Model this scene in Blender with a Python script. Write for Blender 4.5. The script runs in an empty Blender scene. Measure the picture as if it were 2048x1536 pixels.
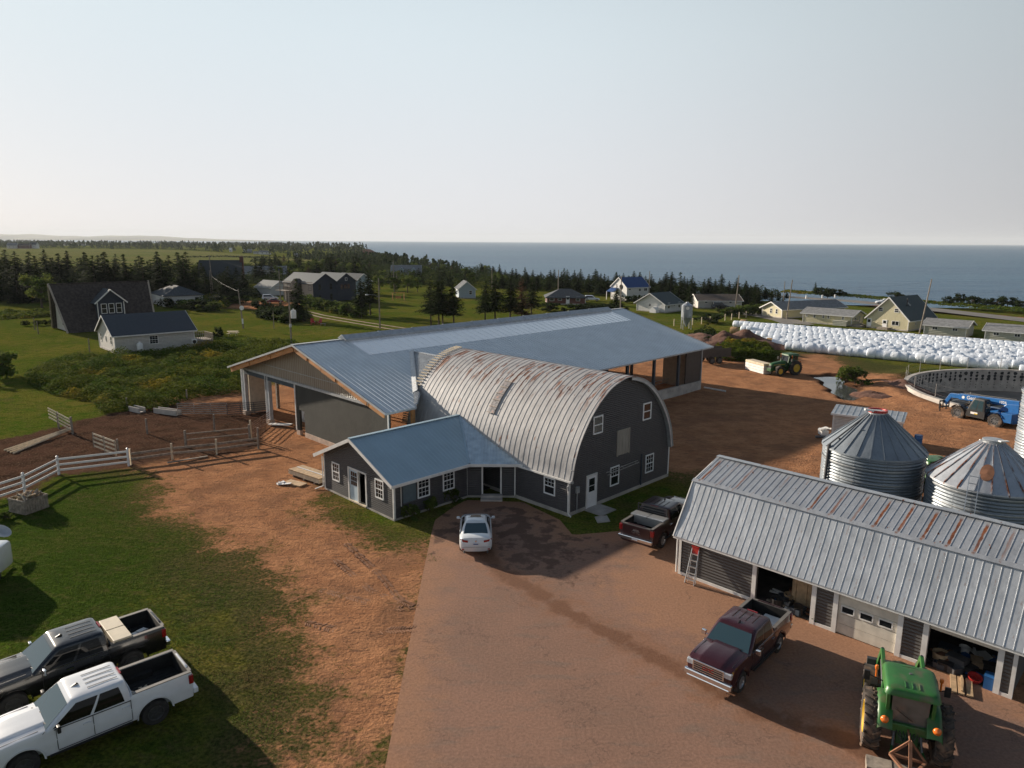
import bpy, bmesh, math, random
import numpy as np
from mathutils import Vector, Matrix, noise
from math import sin, cos, pi, radians as R, sqrt, atan2, hypot
S = bpy.context.scene
COL = S.collection
random.seed(7)
# ------------------------------------------------------------------ camera
CAM_H, FPX, ROLL = 16.5, 1420.0, R(0.33)
PITCH = math.atan((768 - 482) / FPX)
cd = bpy.data.cameras.new('camera'); cam = bpy.data.objects.new('camera', cd); COL.objects.link(cam)
cd.sensor_width = 36; cd.lens = 36 * FPX / 2048; cd.clip_end = 80000; cd.clip_start = 0.2
cam.location = (0, 0, CAM_H)
cam.matrix_world = Matrix.Translation((0, 0, CAM_H)) @ Matrix.Rotation(pi / 2 - PITCH, 4, 'X') @ Matrix.Rotation(ROLL, 4, 'Z')
S.camera = cam
# ------------------------------------------------------------------ light
SUN_EL, SUN_AZ = R(15.5), R(142.0)          # azimuth counted from +X
w = bpy.data.worlds.new('World'); S.world = w; w.use_nodes = True
nt = w.node_tree
sky = nt.nodes.new('ShaderNodeTexSky'); sky.sky_type = 'NISHITA'; sky.sun_disc = False
sky.sun_elevation = SUN_EL; sky.sun_rotation = (pi / 2 - SUN_AZ) % (2 * pi)
sky.altitude = 0; sky.air_density = 1.0; sky.dust_density = 1.0; sky.ozone_density = 1.6
bg = nt.nodes['Background']; bg.inputs[1].default_value = 0.05
nt.links.new(sky.outputs[0], bg.inputs[0])
# a summer haze over the low sky, paler towards the sun's side
def wn(t, **k):
    n = nt.nodes.new(t)
    for a, v in k.items(): setattr(n, a, v)
    return n
def wramp(x, *v):
    n = wn('ShaderNodeMapRange', interpolation_type='SMOOTHSTEP')
    for i, q in enumerate(v): n.inputs[i+1].default_value = q
    nt.links.new(x, n.inputs[0]); return n.outputs[0]
wtc = wn('ShaderNodeTexCoord'); wsep = wn('ShaderNodeSeparateXYZ'); nt.links.new(wtc.outputs['Generated'], wsep.inputs[0])
wdot = wn('ShaderNodeVectorMath', operation='DOT_PRODUCT'); nt.links.new(wtc.outputs['Generated'], wdot.inputs[0])
wdot.inputs[1].default_value = (cos(SUN_AZ), sin(SUN_AZ), 0)
wm = wn('ShaderNodeMix', data_type='RGBA'); wm.inputs[6].default_value = (.665, .67, .70, 1); wm.inputs[7].default_value = (.61, .685, .725, 1)
nt.links.new(wramp(wsep.outputs[2], .02, .30, 0, 1), wm.inputs[0])
whs = wn('ShaderNodeHueSaturation'); nt.links.new(wm.outputs[2], whs.inputs['Color']); nt.links.new(wramp(wdot.outputs['Value'], -.45, .75, .52, 1.1), whs.inputs['Value'])
hazebg = wn('ShaderNodeBackground'); nt.links.new(whs.outputs[0], hazebg.inputs[0]); hazebg.inputs[1].default_value = 0.65
wmix = wn('ShaderNodeMixShader'); nt.links.new(wramp(wsep.outputs[2], .22, .72, .93, .04), wmix.inputs[0])
nt.links.new(bg.outputs[0], wmix.inputs[1]); nt.links.new(hazebg.outputs[0], wmix.inputs[2]); nt.links.new(wmix.outputs[0], nt.nodes['World Output'].inputs[0])
sl = bpy.data.lights.new('sun', 'SUN'); sl.energy = 5.0; sl.angle = R(0.6); sl.color = (1.0, 0.865, 0.70)
so = bpy.data.objects.new('sun', sl); COL.objects.link(so)
sd = Vector((cos(SUN_EL) * cos(SUN_AZ), cos(SUN_EL) * sin(SUN_AZ), sin(SUN_EL)))
so.rotation_euler = sd.to_track_quat('Z', 'Y').to_euler()
S.view_settings.view_transform = 'Standard'; S.view_settings.look = 'None'
S.view_settings.exposure = 0.78; S.view_settings.gamma = 1.0
S.cycles.max_bounces = 6; S.cycles.transparent_max_bounces = 12
S.cycles.volume_bounces = 0

# ------------------------------------------------------------------ measuring: a pixel of the survey photo to a point on level z
def G(px, py, z=0.0):
    x = (px - 1024) / FPX; y = -(py - 768) / FPX
    c, s = cos(ROLL), sin(ROLL)
    x, y = x * c - y * s, x * s + y * c
    d = Vector((x, cos(PITCH) + y * sin(PITCH), -sin(PITCH) + y * cos(PITCH)))
    t = (z - CAM_H) / d.z
    return Vector((d.x * t, d.y * t, z))
Q = sqrt(.5)
def AB(a, b, z=0.0):                         # farmyard grid (turned 45 degrees) to world
    return Vector((Q * a - Q * b, Q * a + Q * b, z))

# ------------------------------------------------------------------ materials
MATS = {}
def mat(name, col, rough=.7, metal=0., var=.12, vscale=3., bump=0., bscale=30., spec=.5, col2=None, c2scale=1., c2lo=.45, c2hi=.6,
        siding=0., coat=0., objvar=0., detail=5., stretch=None, trans=0., alpha=1.):
    """principled surface with noise variation, optional second colour in patches, optional lap siding"""
    m = bpy.data.materials.new(name); m.use_nodes = True
    t = m.node_tree; N = t.nodes; L = t.links
    p = N['Principled BSDF']
    p.inputs['Roughness'].default_value = rough; p.inputs['Metallic'].default_value = metal
    p.inputs['Specular IOR Level'].default_value = spec
    p.inputs['Coat Weight'].default_value = coat; p.inputs['Coat Roughness'].default_value = .06
    p.inputs['Transmission Weight'].default_value = trans; p.inputs['Alpha'].default_value = alpha
    tc = N.new('ShaderNodeTexCoord'); src = tc.outputs['Object']
    if stretch:
        mp = N.new('ShaderNodeMapping'); mp.inputs['Scale'].default_value = stretch
        L.new(src, mp.inputs['Vector']); srcv = mp.outputs[0]
    else: srcv = src
    def noi(scale, det=detail, v=srcv):
        n = N.new('ShaderNodeTexNoise'); n.inputs['Scale'].default_value = scale; n.inputs['Detail'].default_value = det
        L.new(v, n.inputs['Vector']); return n.outputs['Fac']
    base = N.new('ShaderNodeRGB'); base.outputs[0].default_value = (*col, 1); c = base.outputs[0]
    if col2:
        r = N.new('ShaderNodeMapRange'); r.inputs[1].default_value = c2lo; r.inputs[2].default_value = c2hi
        L.new(noi(c2scale), r.inputs[0])
        mx = N.new('ShaderNodeMix'); mx.data_type = 'RGBA'; mx.inputs[7].default_value = (*col2, 1)
        L.new(r.outputs[0], mx.inputs[0]); L.new(c, mx.inputs[6]); c = mx.outputs[2]
    if var or objvar:
        hs = N.new('ShaderNodeHueSaturation'); L.new(c, hs.inputs['Color'])
        r = N.new('ShaderNodeMapRange'); r.inputs[1].default_value = .3; r.inputs[2].default_value = .7
        r.inputs[3].default_value = 1 - var * 1.6; r.inputs[4].default_value = 1 + var * 1.6
        L.new(noi(vscale), r.inputs[0]); v = r.outputs[0]
        if objvar:
            oi = N.new('ShaderNodeObjectInfo')
            r2 = N.new('ShaderNodeMapRange'); r2.inputs[3].default_value = 1 - objvar; r2.inputs[4].default_value = 1 + objvar
            L.new(oi.outputs['Random'], r2.inputs[0])
            mu = N.new('ShaderNodeMath'); mu.operation = 'MULTIPLY'; L.new(v, mu.inputs[0]); L.new(r2.outputs[0], mu.inputs[1]); v = mu.outputs[0]
        L.new(v, hs.inputs['Value']); c = hs.outputs[0]
    L.new(c, p.inputs['Base Color'])
    h = None
    if siding:
        sx = N.new('ShaderNodeSeparateXYZ'); L.new(src, sx.inputs[0])
        d = N.new('ShaderNodeMath'); d.operation = 'DIVIDE'; d.inputs[1].default_value = siding; L.new(sx.outputs[2], d.inputs[0])
        fr = N.new('ShaderNodeMath'); fr.operation = 'FRACT'; L.new(d.outputs[0], fr.inputs[0])
        rp = N.new('ShaderNodeValToRGB'); e = rp.color_ramp.elements
        e[0].position = 0; e[0].color = (0, 0, 0, 1); e[1].position = 1; e[1].color = (.7, .7, .7, 1)
        k = e.new(.38); k.color = (1, 1, 1, 1); L.new(fr.outputs[0], rp.inputs[0])
        b = N.new('ShaderNodeBump'); b.inputs['Strength'].default_value = 1.0; b.inputs['Distance'].default_value = .07
        L.new(rp.outputs[0], b.inputs['Height']); h = b.outputs[0]
    if bump:
        b = N.new('ShaderNodeBump'); b.inputs['Strength'].default_value = 1.0; b.inputs['Distance'].default_value = bump
        L.new(noi(bscale, 6), b.inputs['Height'])
        if h: L.new(h, b.inputs['Normal'])
        h = b.outputs[0]
    if h: L.new(h, p.inputs['Normal'])
    MATS[name] = m
    return m

# ------------------------------------------------------------------ mesh builder
class MB:
    def __init__(s): s.v = []; s.f = []
    def quad(s, a, b, c, d):
        n = len(s.v); s.v += [tuple(a), tuple(b), tuple(c), tuple(d)]; s.f.append((n, n+1, n+2, n+3)); return s
    def poly(s, pts):
        n = len(s.v); s.v += [tuple(p) for p in pts]; s.f.append(tuple(range(n, n+len(pts)))); return s
    def box(s, x0, x1, y0, y1, z0, z1):
        n = len(s.v)
        s.v += [(x, y, z) for z in (z0, z1) for y in (y0, y1) for x in (x0, x1)]
        for f in ((0,2,3,1),(4,5,7,6),(0,1,5,4),(2,6,7,3),(0,4,6,2),(1,3,7,5)): s.f.append(tuple(n+i for i in f))
        return s
    def obox(s, p0, p1, w, h, up=(0,0,1)):
        """beam from p0 to p1, w across, h along up"""
        p0, p1 = Vector(p0), Vector(p1); d = (p1-p0).normalized(); u = Vector(up)
        if abs(d.dot(u)) > .98: u = Vector((1,0,0))
        x = d.cross(u).normalized(); u = x.cross(d).normalized()
        n = len(s.v)
        for p in (p0, p1):
            for q in ((-1,-1),(1,-1),(1,1),(-1,1)): s.v.append(tuple(p + x*(q[0]*w/2) + u*(q[1]*h/2)))
        for f in ((0,1,2,3),(7,6,5,4),(0,4,5,1),(1,5,6,2),(2,6,7,3),(3,7,4,0)): s.f.append(tuple(n+i for i in f))
        return s
    def tube(s, p0, p1, r0, r1=None, n=8, cap=True):
        if r1 is None: r1 = r0
        p0, p1 = Vector(p0), Vector(p1); d = (p1-p0).normalized()
        u = Vector((0,0,1)) if abs(d.z) < .95 else Vector((1,0,0))
        x = d.cross(u).normalized(); y = x.cross(d)
        k = len(s.v)
        for p, r in ((p0, r0), (p1, r1)):
            for i in range(n):
                a = 2*pi*i/n; s.v.append(tuple(p + x*(r*cos(a)) + y*(r*sin(a))))
        for i in range(n): j = (i+1) % n; s.f.append((k+i, k+j, k+n+j, k+n+i))
        if cap: s.f.append(tuple(k+i for i in reversed(range(n)))); s.f.append(tuple(k+n+i for i in range(n)))
        return s
    def path(s, pts, r, n=6):
        for a, b in zip(pts[:-1], pts[1:]): s.tube(a, b, r, r, n)
        return s
    def lathe(s, prof, n=24, c=(0,0,0), axis='z', a0=0., a1=2*pi):
        """prof: (radius, height) list turned round an axis"""
        k = len(s.v); full = abs(a1-a0-2*pi) < 1e-6; m = n if full else n+1
        for r, h in prof:
            for i in range(m):
                a = a0+(a1-a0)*i/n; x, y = r*cos(a), r*sin(a)
                p = (x, y, h) if axis == 'z' else ((x, h, y) if axis == 'y' else (h, x, y))
                s.v.append((p[0]+c[0], p[1]+c[1], p[2]+c[2]))
        for q in range(len(prof)-1):
            for i in range(n):
                j = (i+1) % m; A = k+q*m
                s.f.append((A+i, A+j, A+m+j, A+m+i))
        return s
    def grid(s, P):
        k = len(s.v); R_, C_ = len(P), len(P[0])
        for row in P: s.v += [tuple(p) for p in row]
        for i in range(R_-1):
            for j in range(C_-1): s.f.append((k+i*C_+j, k+i*C_+j+1, k+(i+1)*C_+j+1, k+(i+1)*C_+j))
        return s
    def prism(s, pts, axis, lo, hi):
        """2D polygon extruded along axis"""
        def P(p, h):
            return (h, p[0], p[1]) if axis == 'x' else ((p[0], h, p[1]) if axis == 'y' else (p[0], p[1], h))
        n = len(pts); k = len(s.v)
        s.v += [P(p, lo) for p in pts] + [P(p, hi) for p in pts]
        s.f.append(tuple(k+i for i in range(n))); s.f.append(tuple(k+n+i for i in reversed(range(n))))
        for i in range(n): j = (i+1) % n; s.f.append((k+i, k+n+i, k+n+j, k+j))
        return s
    def add(s, o, M=None):
        k = len(s.v)
        s.v += [tuple(M @ Vector(p)) for p in o.v] if M else o.v
        s.f += [tuple(k+i for i in f) for f in o.f]; return s
    def wall(s, axis, c, t, lo, hi, z0, z1, holes=()):
        """upright wall on the plane axis=c, thickness t (towards +axis), with rectangular holes (lo,hi,z0,z1)"""
        us = sorted({lo, hi, *[h[0] for h in holes], *[h[1] for h in holes]}); zs = sorted({z0, z1, *[h[2] for h in holes], *[h[3] for h in holes]})
        us = [u for u in us if lo <= u <= hi]; zs = [z for z in zs if z0 <= z <= z1]
        for u0, u1 in zip(us[:-1], us[1:]):
            run = None
            for q0, q1 in zip(zs[:-1], zs[1:]):
                um, zm = (u0+u1)/2, (q0+q1)/2
                if any(h[0] < um < h[1] and h[2] < zm < h[3] for h in holes):
                    if run: s._wb(axis, c, t, u0, u1, *run); run = None
                else: run = (run[0], q1) if run else (q0, q1)
            if run: s._wb(axis, c, t, u0, u1, *run)
        return s
    def _wb(s, axis, c, t, u0, u1, z0, z1):
        lo, hi = min(c, c+t), max(c, c+t)
        if axis == 'x': s.box(lo, hi, u0, u1, z0, z1)
        else: s.box(u0, u1, lo, hi, z0, z1)
    def mesh(s, name, m=None, smooth=None, merge=False, off=(0,0,0)):
        me = bpy.data.meshes.new(name)
        v = s.v if off == (0,0,0) else [(p[0]-off[0], p[1]-off[1], p[2]-off[2]) for p in s.v]
        me.from_pydata(v, [], s.f)
        bm = bmesh.new(); bm.from_mesh(me)
        if merge: bmesh.ops.remove_doubles(bm, verts=bm.verts, dist=1e-4)
        bmesh.ops.recalc_face_normals(bm, faces=bm.faces)
        bm.to_mesh(me); bm.free()
        if smooth:
            me.polygons.foreach_set('use_smooth', [True]*len(me.polygons)); me.set_sharp_from_angle(angle=R(smooth))
        if m: me.materials.append(MATS[m] if isinstance(m, str) else m)
        me.update(); return me
    def build(s, name, m, parent=None, smooth=None, merge=False, off=(0,0,0), bevel=0.):
        o = bpy.data.objects.new(name, s.mesh(name, m, smooth, merge, off)); COL.objects.link(o)
        if parent is not None: o.parent = parent
        if bevel:
            b = o.modifiers.new('bevel', 'BEVEL'); b.width = bevel; b.segments = 2; b.limit_method = 'ANGLE'; b.angle_limit = R(35)
        return o
def tag(o, label=None, cat=None, group=None, kind=None):
    if label: o['label'] = label
    if cat: o['category'] = cat
    if group: o['group'] = group
    if kind: o['kind'] = kind
    return o
def thing(name, label, cat, loc=(0,0,0), rz=0., group=None):
    o = bpy.data.objects.new(name, None); COL.objects.link(o); o.location = loc; o.rotation_euler = (0,0,rz); o.empty_display_size = .3
    return tag(o, label, cat, group)
def children(o): return [c for c in COL.objects if c.parent == o]
KIDS = {}
def dup(root, loc, rz, label=None, scale=None):
    """copy of a thing with its parts and sub-parts"""
    if root not in KIDS: KIDS[root] = [(c, children(c)) for c in children(root)]
    r = root.copy(); COL.objects.link(r); r.location = loc; r.rotation_euler = (r.rotation_euler.x, r.rotation_euler.y, rz)
    if scale: r.scale = scale if not isinstance(scale, (int, float)) else (scale,)*3
    if label: r['label'] = label
    for c, gs in KIDS[root]:
        k = c.copy(); COL.objects.link(k); k.parent = r
        for g in gs:
            d = g.copy(); COL.objects.link(d); d.parent = k
    return r
def struct(o): o['kind'] = 'structure'; return o
# ------------------------------------------------------------------ setting: ground, driveway, sea, far shore
def nodes(name):
    m = bpy.data.materials.new(name); m.use_nodes = True; MATS[name] = m
    return m, m.node_tree.nodes, m.node_tree.links
class NG:
    """small helper to chain shader nodes"""
    def __init__(s, name): s.m, s.N, s.L = nodes(name); s.p = s.N['Principled BSDF']; s.tc = s.N.new('ShaderNodeTexCoord').outputs['Object']
    def attr(s, n): a = s.N.new('ShaderNodeAttribute'); a.attribute_name = n; return a.outputs['Fac']
    def noise(s, sc, det=4, stretch=None, rough=.55):
        n = s.N.new('ShaderNodeTexNoise'); n.inputs['Scale'].default_value = sc; n.inputs['Detail'].default_value = det; n.inputs['Roughness'].default_value = rough
        v = s.tc
        if stretch:
            mp = s.N.new('ShaderNodeMapping'); mp.inputs['Scale'].default_value = stretch[:3]
            if len(stretch) > 3: mp.inputs['Rotation'].default_value = (0, 0, stretch[3])
            s.L.new(v, mp.inputs['Vector']); v = mp.outputs[0]
        s.L.new(v, n.inputs['Vector']); return n.outputs['Fac']
    def math(s, op, a, b=None, c=None):
        n = s.N.new('ShaderNodeMath'); n.operation = op
        for i, x in enumerate((a, b, c)):
            if x is None: continue
            if isinstance(x, (int, float)): n.inputs[i].default_value = x
            else: s.L.new(x, n.inputs[i])
        return n.outputs[0]
    def ramp(s, x, lo, hi, a=0., b=1.):
        n = s.N.new('ShaderNodeMapRange'); n.interpolation_type = 'SMOOTHSTEP'
        for i, q in enumerate((lo, hi, a, b)): n.inputs[i+1].default_value = q
        s.L.new(x, n.inputs[0]); return n.outputs[0]
    def mix(s, f, a, b, blend='MIX'):
        n = s.N.new('ShaderNodeMix'); n.data_type = 'RGBA'; n.blend_type = blend
        for i, x in ((0, f), (6, a), (7, b)):
            if isinstance(x, tuple): n.inputs[i].default_value = (*x, 1)
            elif isinstance(x, (int, float)): n.inputs[i].default_value = x
            else: s.L.new(x, n.inputs[i])
        return n.outputs[2]
    def scale(s, col, f):
        n = s.N.new('ShaderNodeHueSaturation'); s.L.new(col, n.inputs['Color'])
        s.L.new(f, n.inputs['Value']); return n.outputs[0]
    def bump(s, h, d, prev=None):
        b = s.N.new('ShaderNodeBump'); b.inputs['Strength'].default_value = 1; b.inputs['Distance'].default_value = d
        s.L.new(h, b.inputs['Height'])
        if prev: s.L.new(prev, b.inputs['Normal'])
        return b.outputs[0]
    def out(s, col, rough=.9, normal=None, spec=.2):
        s.L.new(col, s.p.inputs['Base Color']); s.p.inputs['Roughness'].default_value = rough; s.p.inputs['Specular IOR Level'].default_value = spec
        if normal: s.L.new(normal, s.p.inputs['Normal'])
        return s.m

def poly_px(pts): return np.array([G(*p)[:2] for p in pts])
def sdf(X, Y, P):
    """signed distance to a polygon, positive inside"""
    d = np.full(X.shape, 1e9); ins = np.zeros(X.shape, bool); n = len(P)
    for i in range(n):
        a, b = P[i], P[(i+1) % n]; e = b-a
        wx, wy = X-a[0], Y-a[1]
        t = np.clip((wx*e[0]+wy*e[1])/(e@e+1e-12), 0, 1)
        d = np.minimum(d, (wx-e[0]*t)**2+(wy-e[1]*t)**2)
        c = (a[1] > Y) != (b[1] > Y)
        with np.errstate(divide='ignore', invalid='ignore'):
            xi = e[0]*(Y-a[1])/(e[1] if abs(e[1]) > 1e-12 else 1e-12)+a[0]
        ins ^= c & (X < xi)
    d = np.sqrt(d); return np.where(ins, d, -d)
def sdline(X, Y, P):
    d = np.full(X.shape, 1e9)
    for a, b in zip(P[:-1], P[1:]):
        e = b-a; wx, wy = X-a[0], Y-a[1]; t = np.clip((wx*e[0]+wy*e[1])/(e@e+1e-12), 0, 1)
        d = np.minimum(d, (wx-e[0]*t)**2+(wy-e[1]*t)**2)
    return np.sqrt(d)
def axis(lo, hi, step, a, b, g=1.06):
    c = list(np.arange(lo, hi+step/2, step)); s = step
    while c[-1] < b: s *= g; c.append(c[-1]+s)
    s = step; l = [lo]
    while l[-1] > a: s *= g; l.append(l[-1]-s)
    return np.array(l[:0:-1]+c)

# dirt yard, muddy pen, fields in the survey photo's pixels
DIRT = [poly_px([(850,1150),(770,1545),(600,1545),(690,1480),(640,1400),(650,1320),(585,1250),(640,1200),(540,1110),(430,1055),(340,1020),(330,1000),(360,965),(300,930),(265,930),(300,900),(440,870),(520,850),(560,820),(480,822),(360,832),(350,800),(470,788),(560,780),(640,800),(800,800),(800,880),(700,900),(660,960),(620,1000),(600,985),(655,1062),(760,1090),(850,1112)]),
        np.array([AB(*p)[:2] for p in ((26,72),(26,40),(45,39),(44,26),(47,22),(46,14),(48,-6),(60,-14),(60,-30),(95,-20),(88,-5),(84,4),(88,14),(92,22),(95,40),(92,70),(60,73))]),
        poly_px([(400,795),(560,770),(900,690),(1200,640),(1300,690),(600,850),(420,820)]),
        poly_px([(1500,1545),(1340,1150),(1380,1050),(2048,1300),(2300,1545)]),
        poly_px([(425,600),(520,602),(600,607),(560,613),(440,607)]),
        poly_px([(430,606),(560,604),(600,612),(540,620),(440,614)]),
        poly_px([(1600,578),(2048,632),(2100,640),(2100,648),(2048,640),(1600,586),(1300,572),(1300,566)]),
        poly_px([(1560,716),(1640,708),(1700,740),(1820,765),(1800,790),(1700,775),(1620,745)])]
MUD = [poly_px([(-60,1010),(-60,890),(60,868),(140,845),(250,822),(330,812),(420,806),(520,800),(545,838),(516,898),(430,912),(345,918),(258,934),(118,952),(50,990)])]
LUSH = [poly_px([(-100,1020),(60,985),(240,935),(330,1010),(420,1060),(470,1120),(300,1200),(200,1300),(0,1300),(-100,1300)])]
DRY = [poly_px([(1560,700),(1640,705),(1850,738),(1810,760),(1790,792),(1700,775),(1600,735)]), poly_px([(300,1130),(480,1080),(620,1180),(600,1300),(640,1400),(660,1545),(420,1545),(470,1300),(330,1200)])]
TANK = (60.5, 74.5, 16.3)
POND = [poly_px([(1645,752),(1664,750),(1680,765),(1700,778),(1702,793),(1696,795),(1684,786),(1672,774),(1660,764)])]
FIELD1 = np.array([[-2400,560],[-950,1250],[-520,1120],[-230,720],[-100,500],[-40,330],[-160,300],[-420,330]])
LAND = np.array([[900,60],[420,130],[300,165],[200,192],[146,204],[112,214],[88,224],[62,250],[40,290],[10,340],[-25,410],[-80,540],[-140,720],[-200,980],[-255,1250],[-300,1560],[-345,1740],[-400,1800],[-520,1950],[-800,2500],[-1800,3300],[-4200,4300],[-9000,4800],[-9000,-300],[900,-300]], float)

xs = axis(-42, 62, .36, -9000, 700); ys = axis(9, 96, .36, -40, 5000)
X, Y = np.meshgrid(xs, ys)
def cover(polys): return np.clip(np.maximum.reduce([sdf(X, Y, P) for P in polys]), -6, 6)
dirt = cover(DIRT); mudm = cover(MUD); lush = cover(LUSH); dry = cover(DRY); pond = cover(POND)+.4+.22*np.sin(X*.9+Y*1.2)+.10*np.sin(X*1.6-Y*1.1+1)
field = np.clip(sdf(X, Y, FIELD1), -60, 60); land = np.clip(sdf(X, Y, LAND), -200, 200)
track = np.clip(3-sdline(X, Y, np.array([G(*p)[:2] for p in ((430,601),(520,603))])), -6, 3)
edge = np.array([[0.]])
Z = np.zeros_like(X)
big = np.sin(X*.21+1.3)*np.cos(Y*.17)*.05+np.sin(X*.63+Y*.41)*.025+np.sin(X*1.7-Y*1.1)*.012
Z += np.where(dirt > 0, big*np.clip(dirt, 0, 1.5)/1.5, 0)
rs = np.random.RandomState(3)
Z += rs.normal(0, .02, X.shape)*np.clip(mudm, 0, .5)*2.4
Z -= .55*np.clip((pond+.9)/1.3, 0, 1)
td = np.hypot(X-TANK[0], Y-TANK[1])-TANK[2]; Z += np.clip(1-np.abs(td-1.6)/3.2, 0, 1)*.45*(td > 0)*(X < TANK[0])
drv = np.array([G(*p)[:2] for p in ((855,1105),(862,1070),(870,1040),(905,1015),(932,1000),(1045,1004),(1120,1040),(1145,1070),(1240,1062),(1340,1020),(1385,1040),(1364,1148),(2035,1402),(2300,1545),(2000,2300),(400,2300),(705,1900),(768,1545),(845,1150))])
dsd = sdf(X, Y, drv); Z = np.where(dsd > -.6, np.minimum(Z, 0)*0-.012, Z)
t = np.clip((land+4)/10, 0, 1); Z = Z*t - 20*(1-t)
Z -= np.clip((60-land)/60, 0, 1)*np.clip(land > 0, 0, 1)*1.5*(Y > 120)
bld = np.maximum.reduce([sdf(X, Y, np.array([AB(*p)[:2] for p in q])) for q in (((29,41),(72,41),(72,66),(29,66)), ((31,26.4),(42.6,26.4),(42.6,44),(31,44)), ((23,33),(33,33),(33,41.5),(23,41.5)), ((29.5,3),(37,3),(37,18),(29.5,18)))])
Z = np.where(bld > -.5, np.minimum(Z, 0), Z)
nr, nc = X.shape
me = bpy.data.meshes.new('ground')
me.vertices.add(nr*nc); me.vertices.foreach_set('co', np.stack([X, Y, Z], -1).astype(np.float32).ravel())
idx = np.arange(nr*nc).reshape(nr, nc)
qd = np.stack([idx[:-1,:-1], idx[:-1,1:], idx[1:,1:], idx[1:,:-1]], -1).reshape(-1, 4)
lc = land.reshape(-1); keep = (lc[qd] > -60).any(1) & (td.reshape(-1)[qd] > -.5).all(1); qd = qd[keep]
me.loops.add(qd.size); me.loops.foreach_set('vertex_index', qd.ravel().astype(np.int32))
me.polygons.add(len(qd)); me.polygons.foreach_set('loop_start', (np.arange(len(qd))*4).astype(np.int32)); me.polygons.foreach_set('loop_total', np.full(len(qd), 4, np.int32))
me.update(); me.validate(); me.polygons.foreach_set('use_smooth', [True]*len(me.polygons))
for nm, arr in (('dirt', dirt), ('mud', mudm), ('lush', lush), ('dry', dry), ('field', field), ('track', track), ('pond', pond)):
    a = me.attributes.new(nm, 'FLOAT', 'POINT'); a.data.foreach_set('value', arr.astype(np.float32).ravel())
g = NG('ground')
big1 = g.noise(.09, 4); med = g.noise(.6, 5); fine = g.noise(7, 6); vf = g.noise(38, 4); clump = g.noise(2.2, 5)
grass = g.mix(g.ramp(big1, .35, .65), (.086, .112, .016), (.145, .134, .026))
grass = g.mix(g.ramp(med, .45, .7), grass, (.060, .108, .010))
grass = g.mix(g.math('MULTIPLY', g.ramp(clump, .5, .75), .45), grass, (.140, .125, .03))
grass = g.mix(g.ramp(g.math('ADD', g.attr('lush'), g.math('MULTIPLY', g.math('SUBTRACT', clump, .5), 6.)), -1.5, 1.5), grass, (.048, .080, .012))
dryc = g.mix(g.ramp(clump, .4, .62), (.080, .074, .030), (.050, .066, .018))
grass = g.mix(g.ramp(g.math('ADD', g.attr('dry'), g.math('MULTIPLY', g.math('SUBTRACT', med, .5), 8.)), -2, 2), grass, dryc)
fieldc = g.mix(g.ramp(g.noise(.012, 3, (1, 3.2, 1, .5)), .42, .58), (.14, .165, .05), (.19, .18, .07))
grass = g.mix(g.ramp(g.attr('field'), -4, 4), grass, fieldc)
tuft = g.noise(1.1, 7, (1, 1.9, 1, .35), .7)
grass = g.mix(g.math('MULTIPLY', g.ramp(tuft, .50, .64), .55), grass, (.120, .098, .040))
grass = g.mix(g.math('MULTIPLY', g.ramp(tuft, .50, .36), .60), grass, (.026, .048, .010))
grass = g.mix(g.math('MULTIPLY', g.ramp(g.noise(.33, 5), .56, .70), .5), grass, (.105, .086, .036))
grass = g.scale(grass, g.ramp(fine, .25, .75, .5, 1.45))
grass = g.scale(grass, g.ramp(vf, .25, .75, .65, 1.3))
d1 = g.mix(g.ramp(med, .35, .68), (.43, .215, .112), (.33, .160, .084))
d1 = g.mix(g.ramp(g.noise(1.3, 6, (1, 3.5, 1, .6)), .5, .72), d1, (.185, .098, .062))
d1 = g.mix(g.math('MULTIPLY', g.ramp(g.noise(5.5, 6, (1, 2, 1, -.4)), .56, .7), .6), d1, (.125, .068, .046))
d1 = g.mix(g.math('MULTIPLY', g.ramp(g.noise(.28, 6, None, .65), .46, .62), .6), d1, (.21, .112, .068))
d1 = g.mix(g.math('MULTIPLY', g.ramp(g.noise(2.3, 7, None, .7), .58, .68), .55), d1, (.10, .056, .040))
d1 = g.scale(d1, g.ramp(vf, .2, .8, .8, 1.2))
tf = g.math('MULTIPLY', g.ramp(g.math('ADD', g.attr('track'), g.math('MULTIPLY', g.math('SUBTRACT', clump, .5), 2.)), 1.6, 2.6), .8)
grass = g.mix(tf, grass, (.20, .11, .065))
en = g.math('ADD', g.math('MULTIPLY', g.math('SUBTRACT', clump, .5), 5.5), g.math('MULTIPLY', g.math('SUBTRACT', fine, .5), 3.5))
en = g.math('ADD', en, g.math('MULTIPLY', g.math('SUBTRACT', g.noise(.35, 3), .5), 7))
thin = g.ramp(g.math('ADD', g.attr('dirt'), g.math('MULTIPLY', en, .8)), -4.2, -.4)
grass = g.mix(g.math('MULTIPLY', thin, .72), grass, g.mix(g.ramp(fine, .38, .6), (.060, .062, .022), (.150, .088, .048)))
dm = g.ramp(g.math('ADD', g.attr('dirt'), en), -1.5, .7)
col = g.mix(dm, grass, d1)
mudc = g.mix(g.ramp(med, .4, .65), (.085, .046, .032), (.048, .028, .020))
mudc = g.mix(g.ramp(fine, .48, .68), mudc, (.13, .085, .055))
mm = g.ramp(g.math('ADD', g.attr('mud'), g.math('MULTIPLY', en, .35)), -.4, .4)
col = g.mix(mm, col, mudc)
col = g.mix(g.ramp(g.math('ADD', g.attr('pond'), g.math('MULTIPLY', en, .2)), -1.4, -.6), col, (.075, .040, .026))
geo = g.N.new('ShaderNodeNewGeometry'); sz = g.N.new('ShaderNodeSeparateXYZ'); g.L.new(geo.outputs['True Normal'], sz.inputs[0])
col = g.mix(g.ramp(sz.outputs[2], .75, .9), (.16, .06, .04), col)
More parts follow.
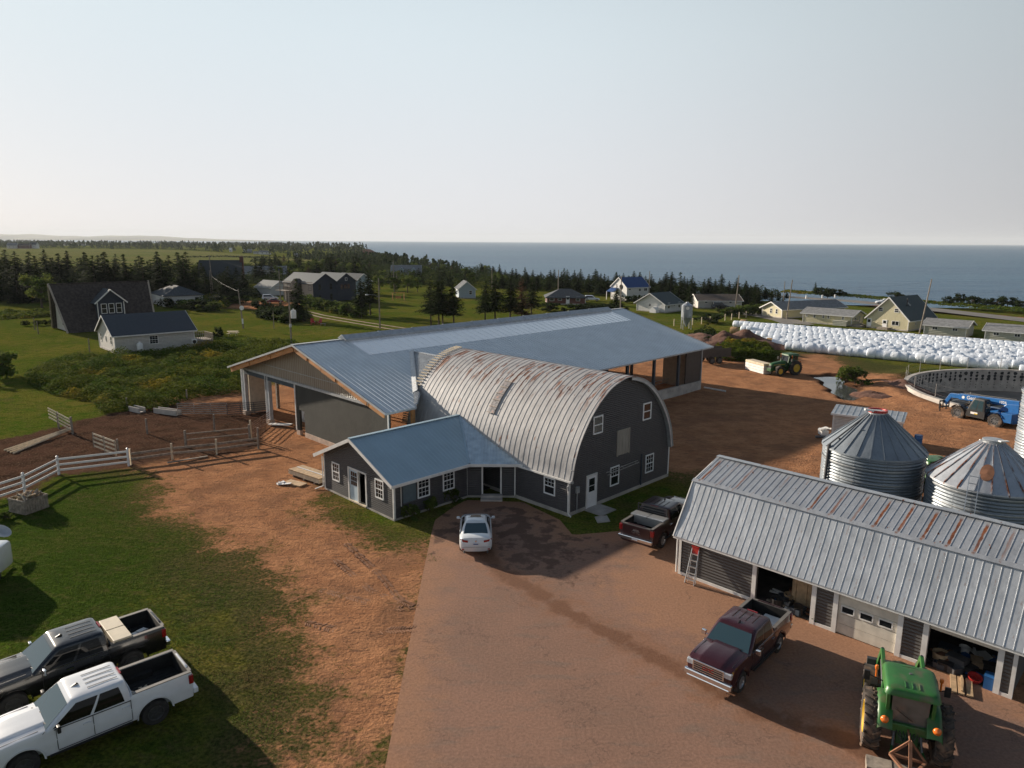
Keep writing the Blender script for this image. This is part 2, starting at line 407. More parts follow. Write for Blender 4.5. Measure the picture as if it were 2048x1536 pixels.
h = g.math('ADD', g.math('MULTIPLY', fine, 1.), g.math('MULTIPLY', vf, .35))
nb = g.bump(h, .09, g.bump(g.noise(1.9, 6, (1, 1.5, 1, .5)), .10))
g.out(col, 1., nb, .0)
me.materials.append(g.m)
ground = bpy.data.objects.new('ground', me); COL.objects.link(ground); struct(ground)

# driveway: dusty asphalt with wet red stains and a silted runnel
dx = np.arange(-13, 34, .3); dy = np.arange(-4, 46, .3); DX, DY = np.meshgrid(dx, dy)
dsd2 = sdf(DX, DY, drv)
runl = sdline(DX, DY, np.array([G(*p)[:2] for p in ((960,1080),(990,1135),(1080,1190),(1180,1250),(1290,1305),(1400,1360),(1520,1420),(1640,1465),(1730,1500),(1850,1545))]))
wet = np.maximum(sdf(DX, DY, poly_px([(900,1030),(1060,1010),(1140,1075),(1180,1100),(1120,1150),(1000,1140),(985,1060),(905,1080)])), sdf(DX, DY, poly_px([(860,1060),(915,1040),(915,1080),(870,1090)])))
dusty = sdf(DX, DY, poly_px([(1340,1060),(1370,1150),(1900,1360),(1500,1330),(1250,1230),(1200,1150)]))
me = bpy.data.meshes.new('driveway'); nr, nc = DX.shape
me.from_pydata(np.stack([DX, DY, np.zeros_like(DX)], -1).reshape(-1, 3).tolist(), [], [])
i0 = np.arange(nr*nc).reshape(nr, nc); qd = np.stack([i0[:-1,:-1], i0[:-1,1:], i0[1:,1:], i0[1:,:-1]], -1).reshape(-1, 4)
def clip_cell(c):
    out = []
    for k in range(4):
        a, b = c[k], c[(k+1) % 4]
        if a[2] >= 0: out.append(a)
        if (a[2] >= 0) != (b[2] >= 0):
            t_ = a[2]/(a[2]-b[2]); out.append((a[0]+(b[0]-a[0])*t_, a[1]+(b[1]-a[1])*t_, 0.))
    return out
vid = {}; verts = []; faces = []
fx, fy, fs = DX.ravel(), DY.ravel(), dsd2.ravel()
def vkey(x, y):
    k = (round(x, 4), round(y, 4))
    if k not in vid: vid[k] = len(verts); verts.append((x, y, .004))
    return vid[k]
for q in qd:
    s_ = fs[q]
    if (s_ < 0).all(): continue
    c = [(fx[i], fy[i], fs[i]) for i in q]
    if not (s_ >= 0).all(): c = clip_cell(c)
    if len(c) >= 3: faces.append([vkey(p[0], p[1]) for p in c])
me = bpy.data.meshes.new('driveway'); me.from_pydata(verts, [], faces); me.validate()
va = np.array(verts)
def resample(F):
    ix = np.clip(((va[:,0]-dx[0])/.3), 0, nc-1.001); iy = np.clip(((va[:,1]-dy[0])/.3), 0, nr-1.001)
    x0, y0 = ix.astype(int), iy.astype(int); u, v = ix-x0, iy-y0
    return F[y0,x0]*(1-u)*(1-v)+F[y0,x0+1]*u*(1-v)+F[y0+1,x0]*(1-u)*v+F[y0+1,x0+1]*u*v
for nm, arr in (('edge', dsd2), ('runnel', runl), ('wet', wet), ('dusty', dusty)):
    a = me.attributes.new(nm, 'FLOAT', 'POINT'); a.data.foreach_set('value', np.clip(resample(arr), -8, 8).astype(np.float32))
g = NG('driveway')
big1 = g.noise(.25, 4); med = g.noise(1.1, 6); fine = g.noise(9, 5); vf = g.noise(70, 3)
col = g.mix(g.ramp(big1, .35, .65), (.285, .165, .118), (.245, .148, .108))
col = g.mix(g.ramp(g.noise(.5, 5, (1, 4, 1, 1.2)), .5, .72), col, (.225, .15, .115))
wig = g.math('MULTIPLY', g.math('SUBTRACT', med, .5), 3.)
red = g.ramp(g.math('ADD', g.attr('dusty'), g.math('MULTIPLY', wig, 2.4)), -1, 1.5)
col = g.mix(g.math('MULTIPLY', red, .75), col, (.35, .19, .115))
e = g.ramp(g.math('ADD', g.attr('edge'), g.math('MULTIPLY', wig, 1.3)), -.3, 2.4, 1, 0)
col = g.mix(g.math('MULTIPLY', e, .75), col, (.36, .19, .11))
rn = g.ramp(g.math('ADD', g.attr('runnel'), g.math('MULTIPLY', wig, .6)), .15, .6, 1, 0)
col = g.mix(g.math('MULTIPLY', rn, .95), col, (.075, .038, .028))
rn2 = g.ramp(g.math('ADD', g.attr('runnel'), g.math('MULTIPLY', wig, 1.6)), .2, 1.5, .55, 0)
col = g.mix(rn2, col, (.27, .135, .078))
wt = g.math('MULTIPLY', g.ramp(g.math('ADD', g.attr('wet'), g.math('MULTIPLY', wig, 5.)), .3, 1.8), .7)
col = g.mix(wt, col, (.085, .050, .038))
sp = g.ramp(g.noise(2.6, 6), .68, .76); col = g.mix(g.math('MULTIPLY', sp, .6), col, (.10, .06, .045))
sp2 = g.ramp(g.noise(1.7, 3), .70, .76); col = g.mix(g.math('MULTIPLY', sp2, .5), col, (.32, .16, .08))
col = g.scale(col, g.ramp(fine, .25, .75, .85, 1.14)); col = g.scale(col, g.ramp(vf, .2, .8, .9, 1.1))
cr_ = g.ramp(g.math('ABSOLUTE', g.math('SUBTRACT', g.noise(.22, 7, None, .62), .5)), .0, .006, 1, 0)
col = g.mix(g.math('MULTIPLY', cr_, g.math('MULTIPLY', g.ramp(big1, .45, .55), .5)), col, (.09, .06, .05))
g.out(col, .9, g.bump(g.math('ADD', vf, fine), .012), .15)
me.materials.append(g.m)
drive = bpy.data.objects.new('driveway', me); COL.objects.link(drive); struct(drive)

# coast road, ploughed tyre ridges, pond water, sea, far shore
mat('asphalt', (.15, .14, .13), .9, var=.1, vscale=.3)
def strip(name, px, wd, m, z=.03):
    c = [G(*p) for p in px]; b = MB(); L_, R_ = [], []
    for i, p in enumerate(c):
        d = (c[min(i+1, len(c)-1)]-c[max(i-1, 0)]).normalized(); nrm = Vector((-d.y, d.x, 0))*wd/2
        L_.append((p.x+nrm.x, p.y+nrm.y, z)); R_.append((p.x-nrm.x, p.y-nrm.y, z))
    b.grid([L_, R_]); return struct(b.build(name, m))
strip('road', [(1255,560),(1300,568),(1400,578),(1560,593),(1700,602),(1850,617),(2048,640),(2300,668)], 7.5, 'asphalt')
mat('track_earth', (.20, .13, .075), .95, var=.25, vscale=.6)
strip('path', [(612,622),(650,631),(720,643),(800,655),(880,667)], .7, 'track_earth', .02); strip('path', [(605,625),(643,635),(712,647),(792,660),(870,673)], .7, 'track_earth', .02)
strip('motel_lane', [(1480,625),(1530,632),(1570,640),(1600,650)], 6, 'asphalt')
mat('wet_sand', (.2, .1, .06), .8)
b = MB(); mat('track_dirt', (.30, .15, .082), .95, var=.15, bump=.02, bscale=40)
for ln, wd in (([(612,1245),(680,1262),(760,1262),(832,1257)], .55), ([(640,1180),(720,1200),(790,1218),(838,1212)], .45), ([(690,1085),(760,1150),(800,1200),(830,1215)], .4), ([(670,1120),(740,1180),(800,1205)], .4)):
    c = [G(*p) for p in ln]; pts = []
    for i in range(len(c)-1):
        n_ = max(2, int((c[i+1]-c[i]).length/.11))
        for k in range(n_): pts.append((c[i].lerp(c[i+1], k/n_), (c[i+1]-c[i]).normalized()))
    for i, (p, d) in enumerate(pts):
        if random.random() < .22: continue
        nrm = Vector((-d.y, d.x, 0)); jit = random.uniform(.7, 1.1)
        for sgn in (-1, 1):
            p0 = p+nrm*sgn*.04; p1 = p+nrm*sgn*wd/2*jit+d*.13
            b.obox(p0+Vector((0,0,.0)), p1+Vector((0,0,.0)), .05, .034*jit)
struct(b.build('tyre_tracks', 'track_dirt'))
g = NG('pond'); g.out(g.mix(.5, (.05,.06,.06), (.08,.08,.075)), .08, g.bump(g.noise(3, 3), .01), .5)
c = POND[0]; b = MB(); cx, cy = c.mean(0)
b.poly([(cx+x, cy+y, -.22) for x, y in ((-4, -7), (4, -7), (4, 7), (-4, 7))]); struct(b.build('pond', 'pond'))
g = NG('sea')
swell = g.noise(.02, 4, (1, 2.4, 1, -.25)); chop = g.noise(.16, 5, (1, 2.2, 1, -.2)); rip = g.noise(.7, 3, (1, 1.8, 1, -.2))
col = g.mix(g.ramp(g.noise(.0035, 4, (.35, 2.6, 1, -.05)), .38, .62), (.008, .075, .155), (.022, .105, .185))
g.out(col, .32, g.bump(rip, .4, g.bump(chop, 2.2, g.bump(swell, 4.))), .3)
b = MB(); b.grid([[(x, y, -12) for x in (-19000, -6000, -1000, 0, 1000, 6000, 19000)] for y in (100, 1000, 6000, 19500)])
struct(b.build('sea', 'sea'))
mat('far_hills', (.075, .085, .055), .95, var=.25, vscale=.004, col2=(.16, .15, .08), c2scale=.0011, c2lo=.5, c2hi=.62)
b = MB(); P = []
for i in range(90):
    f = i/89; x = -11200+f*(7050); yb = 11600+600*sin(f*3)
    hh = (95+45*noise.noise((x*.0007, 1, 2))+18*noise.noise((x*.003, 4, 2)))*(1 if f < .45 else max(.0, 1-((f-.45)/.55)**1.1*.86))*(1 if f < .97 else (1-f)/.03)
    hh = max(hh, 2)
    P.append([(x, yb-500, -14), (x, yb-420, -12+hh*.22), (x, yb, -12+hh*.7), (x, yb+700, -12+hh), (x, yb+2200, -12+hh*.4), (x, yb+2600, -16)])
b.grid(P); struct(b.build('far_hills', 'far_hills', smooth=60))
# ------------------------------------------------------------------ shared building materials and helpers
mat('siding_dark', (.082, .080, .085), .55, var=.06, siding=.13, spec=.4)
mat('siding_shop', (.105, .100, .098), .6, var=.06, siding=.15, spec=.4)
mat('white_trim', (.72, .71, .69), .5, var=.06)
mat('white_vinyl', (.80, .80, .80), .45, var=.03)
mat('cream_door', (.66, .62, .53), .6, var=.08, bump=.004, bscale=4)
mat('concrete', (.40, .37, .34), .9, var=.15, vscale=1.2, bump=.01, bscale=12)
mat('concrete_pink', (.50, .38, .30), .9, var=.15, vscale=2)
mat('glass', (.016, .019, .022), .07, var=0, spec=.55)
mat('glass_blue', (.03, .06, .075), .05, var=0, spec=.9)
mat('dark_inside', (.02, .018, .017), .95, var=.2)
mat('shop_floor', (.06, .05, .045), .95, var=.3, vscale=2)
mat('barn_steel', (.58, .63, .67), .38, .12, var=.05, vscale=.7, spec=.6, coat=.25)
mat('annex_steel', (.34, .46, .54), .38, .15, var=.04, vscale=.7, spec=.5)
mat('poly_panel', (.93, .95, .98), .25, .0, var=.03, vscale=.5, spec=1., coat=1.)
mat('poly_gable', (.30, .25, .20), .3, var=.12, vscale=1.5, spec=.6, stretch=(1, 6, .3))
mat('galv', (.47, .49, .51), .42, .65, var=.12, vscale=2.5, spec=.5)
mat('galv_trim', (.45, .47, .49), .5, .4, var=.1)
mat('membrane', (.040, .042, .036), .8, var=.12, vscale=.6, bump=.01, bscale=3)
mat('lumber_orange', (.48, .22, .08), .75, var=.15, vscale=3, stretch=(1, .3, 1))
mat('lumber', (.46, .32, .19), .8, var=.18, vscale=4)
mat('lumber_grey', (.27, .23, .19), .9, var=.25, vscale=5)
mat('lumber_pale', (.62, .52, .38), .8, var=.12, vscale=4)
mat('steel_dark', (.055, .075, .10), .5, .3, var=.1)
mat('steel_pipe', (.32, .31, .30), .5, .5, var=.2)
mat('brown_steel', (.065, .052, .046), .6, .1, var=.08)
mat('beige_wall', (.50, .44, .35), .8, var=.08)
mat('whitewash', (.62, .60, .57), .9, var=.12, vscale=2, col2=(.16, .10, .07), c2scale=4, c2lo=.58, c2hi=.64, bump=.02, bscale=8)
mat('wood_hatch', (.30, .27, .23), .8, var=.15, vscale=3, stretch=(6, 6, .5))
mat('rubber', (.028, .026, .025), .9, var=.3, vscale=6)
mat('black_plastic', (.018, .018, .02), .45, var=.05)
mat('chrome', (.85, .86, .88), .14, 1., var=0)
mat('red_paint', (.42, .03, .025), .4, var=.06)
mat('orange_lamp', (.75, .17, .02), .25, var=0, spec=.7)
mat('blue_plastic', (.02, .10, .28), .45, var=.08)
mat('aluminium', (.6, .61, .62), .35, .7, var=.05)

def rusty(name, base, metal, rough, build):
    """weathered sheet metal; build(g) returns the rust factor"""
    g = NG(name)
    c = g.mix(g.ramp(g.noise(.8, 5), .35, .7), base, tuple(x*.82 for x in base))
    c = g.mix(g.math('MULTIPLY', g.ramp(g.noise(5, 6, (1.5, 1.5, .25)), .5, .75), .5), c, tuple(x*.62 for x in base))
    f = build(g)
    rc = g.mix(g.ramp(g.noise(4, 5), .35, .65), (.22, .075, .028), (.11, .036, .018))
    c = g.mix(f, c, rc)
    g.L.new(g.math('MULTIPLY', g.math('SUBTRACT', 1, f), metal), g.p.inputs['Metallic'])
    g.out(c, rough, g.bump(g.noise(1.3, 3), .03), .4); return g.m
def sepxyz(g): n = g.N.new('ShaderNodeSeparateXYZ'); g.L.new(g.tc, n.inputs[0]); return n.outputs
def arch_rust(g):
    z = sepxyz(g)[2]
    n1 = g.noise(1.1, 5, (.55, 2.6, .55)); n2 = g.noise(3.5, 5, (.8, 2.2, .8))
    top = g.ramp(z, 5.9, 7.2); f = g.ramp(g.math('ADD', n1, g.math('MULTIPLY', n2, .35)), .71, .78)
    f1 = g.math('MULTIPLY', f, top)
    f2 = g.ramp(g.math('ADD', g.noise(.9, 5, (.7, 2.4, .7)), g.math('MULTIPLY', n2, .3)), .80, .86)
    return g.math('MULTIPLY', g.math('MAXIMUM', f1, f2), .9)
rusty('arch_steel', (.40, .395, .40), .1, .6, arch_rust)
def shop_rust(g):
    o = sepxyz(g)
    fr = g.math('FRACT', g.math('DIVIDE', o[1], .92)); d = g.math('ABSOLUTE', g.math('SUBTRACT', fr, .5))
    band = g.ramp(g.math('ADD', d, g.math('MULTIPLY', g.noise(3.2, 5, (.8, 2.5, .8)), .16)), .115, .165, 1, 0)
    up = g.math('MULTIPLY', g.ramp(o[2], 4.62, 4.72), g.ramp(o[2], 5.2, 5.32, 1, 0))
    long = g.ramp(g.noise(.55, 2, (.2, 1.6, .2)), .42, .56)
    spots = g.math('MULTIPLY', g.ramp(g.noise(4.5, 4, (.8, 1.6, .8)), .66, .70), g.ramp(o[2], 4.5, 4.7))
    low = g.math('MULTIPLY', g.ramp(g.math('ADD', d, g.math('MULTIPLY', g.noise(7, 3), .1)), .06, .08, 1, 0), .45)
    return g.math('MAXIMUM', g.math('MAXIMUM', g.math('MULTIPLY', g.math('MULTIPLY', band, up), long), spots), g.math('MULTIPLY', low, g.ramp(g.noise(6, 3), .5, .62)))
rusty('shop_steel', (.44, .465, .50), .45, .45, shop_rust)
def bin_rust(g):
    return g.math('MULTIPLY', g.ramp(g.noise(2.4, 5, (1, 1, .4)), .70, .76), .6)
rusty('bin_steel', (.26, .295, .33), .35, .42, bin_rust)
def bin_rust2(g):
    o = sepxyz(g); ang = g.math('ARCTAN2', o[1], o[0]); fr = g.math('FRACT', g.math('ADD', g.math('MULTIPLY', ang, 24/(2*pi)), .5))
    d = g.math('ABSOLUTE', g.math('SUBTRACT', fr, .5))
    seam = g.ramp(g.math('ADD', d, g.math('MULTIPLY', g.noise(5, 4), .10)), .085, .115, 1, 0)
    return g.math('MULTIPLY', seam, g.ramp(g.noise(1.1, 3), .38, .55))
rusty('cone_steel', (.50, .53, .57), .5, .42, bin_rust2)

def ribbed(mb, O, U, V, u0, u1, sp, vf, rh=.035, rw=.05, rows=1, under=.05, sag=0.):
    """standing-rib sheet: O origin, U along the eave, V up the slope"""
    O, U, V = Vector(O), Vector(U).normalized(), Vector(V).normalized(); n = U.cross(V)
    if n.z < 0: n = -n
    prof = [(u0, 0)]; k = max(1, round((u1-u0)/sp)); s = (u1-u0)/k
    for i in range(k):
        c = u0+s*(i+.5)
        prof += [(c-rw, 0), (c-rw*.55, rh), (c+rw*.55, rh), (c+rw, 0)]
    prof.append((u1, 0)); P = []
    for q in range(rows+1):
        row = []
        for u, h in prof:
            a, b = vf(u); v = a+(b-a)*q/rows
            row.append(O+U*u+V*v+n*(h-sag*sin(pi*q/rows)))
        P.append(row)
    mb.grid(P)
    if under:
        P2 = []
        for q in range(2):
            row = []
            for i in range(13):
                u = u0+(u1-u0)*i/12; a, b = vf(u); row.append(O+U*u+V*(a+(b-a)*q)-n*under)
            P2.append(row)
        mb.grid(P2)
    return mb
def window(parent, ax, c, sg, u0, u1, z0, z1, off=(0,0,0), kind='hung', frame='white_vinyl', pane='glass', fw=.085, cols=3, name='window', proud=.05):
    """window on the wall ax=c, facing sg; u0..u1 along the wall"""
    f = MB(); p = MB()
    def bx(m, a0, a1, q0, q1, d0, d1):
        lo, hi = sorted((c+sg*d0, c+sg*d1))
        if ax == 'x': m.box(lo, hi, a0, a1, q0, q1)
        else: m.box(a0, a1, lo, hi, q0, q1)
    bx(f, u0, u0+fw, z0, z1, 0, proud); bx(f, u1-fw, u1, z0, z1, 0, proud)
    bx(f, u0+fw, u1-fw, z1-fw, z1, 0, proud); bx(f, u0+fw, u1-fw, z0, z0+fw, 0, proud+.012)
    zm = (z0+z1)/2
    if kind in ('hung', 'grid', 'gridtop'): bx(f, u0+fw, u1-fw, zm-.03, zm+.03, 0, proud*.85)
    if kind == 'slide': um = (u0+u1)/2; bx(f, um-.03, um+.03, z0+fw, z1-fw, 0, proud*.85)
    if kind in ('grid', 'gridtop'):
        for k in range(1, cols):
            u = u0+fw+(u1-u0-2*fw)*k/cols
            if kind == 'grid': bx(f, u-.011, u+.011, z0+fw, zm-.03, 0, .03)
            bx(f, u-.011, u+.011, zm+.03, z1-fw, 0, .03)
        for za, zb in (((z0+fw), zm-.03), (zm+.03, z1-fw)):
            if kind == 'gridtop' and za < zm: continue
            zc = (za+zb)/2; bx(f, u0+fw, u1-fw, zc-.011, zc+.011, 0, .028)
    bx(p, u0+fw, u1-fw, z0+fw, z1-fw, .002, .016)
    fo = f.build(name, frame, parent, off=off); p.build('pane', pane, fo, off=off); return fo
RZ = pi/4

# ------------------------------------------------------------------ round-roofed barn
A0, A1, AC, B0, B1, SPR = 31.45, 42.35, 36.9, 26.5, 42.8, 2.45
barn = thing('round_roof_barn', 'round roofed barn with rusty ribbed metal roof and dark sided gable', 'barn', AB(AC, B0), RZ)
OB = (AC, B0, 0)
prof = [(5.55, -.12), (5.45, .25), (5.34, .8), (5.12, 1.5), (4.82, 2.15), (4.35, 2.9), (3.7, 3.72), (2.9, 4.46), (1.95, 5.08), (1.0, 5.42), (0, 5.6)]
def arch_curve(step=6):
    """smooth half profile, as (offset, height above the spring line)"""
    P = [Vector((a, b, 0)) for a, b in prof]; out = []
    for i in range(len(P)-1):
        p0 = P[max(i-1, 0)]; p1, p2 = P[i], P[i+1]; p3 = P[i+2] if i+2 < len(P) else Vector((-P[-2].x, P[-2].y, 0))
        for k in range(step):
            t = k/step; out.append(.5*((2*p1)+(p2-p0)*t+(2*p0-5*p1+4*p2-p3)*t*t+(3*p1-p0-3*p2+p3)*t**3))
    out.append(P[-1]); return [(p.x, p.y) for p in out]
AR = arch_curve(4); FULL = [(-x, z) for x, z in AR]+[(x, z) for x, z in AR[-2::-1]]
nrm = []
for i, (x, z) in enumerate(FULL):
    a, b = FULL[max(i-1, 0)], FULL[min(i+1, len(FULL)-1)]; d = Vector((b[0]-a[0], b[1]-a[1])).normalized(); nrm.append((-d.y, d.x))
b = MB(); sp = .445; nb = round((B1-B0+.3)/sp); rows = []
pr = [(B0-.3, 0)]
for i in range(nb):
    c = B0-.3+(B1-B0+.3)*(i+.5)/nb; pr += [(c-.032, 0), (c-.014, .018), (c+.014, .018), (c+.032, 0)]
pr.append((B1, 0))
for bb, h in pr: rows.append([(AC+x+n[0]*h, bb, SPR+z+n[1]*h) for (x, z), n in zip(FULL, nrm)])
b.grid(rows)
b.grid([[(AC+x-n[0]*.06, bb, SPR+z-n[1]*.06) for (x, z), n in zip(FULL, nrm)] for bb in (B0-.3, B1)])
b.grid([[(AC+x-n[0]*h, B0-.3, SPR+z-n[1]*h) for (x, z), n in zip(FULL, nrm)] for h in (0, .06)])
roof = b.build('roof', 'arch_steel', barn, smooth=30, off=(OB[0], OB[1], 0))
mat('clear_panel', (.42, .38, .35), .18, .3, var=.3, vscale=5, spec=.8, col2=(.55, .30, .22), c2scale=2.5, c2lo=.55, c2hi=.7)
mat('batten', (.6, .5, .42), .7, var=.2)
bp, br = MB(), MB()
for i, (x, z) in enumerate(AR):
    pass
seg = [(x, z) for x, z in AR if 2.5 <= z <= 4.56]
def arcp(k, b_, h): x, z = seg[k]; return (AC-x-.6*h, b_, SPR+z+.8*h)
bp.grid([[arcp(k, bb, .075) for bb in (33.98, 34.62)] for k in range(len(seg))]); bp.grid([[arcp(k, bb, h) for h in (.0, .075)] for bb in (33.98,) for k in range(len(seg))])
bp.build('skylight', 'clear_panel', barn, off=OB)
for k in range(0, len(seg), 2): br.obox(arcp(k, 33.93, .1), arcp(k, 34.67, .1), .05, .04)
br.build('skylight_batten', 'batten', barn, off=OB)
b = MB(); hole = [(33.15, 34.03, .0, 2.18)]
b.wall('x', A0, .2, B0+.2, B1, 0, SPR+.05); b.wall('x', A1-.2, .2, B0+.2, B1, 0, SPR+.05)
g_ = [(A0, 0), (A1, 0), (A1, SPR)]+[(AC+x*.985, SPR+z*.985) for x, z in AR if z > .1]+[(AC-x*.985, SPR+z*.985) for x, z in AR[::-1] if z > .1]+[(A0, SPR)]
b.prism(g_, 'y', B0, B0+.2)
gb = [(p[0], p[1]) for p in g_]
b.prism(gb, 'y', B1-.2, B1-.02)
b.build('wall', 'siding_dark', barn, off=OB)
f = MB(); f.box(A0-.035, A1+.035, B0-.035, B0+.3, -.3, .22); f.box(A0-.035, A0+.25, B0+.3, B1, -.3, .22); f.box(A1-.25, A1+.035, B0+.3, B1, -.3, .22)
f.build('foundation', 'concrete', barn, off=OB)
t = MB()
for xs_ in (A0-.03, A1-.09): t.box(xs_, xs_+.12, B0-.03, B0+.09, .22, SPR-.05)
t.box(A1-.02, A1+.04, B0+.09, B0+.2, .22, SPR-.05)
t.build('corner_trim', 'white_trim', barn, off=OB)
t = MB()
half = [i for i in range(len(FULL)) if FULL[i][0] > 0]
t.grid([[(AC+FULL[i][0]-nrm[i][0]*h, B0-.27, SPR+FULL[i][1]-nrm[i][1]*h) for i in half] for h in (.07, .26)])
t.grid([[(AC+FULL[i][0]-nrm[i][0]*h, bb, SPR+FULL[i][1]-nrm[i][1]*h) for i in half] for bb, h in ((B0-.27, .26), (B0, .26))])
t.build('fascia', 'galv_trim', barn, off=OB)
t = MB(); t.obox((A0-.16, B0-.25, 2.27), (A0-.16, 31.0, 2.27), .11, .10); t.tube((A0-.12, B0-.06, 2.2), (A0-.12, B0-.06, .25), .04)
t.obox((A0-.12, B0-.06, .25), (A0-.2, B0-.35, .12), .07, .06); t.build('gutter', 'white_trim', barn, off=OB)
window(barn, 'y', B0, -1, 33.6, 34.55, 4.75, 5.9, OB, 'hung'); window(barn, 'y', B0, -1, 38.9, 39.85, 4.72, 5.9, OB, 'hung')
window(barn, 'y', B0, -1, 35.5, 36.45, .9, 2.2, OB, 'gridtop'); window(barn, 'y', B0, -1, 39.45, 40.42, .88, 2.18, OB, 'grid')
window(barn, 'x', A0, -1, 27.6, 28.55, 1.0, 2.12, OB, 'gridtop')
h = MB(); h.box(36.2, 37.4, B0-.03, B0, 2.85, 4.45); h.build('loft_hatch', 'wood_hatch', barn, off=OB)
h = MB()
for q in ((36.1, 36.2, 2.8, 4.55), (37.4, 37.5, 2.8, 4.55), (36.2, 37.4, 4.45, 4.55)): h.box(q[0], q[1], B0-.05, B0, q[2], q[3])
h.build('hatch_frame', 'wood_hatch', barn, off=OB)
d = MB(); d.box(33.18, 34.0, B0-.05, B0, .08, 2.1); dd = d.build('door', 'white_vinyl', barn, off=OB)
d = MB()
for q in ((33.06, 33.18, .05, 2.22), (34.0, 34.12, .05, 2.22), (33.18, 34.0, 2.1, 2.22)): d.box(q[0], q[1], B0-.065, B0, q[2], q[3])
d.build('door_frame', 'white_trim', barn, off=OB)
d = MB(); d.box(33.32, 33.86, B0-.062, B0-.05, 1.5, 1.95); d.box(33.32, 33.86, B0-.062, B0-.05, 1.1, 1.46); d.build('door_light', 'glass', dd, off=OB)
d = MB(); d.tube((34.85, B0-.18, 2.05), (38.3, B0-.18, 2.12), .025); d.tube((34.85, B0-.28, 1.9), (38.3, B0-.28, 2.02), .025)
for u in (35.2, 36.7, 38.1): d.obox((u, B0, 2.03), (u, B0-.32, 1.95), .04, .04)
d.build('wall_rail', 'steel_pipe', barn, off=OB)
d = MB(); d.tube((38.95, B0-.05, 2.4), (38.95, B0-.05, .2), .045); d.build('vent_pipe', 'steel_dark', barn, off=OB)
d = MB(); d.box(32.05, 32.3, B0-.14, B0, 1.35, 1.75); d.tube((32.17, B0-.05, 1.35), (32.17, B0-.05, .1), .03); d.build('meter_box', 'galv_trim', barn, off=OB)
d = MB(); d.tube((31.5, B0-.12, 2.45), (31.5, B0-.12, 2.95), .02); d.tube((31.5, B0-.12, 2.95), (31.35, B0-.3, 3.05), .02); d.box(31.5, 31.62, B0-.2, B0-.04, 2.1, 2.3)
d.tube((31.2, B0-.1, 2.02), (31.28, B0-.1, 1.72), .06); d.build('service_mast', 'galv_trim', barn, off=OB)
d = MB(); d.box(32.9, 34.4, B0-1.4, B0-.04, -.05, .06); struct(d.build('door_slab', 'concrete'))
COL.objects['door_slab'].rotation_euler = (0, 0, RZ)
d = MB(); d.prism([(31.9, 24.6), (32.6, 24.2), (33.2, 24.9), (32.5, 25.3)], 'z', -.02, .05); o = struct(d.build('stepping_slab', 'concrete')); o.rotation_euler = (0, 0, RZ)

# ------------------------------------------------------------------ annex
OA = (27.4, 37.25, 0); AX0, AXB0, AXB1, AZE, AZR, SL = 23.4, 33.3, 41.2, 2.66, 4.38, .4435
annex = thing('annex', 'low dark grey sided annex with blue metal roof built onto the barn', 'building', AB(OA[0], OA[1]), RZ)
b = MB()
b.wall('x', AX0, .18, AXB0+.18, AXB1-.18, .1, AZE-.05, [(36.25, 38.1, 0, 2.2)])
b.prism([(AXB0, AZE-.05), (AXB1, AZE-.05), (37.25, AZR-.06)], 'x', AX0, AX0+.18)
b.wall('y', AXB0, .18, AX0, 29.2, .1, AZE-.1); b.wall('y', AXB1-.18, .18, AX0, 31.45, .1, AZE-.1)
q = sqrt(.5)
def diag(m, s0, s1, z0, z1, d0=0., d1=.15):
    """box along the slanted entry wall, s metres from its left corner, d outwards-in"""
    o = Vector((29.2, 33.35, 0)); U = Vector((q, -q, 0)); N_ = Vector((q, q, 0))
    P = [o+U*s+N_*d for s, d in ((s0, d0), (s1, d0), (s1, d1), (s0, d1))]
    m.prism([(p.x, p.y) for p in P], 'z', z0, z1)
LD = 3.18
diag(b, 0, 1.08, .1, 2.4); diag(b, 2.2, LD, .1, 2.4); diag(b, 1.08, 2.2, 2.2, 2.4)
b.build('wall', 'siding_dark', annex, off=OA)
f = MB(); f.box(AX0-.03, AX0+.2, AXB0-.03, AXB1+.03, -.3, .12); f.box(AX0+.2, 29.2, AXB0-.03, AXB0+.2, -.3, .12); diag(f, 0, LD, -.3, .13, -.03, .2)
f.build('foundation', 'concrete', annex, off=OA)
f = MB(); f.box(AX0+.18, 31.4, AXB0+.18, AXB1-.18, .02, .1); f.box(27.0, 27.1, AXB0+.18, AXB1-.18, .1, 2.6); f.build('floor', 'dark_inside', annex, off=OA)
rf = MB(); VN = Vector((0, 1, SL)); VS = Vector((0, -1, SL)); ln = sqrt(1+SL*SL); eb = 32.85; ez = AZR-SL*(37.25-eb)
def vfa(u):
    if u <= 29.0: return (0, (37.25-eb)*ln)
    bb = eb+(u-29.0)*(37.25-eb)/(32.0-29.0); return ((bb-eb)*ln, (37.25-eb)*ln)
ribbed(rf, (0, eb, ez), (1, 0, 0), VN, 22.95, 32.0, .30, vfa, .022, .03)
ribbed(rf, (0, 41.65, ez), (1, 0, 0), VS, 22.95, 31.6, .30, lambda u: (0, (41.65-37.25)*ln), .022, .03)
rf.build('roof', 'annex_steel', annex, off=OA)
en = MB(); P0, P1, P2 = Vector((29.0, 32.85, ez)), Vector((31.38, 30.5, ez-.02)), Vector((32.0, 37.25, AZR))
U = (P1-P0); Lu = U.length; U.normalize(); w_ = P2-P0; uu = w_.dot(U); V = w_-U*uu; Lv = V.length; V.normalize()
def vfe(u): return (max(0, Lv*u/uu), Lv*max(.001, (Lu-u)/(Lu-uu)))
ribbed(en, P0, U, V, uu, Lu, .2, vfe, .02, .025)
mat('entry_steel', (.52, .62, .68), .25, .5, var=.12, vscale=2, spec=.6)
en.build('entry_roof', 'entry_steel', annex, off=OA)
t = MB()
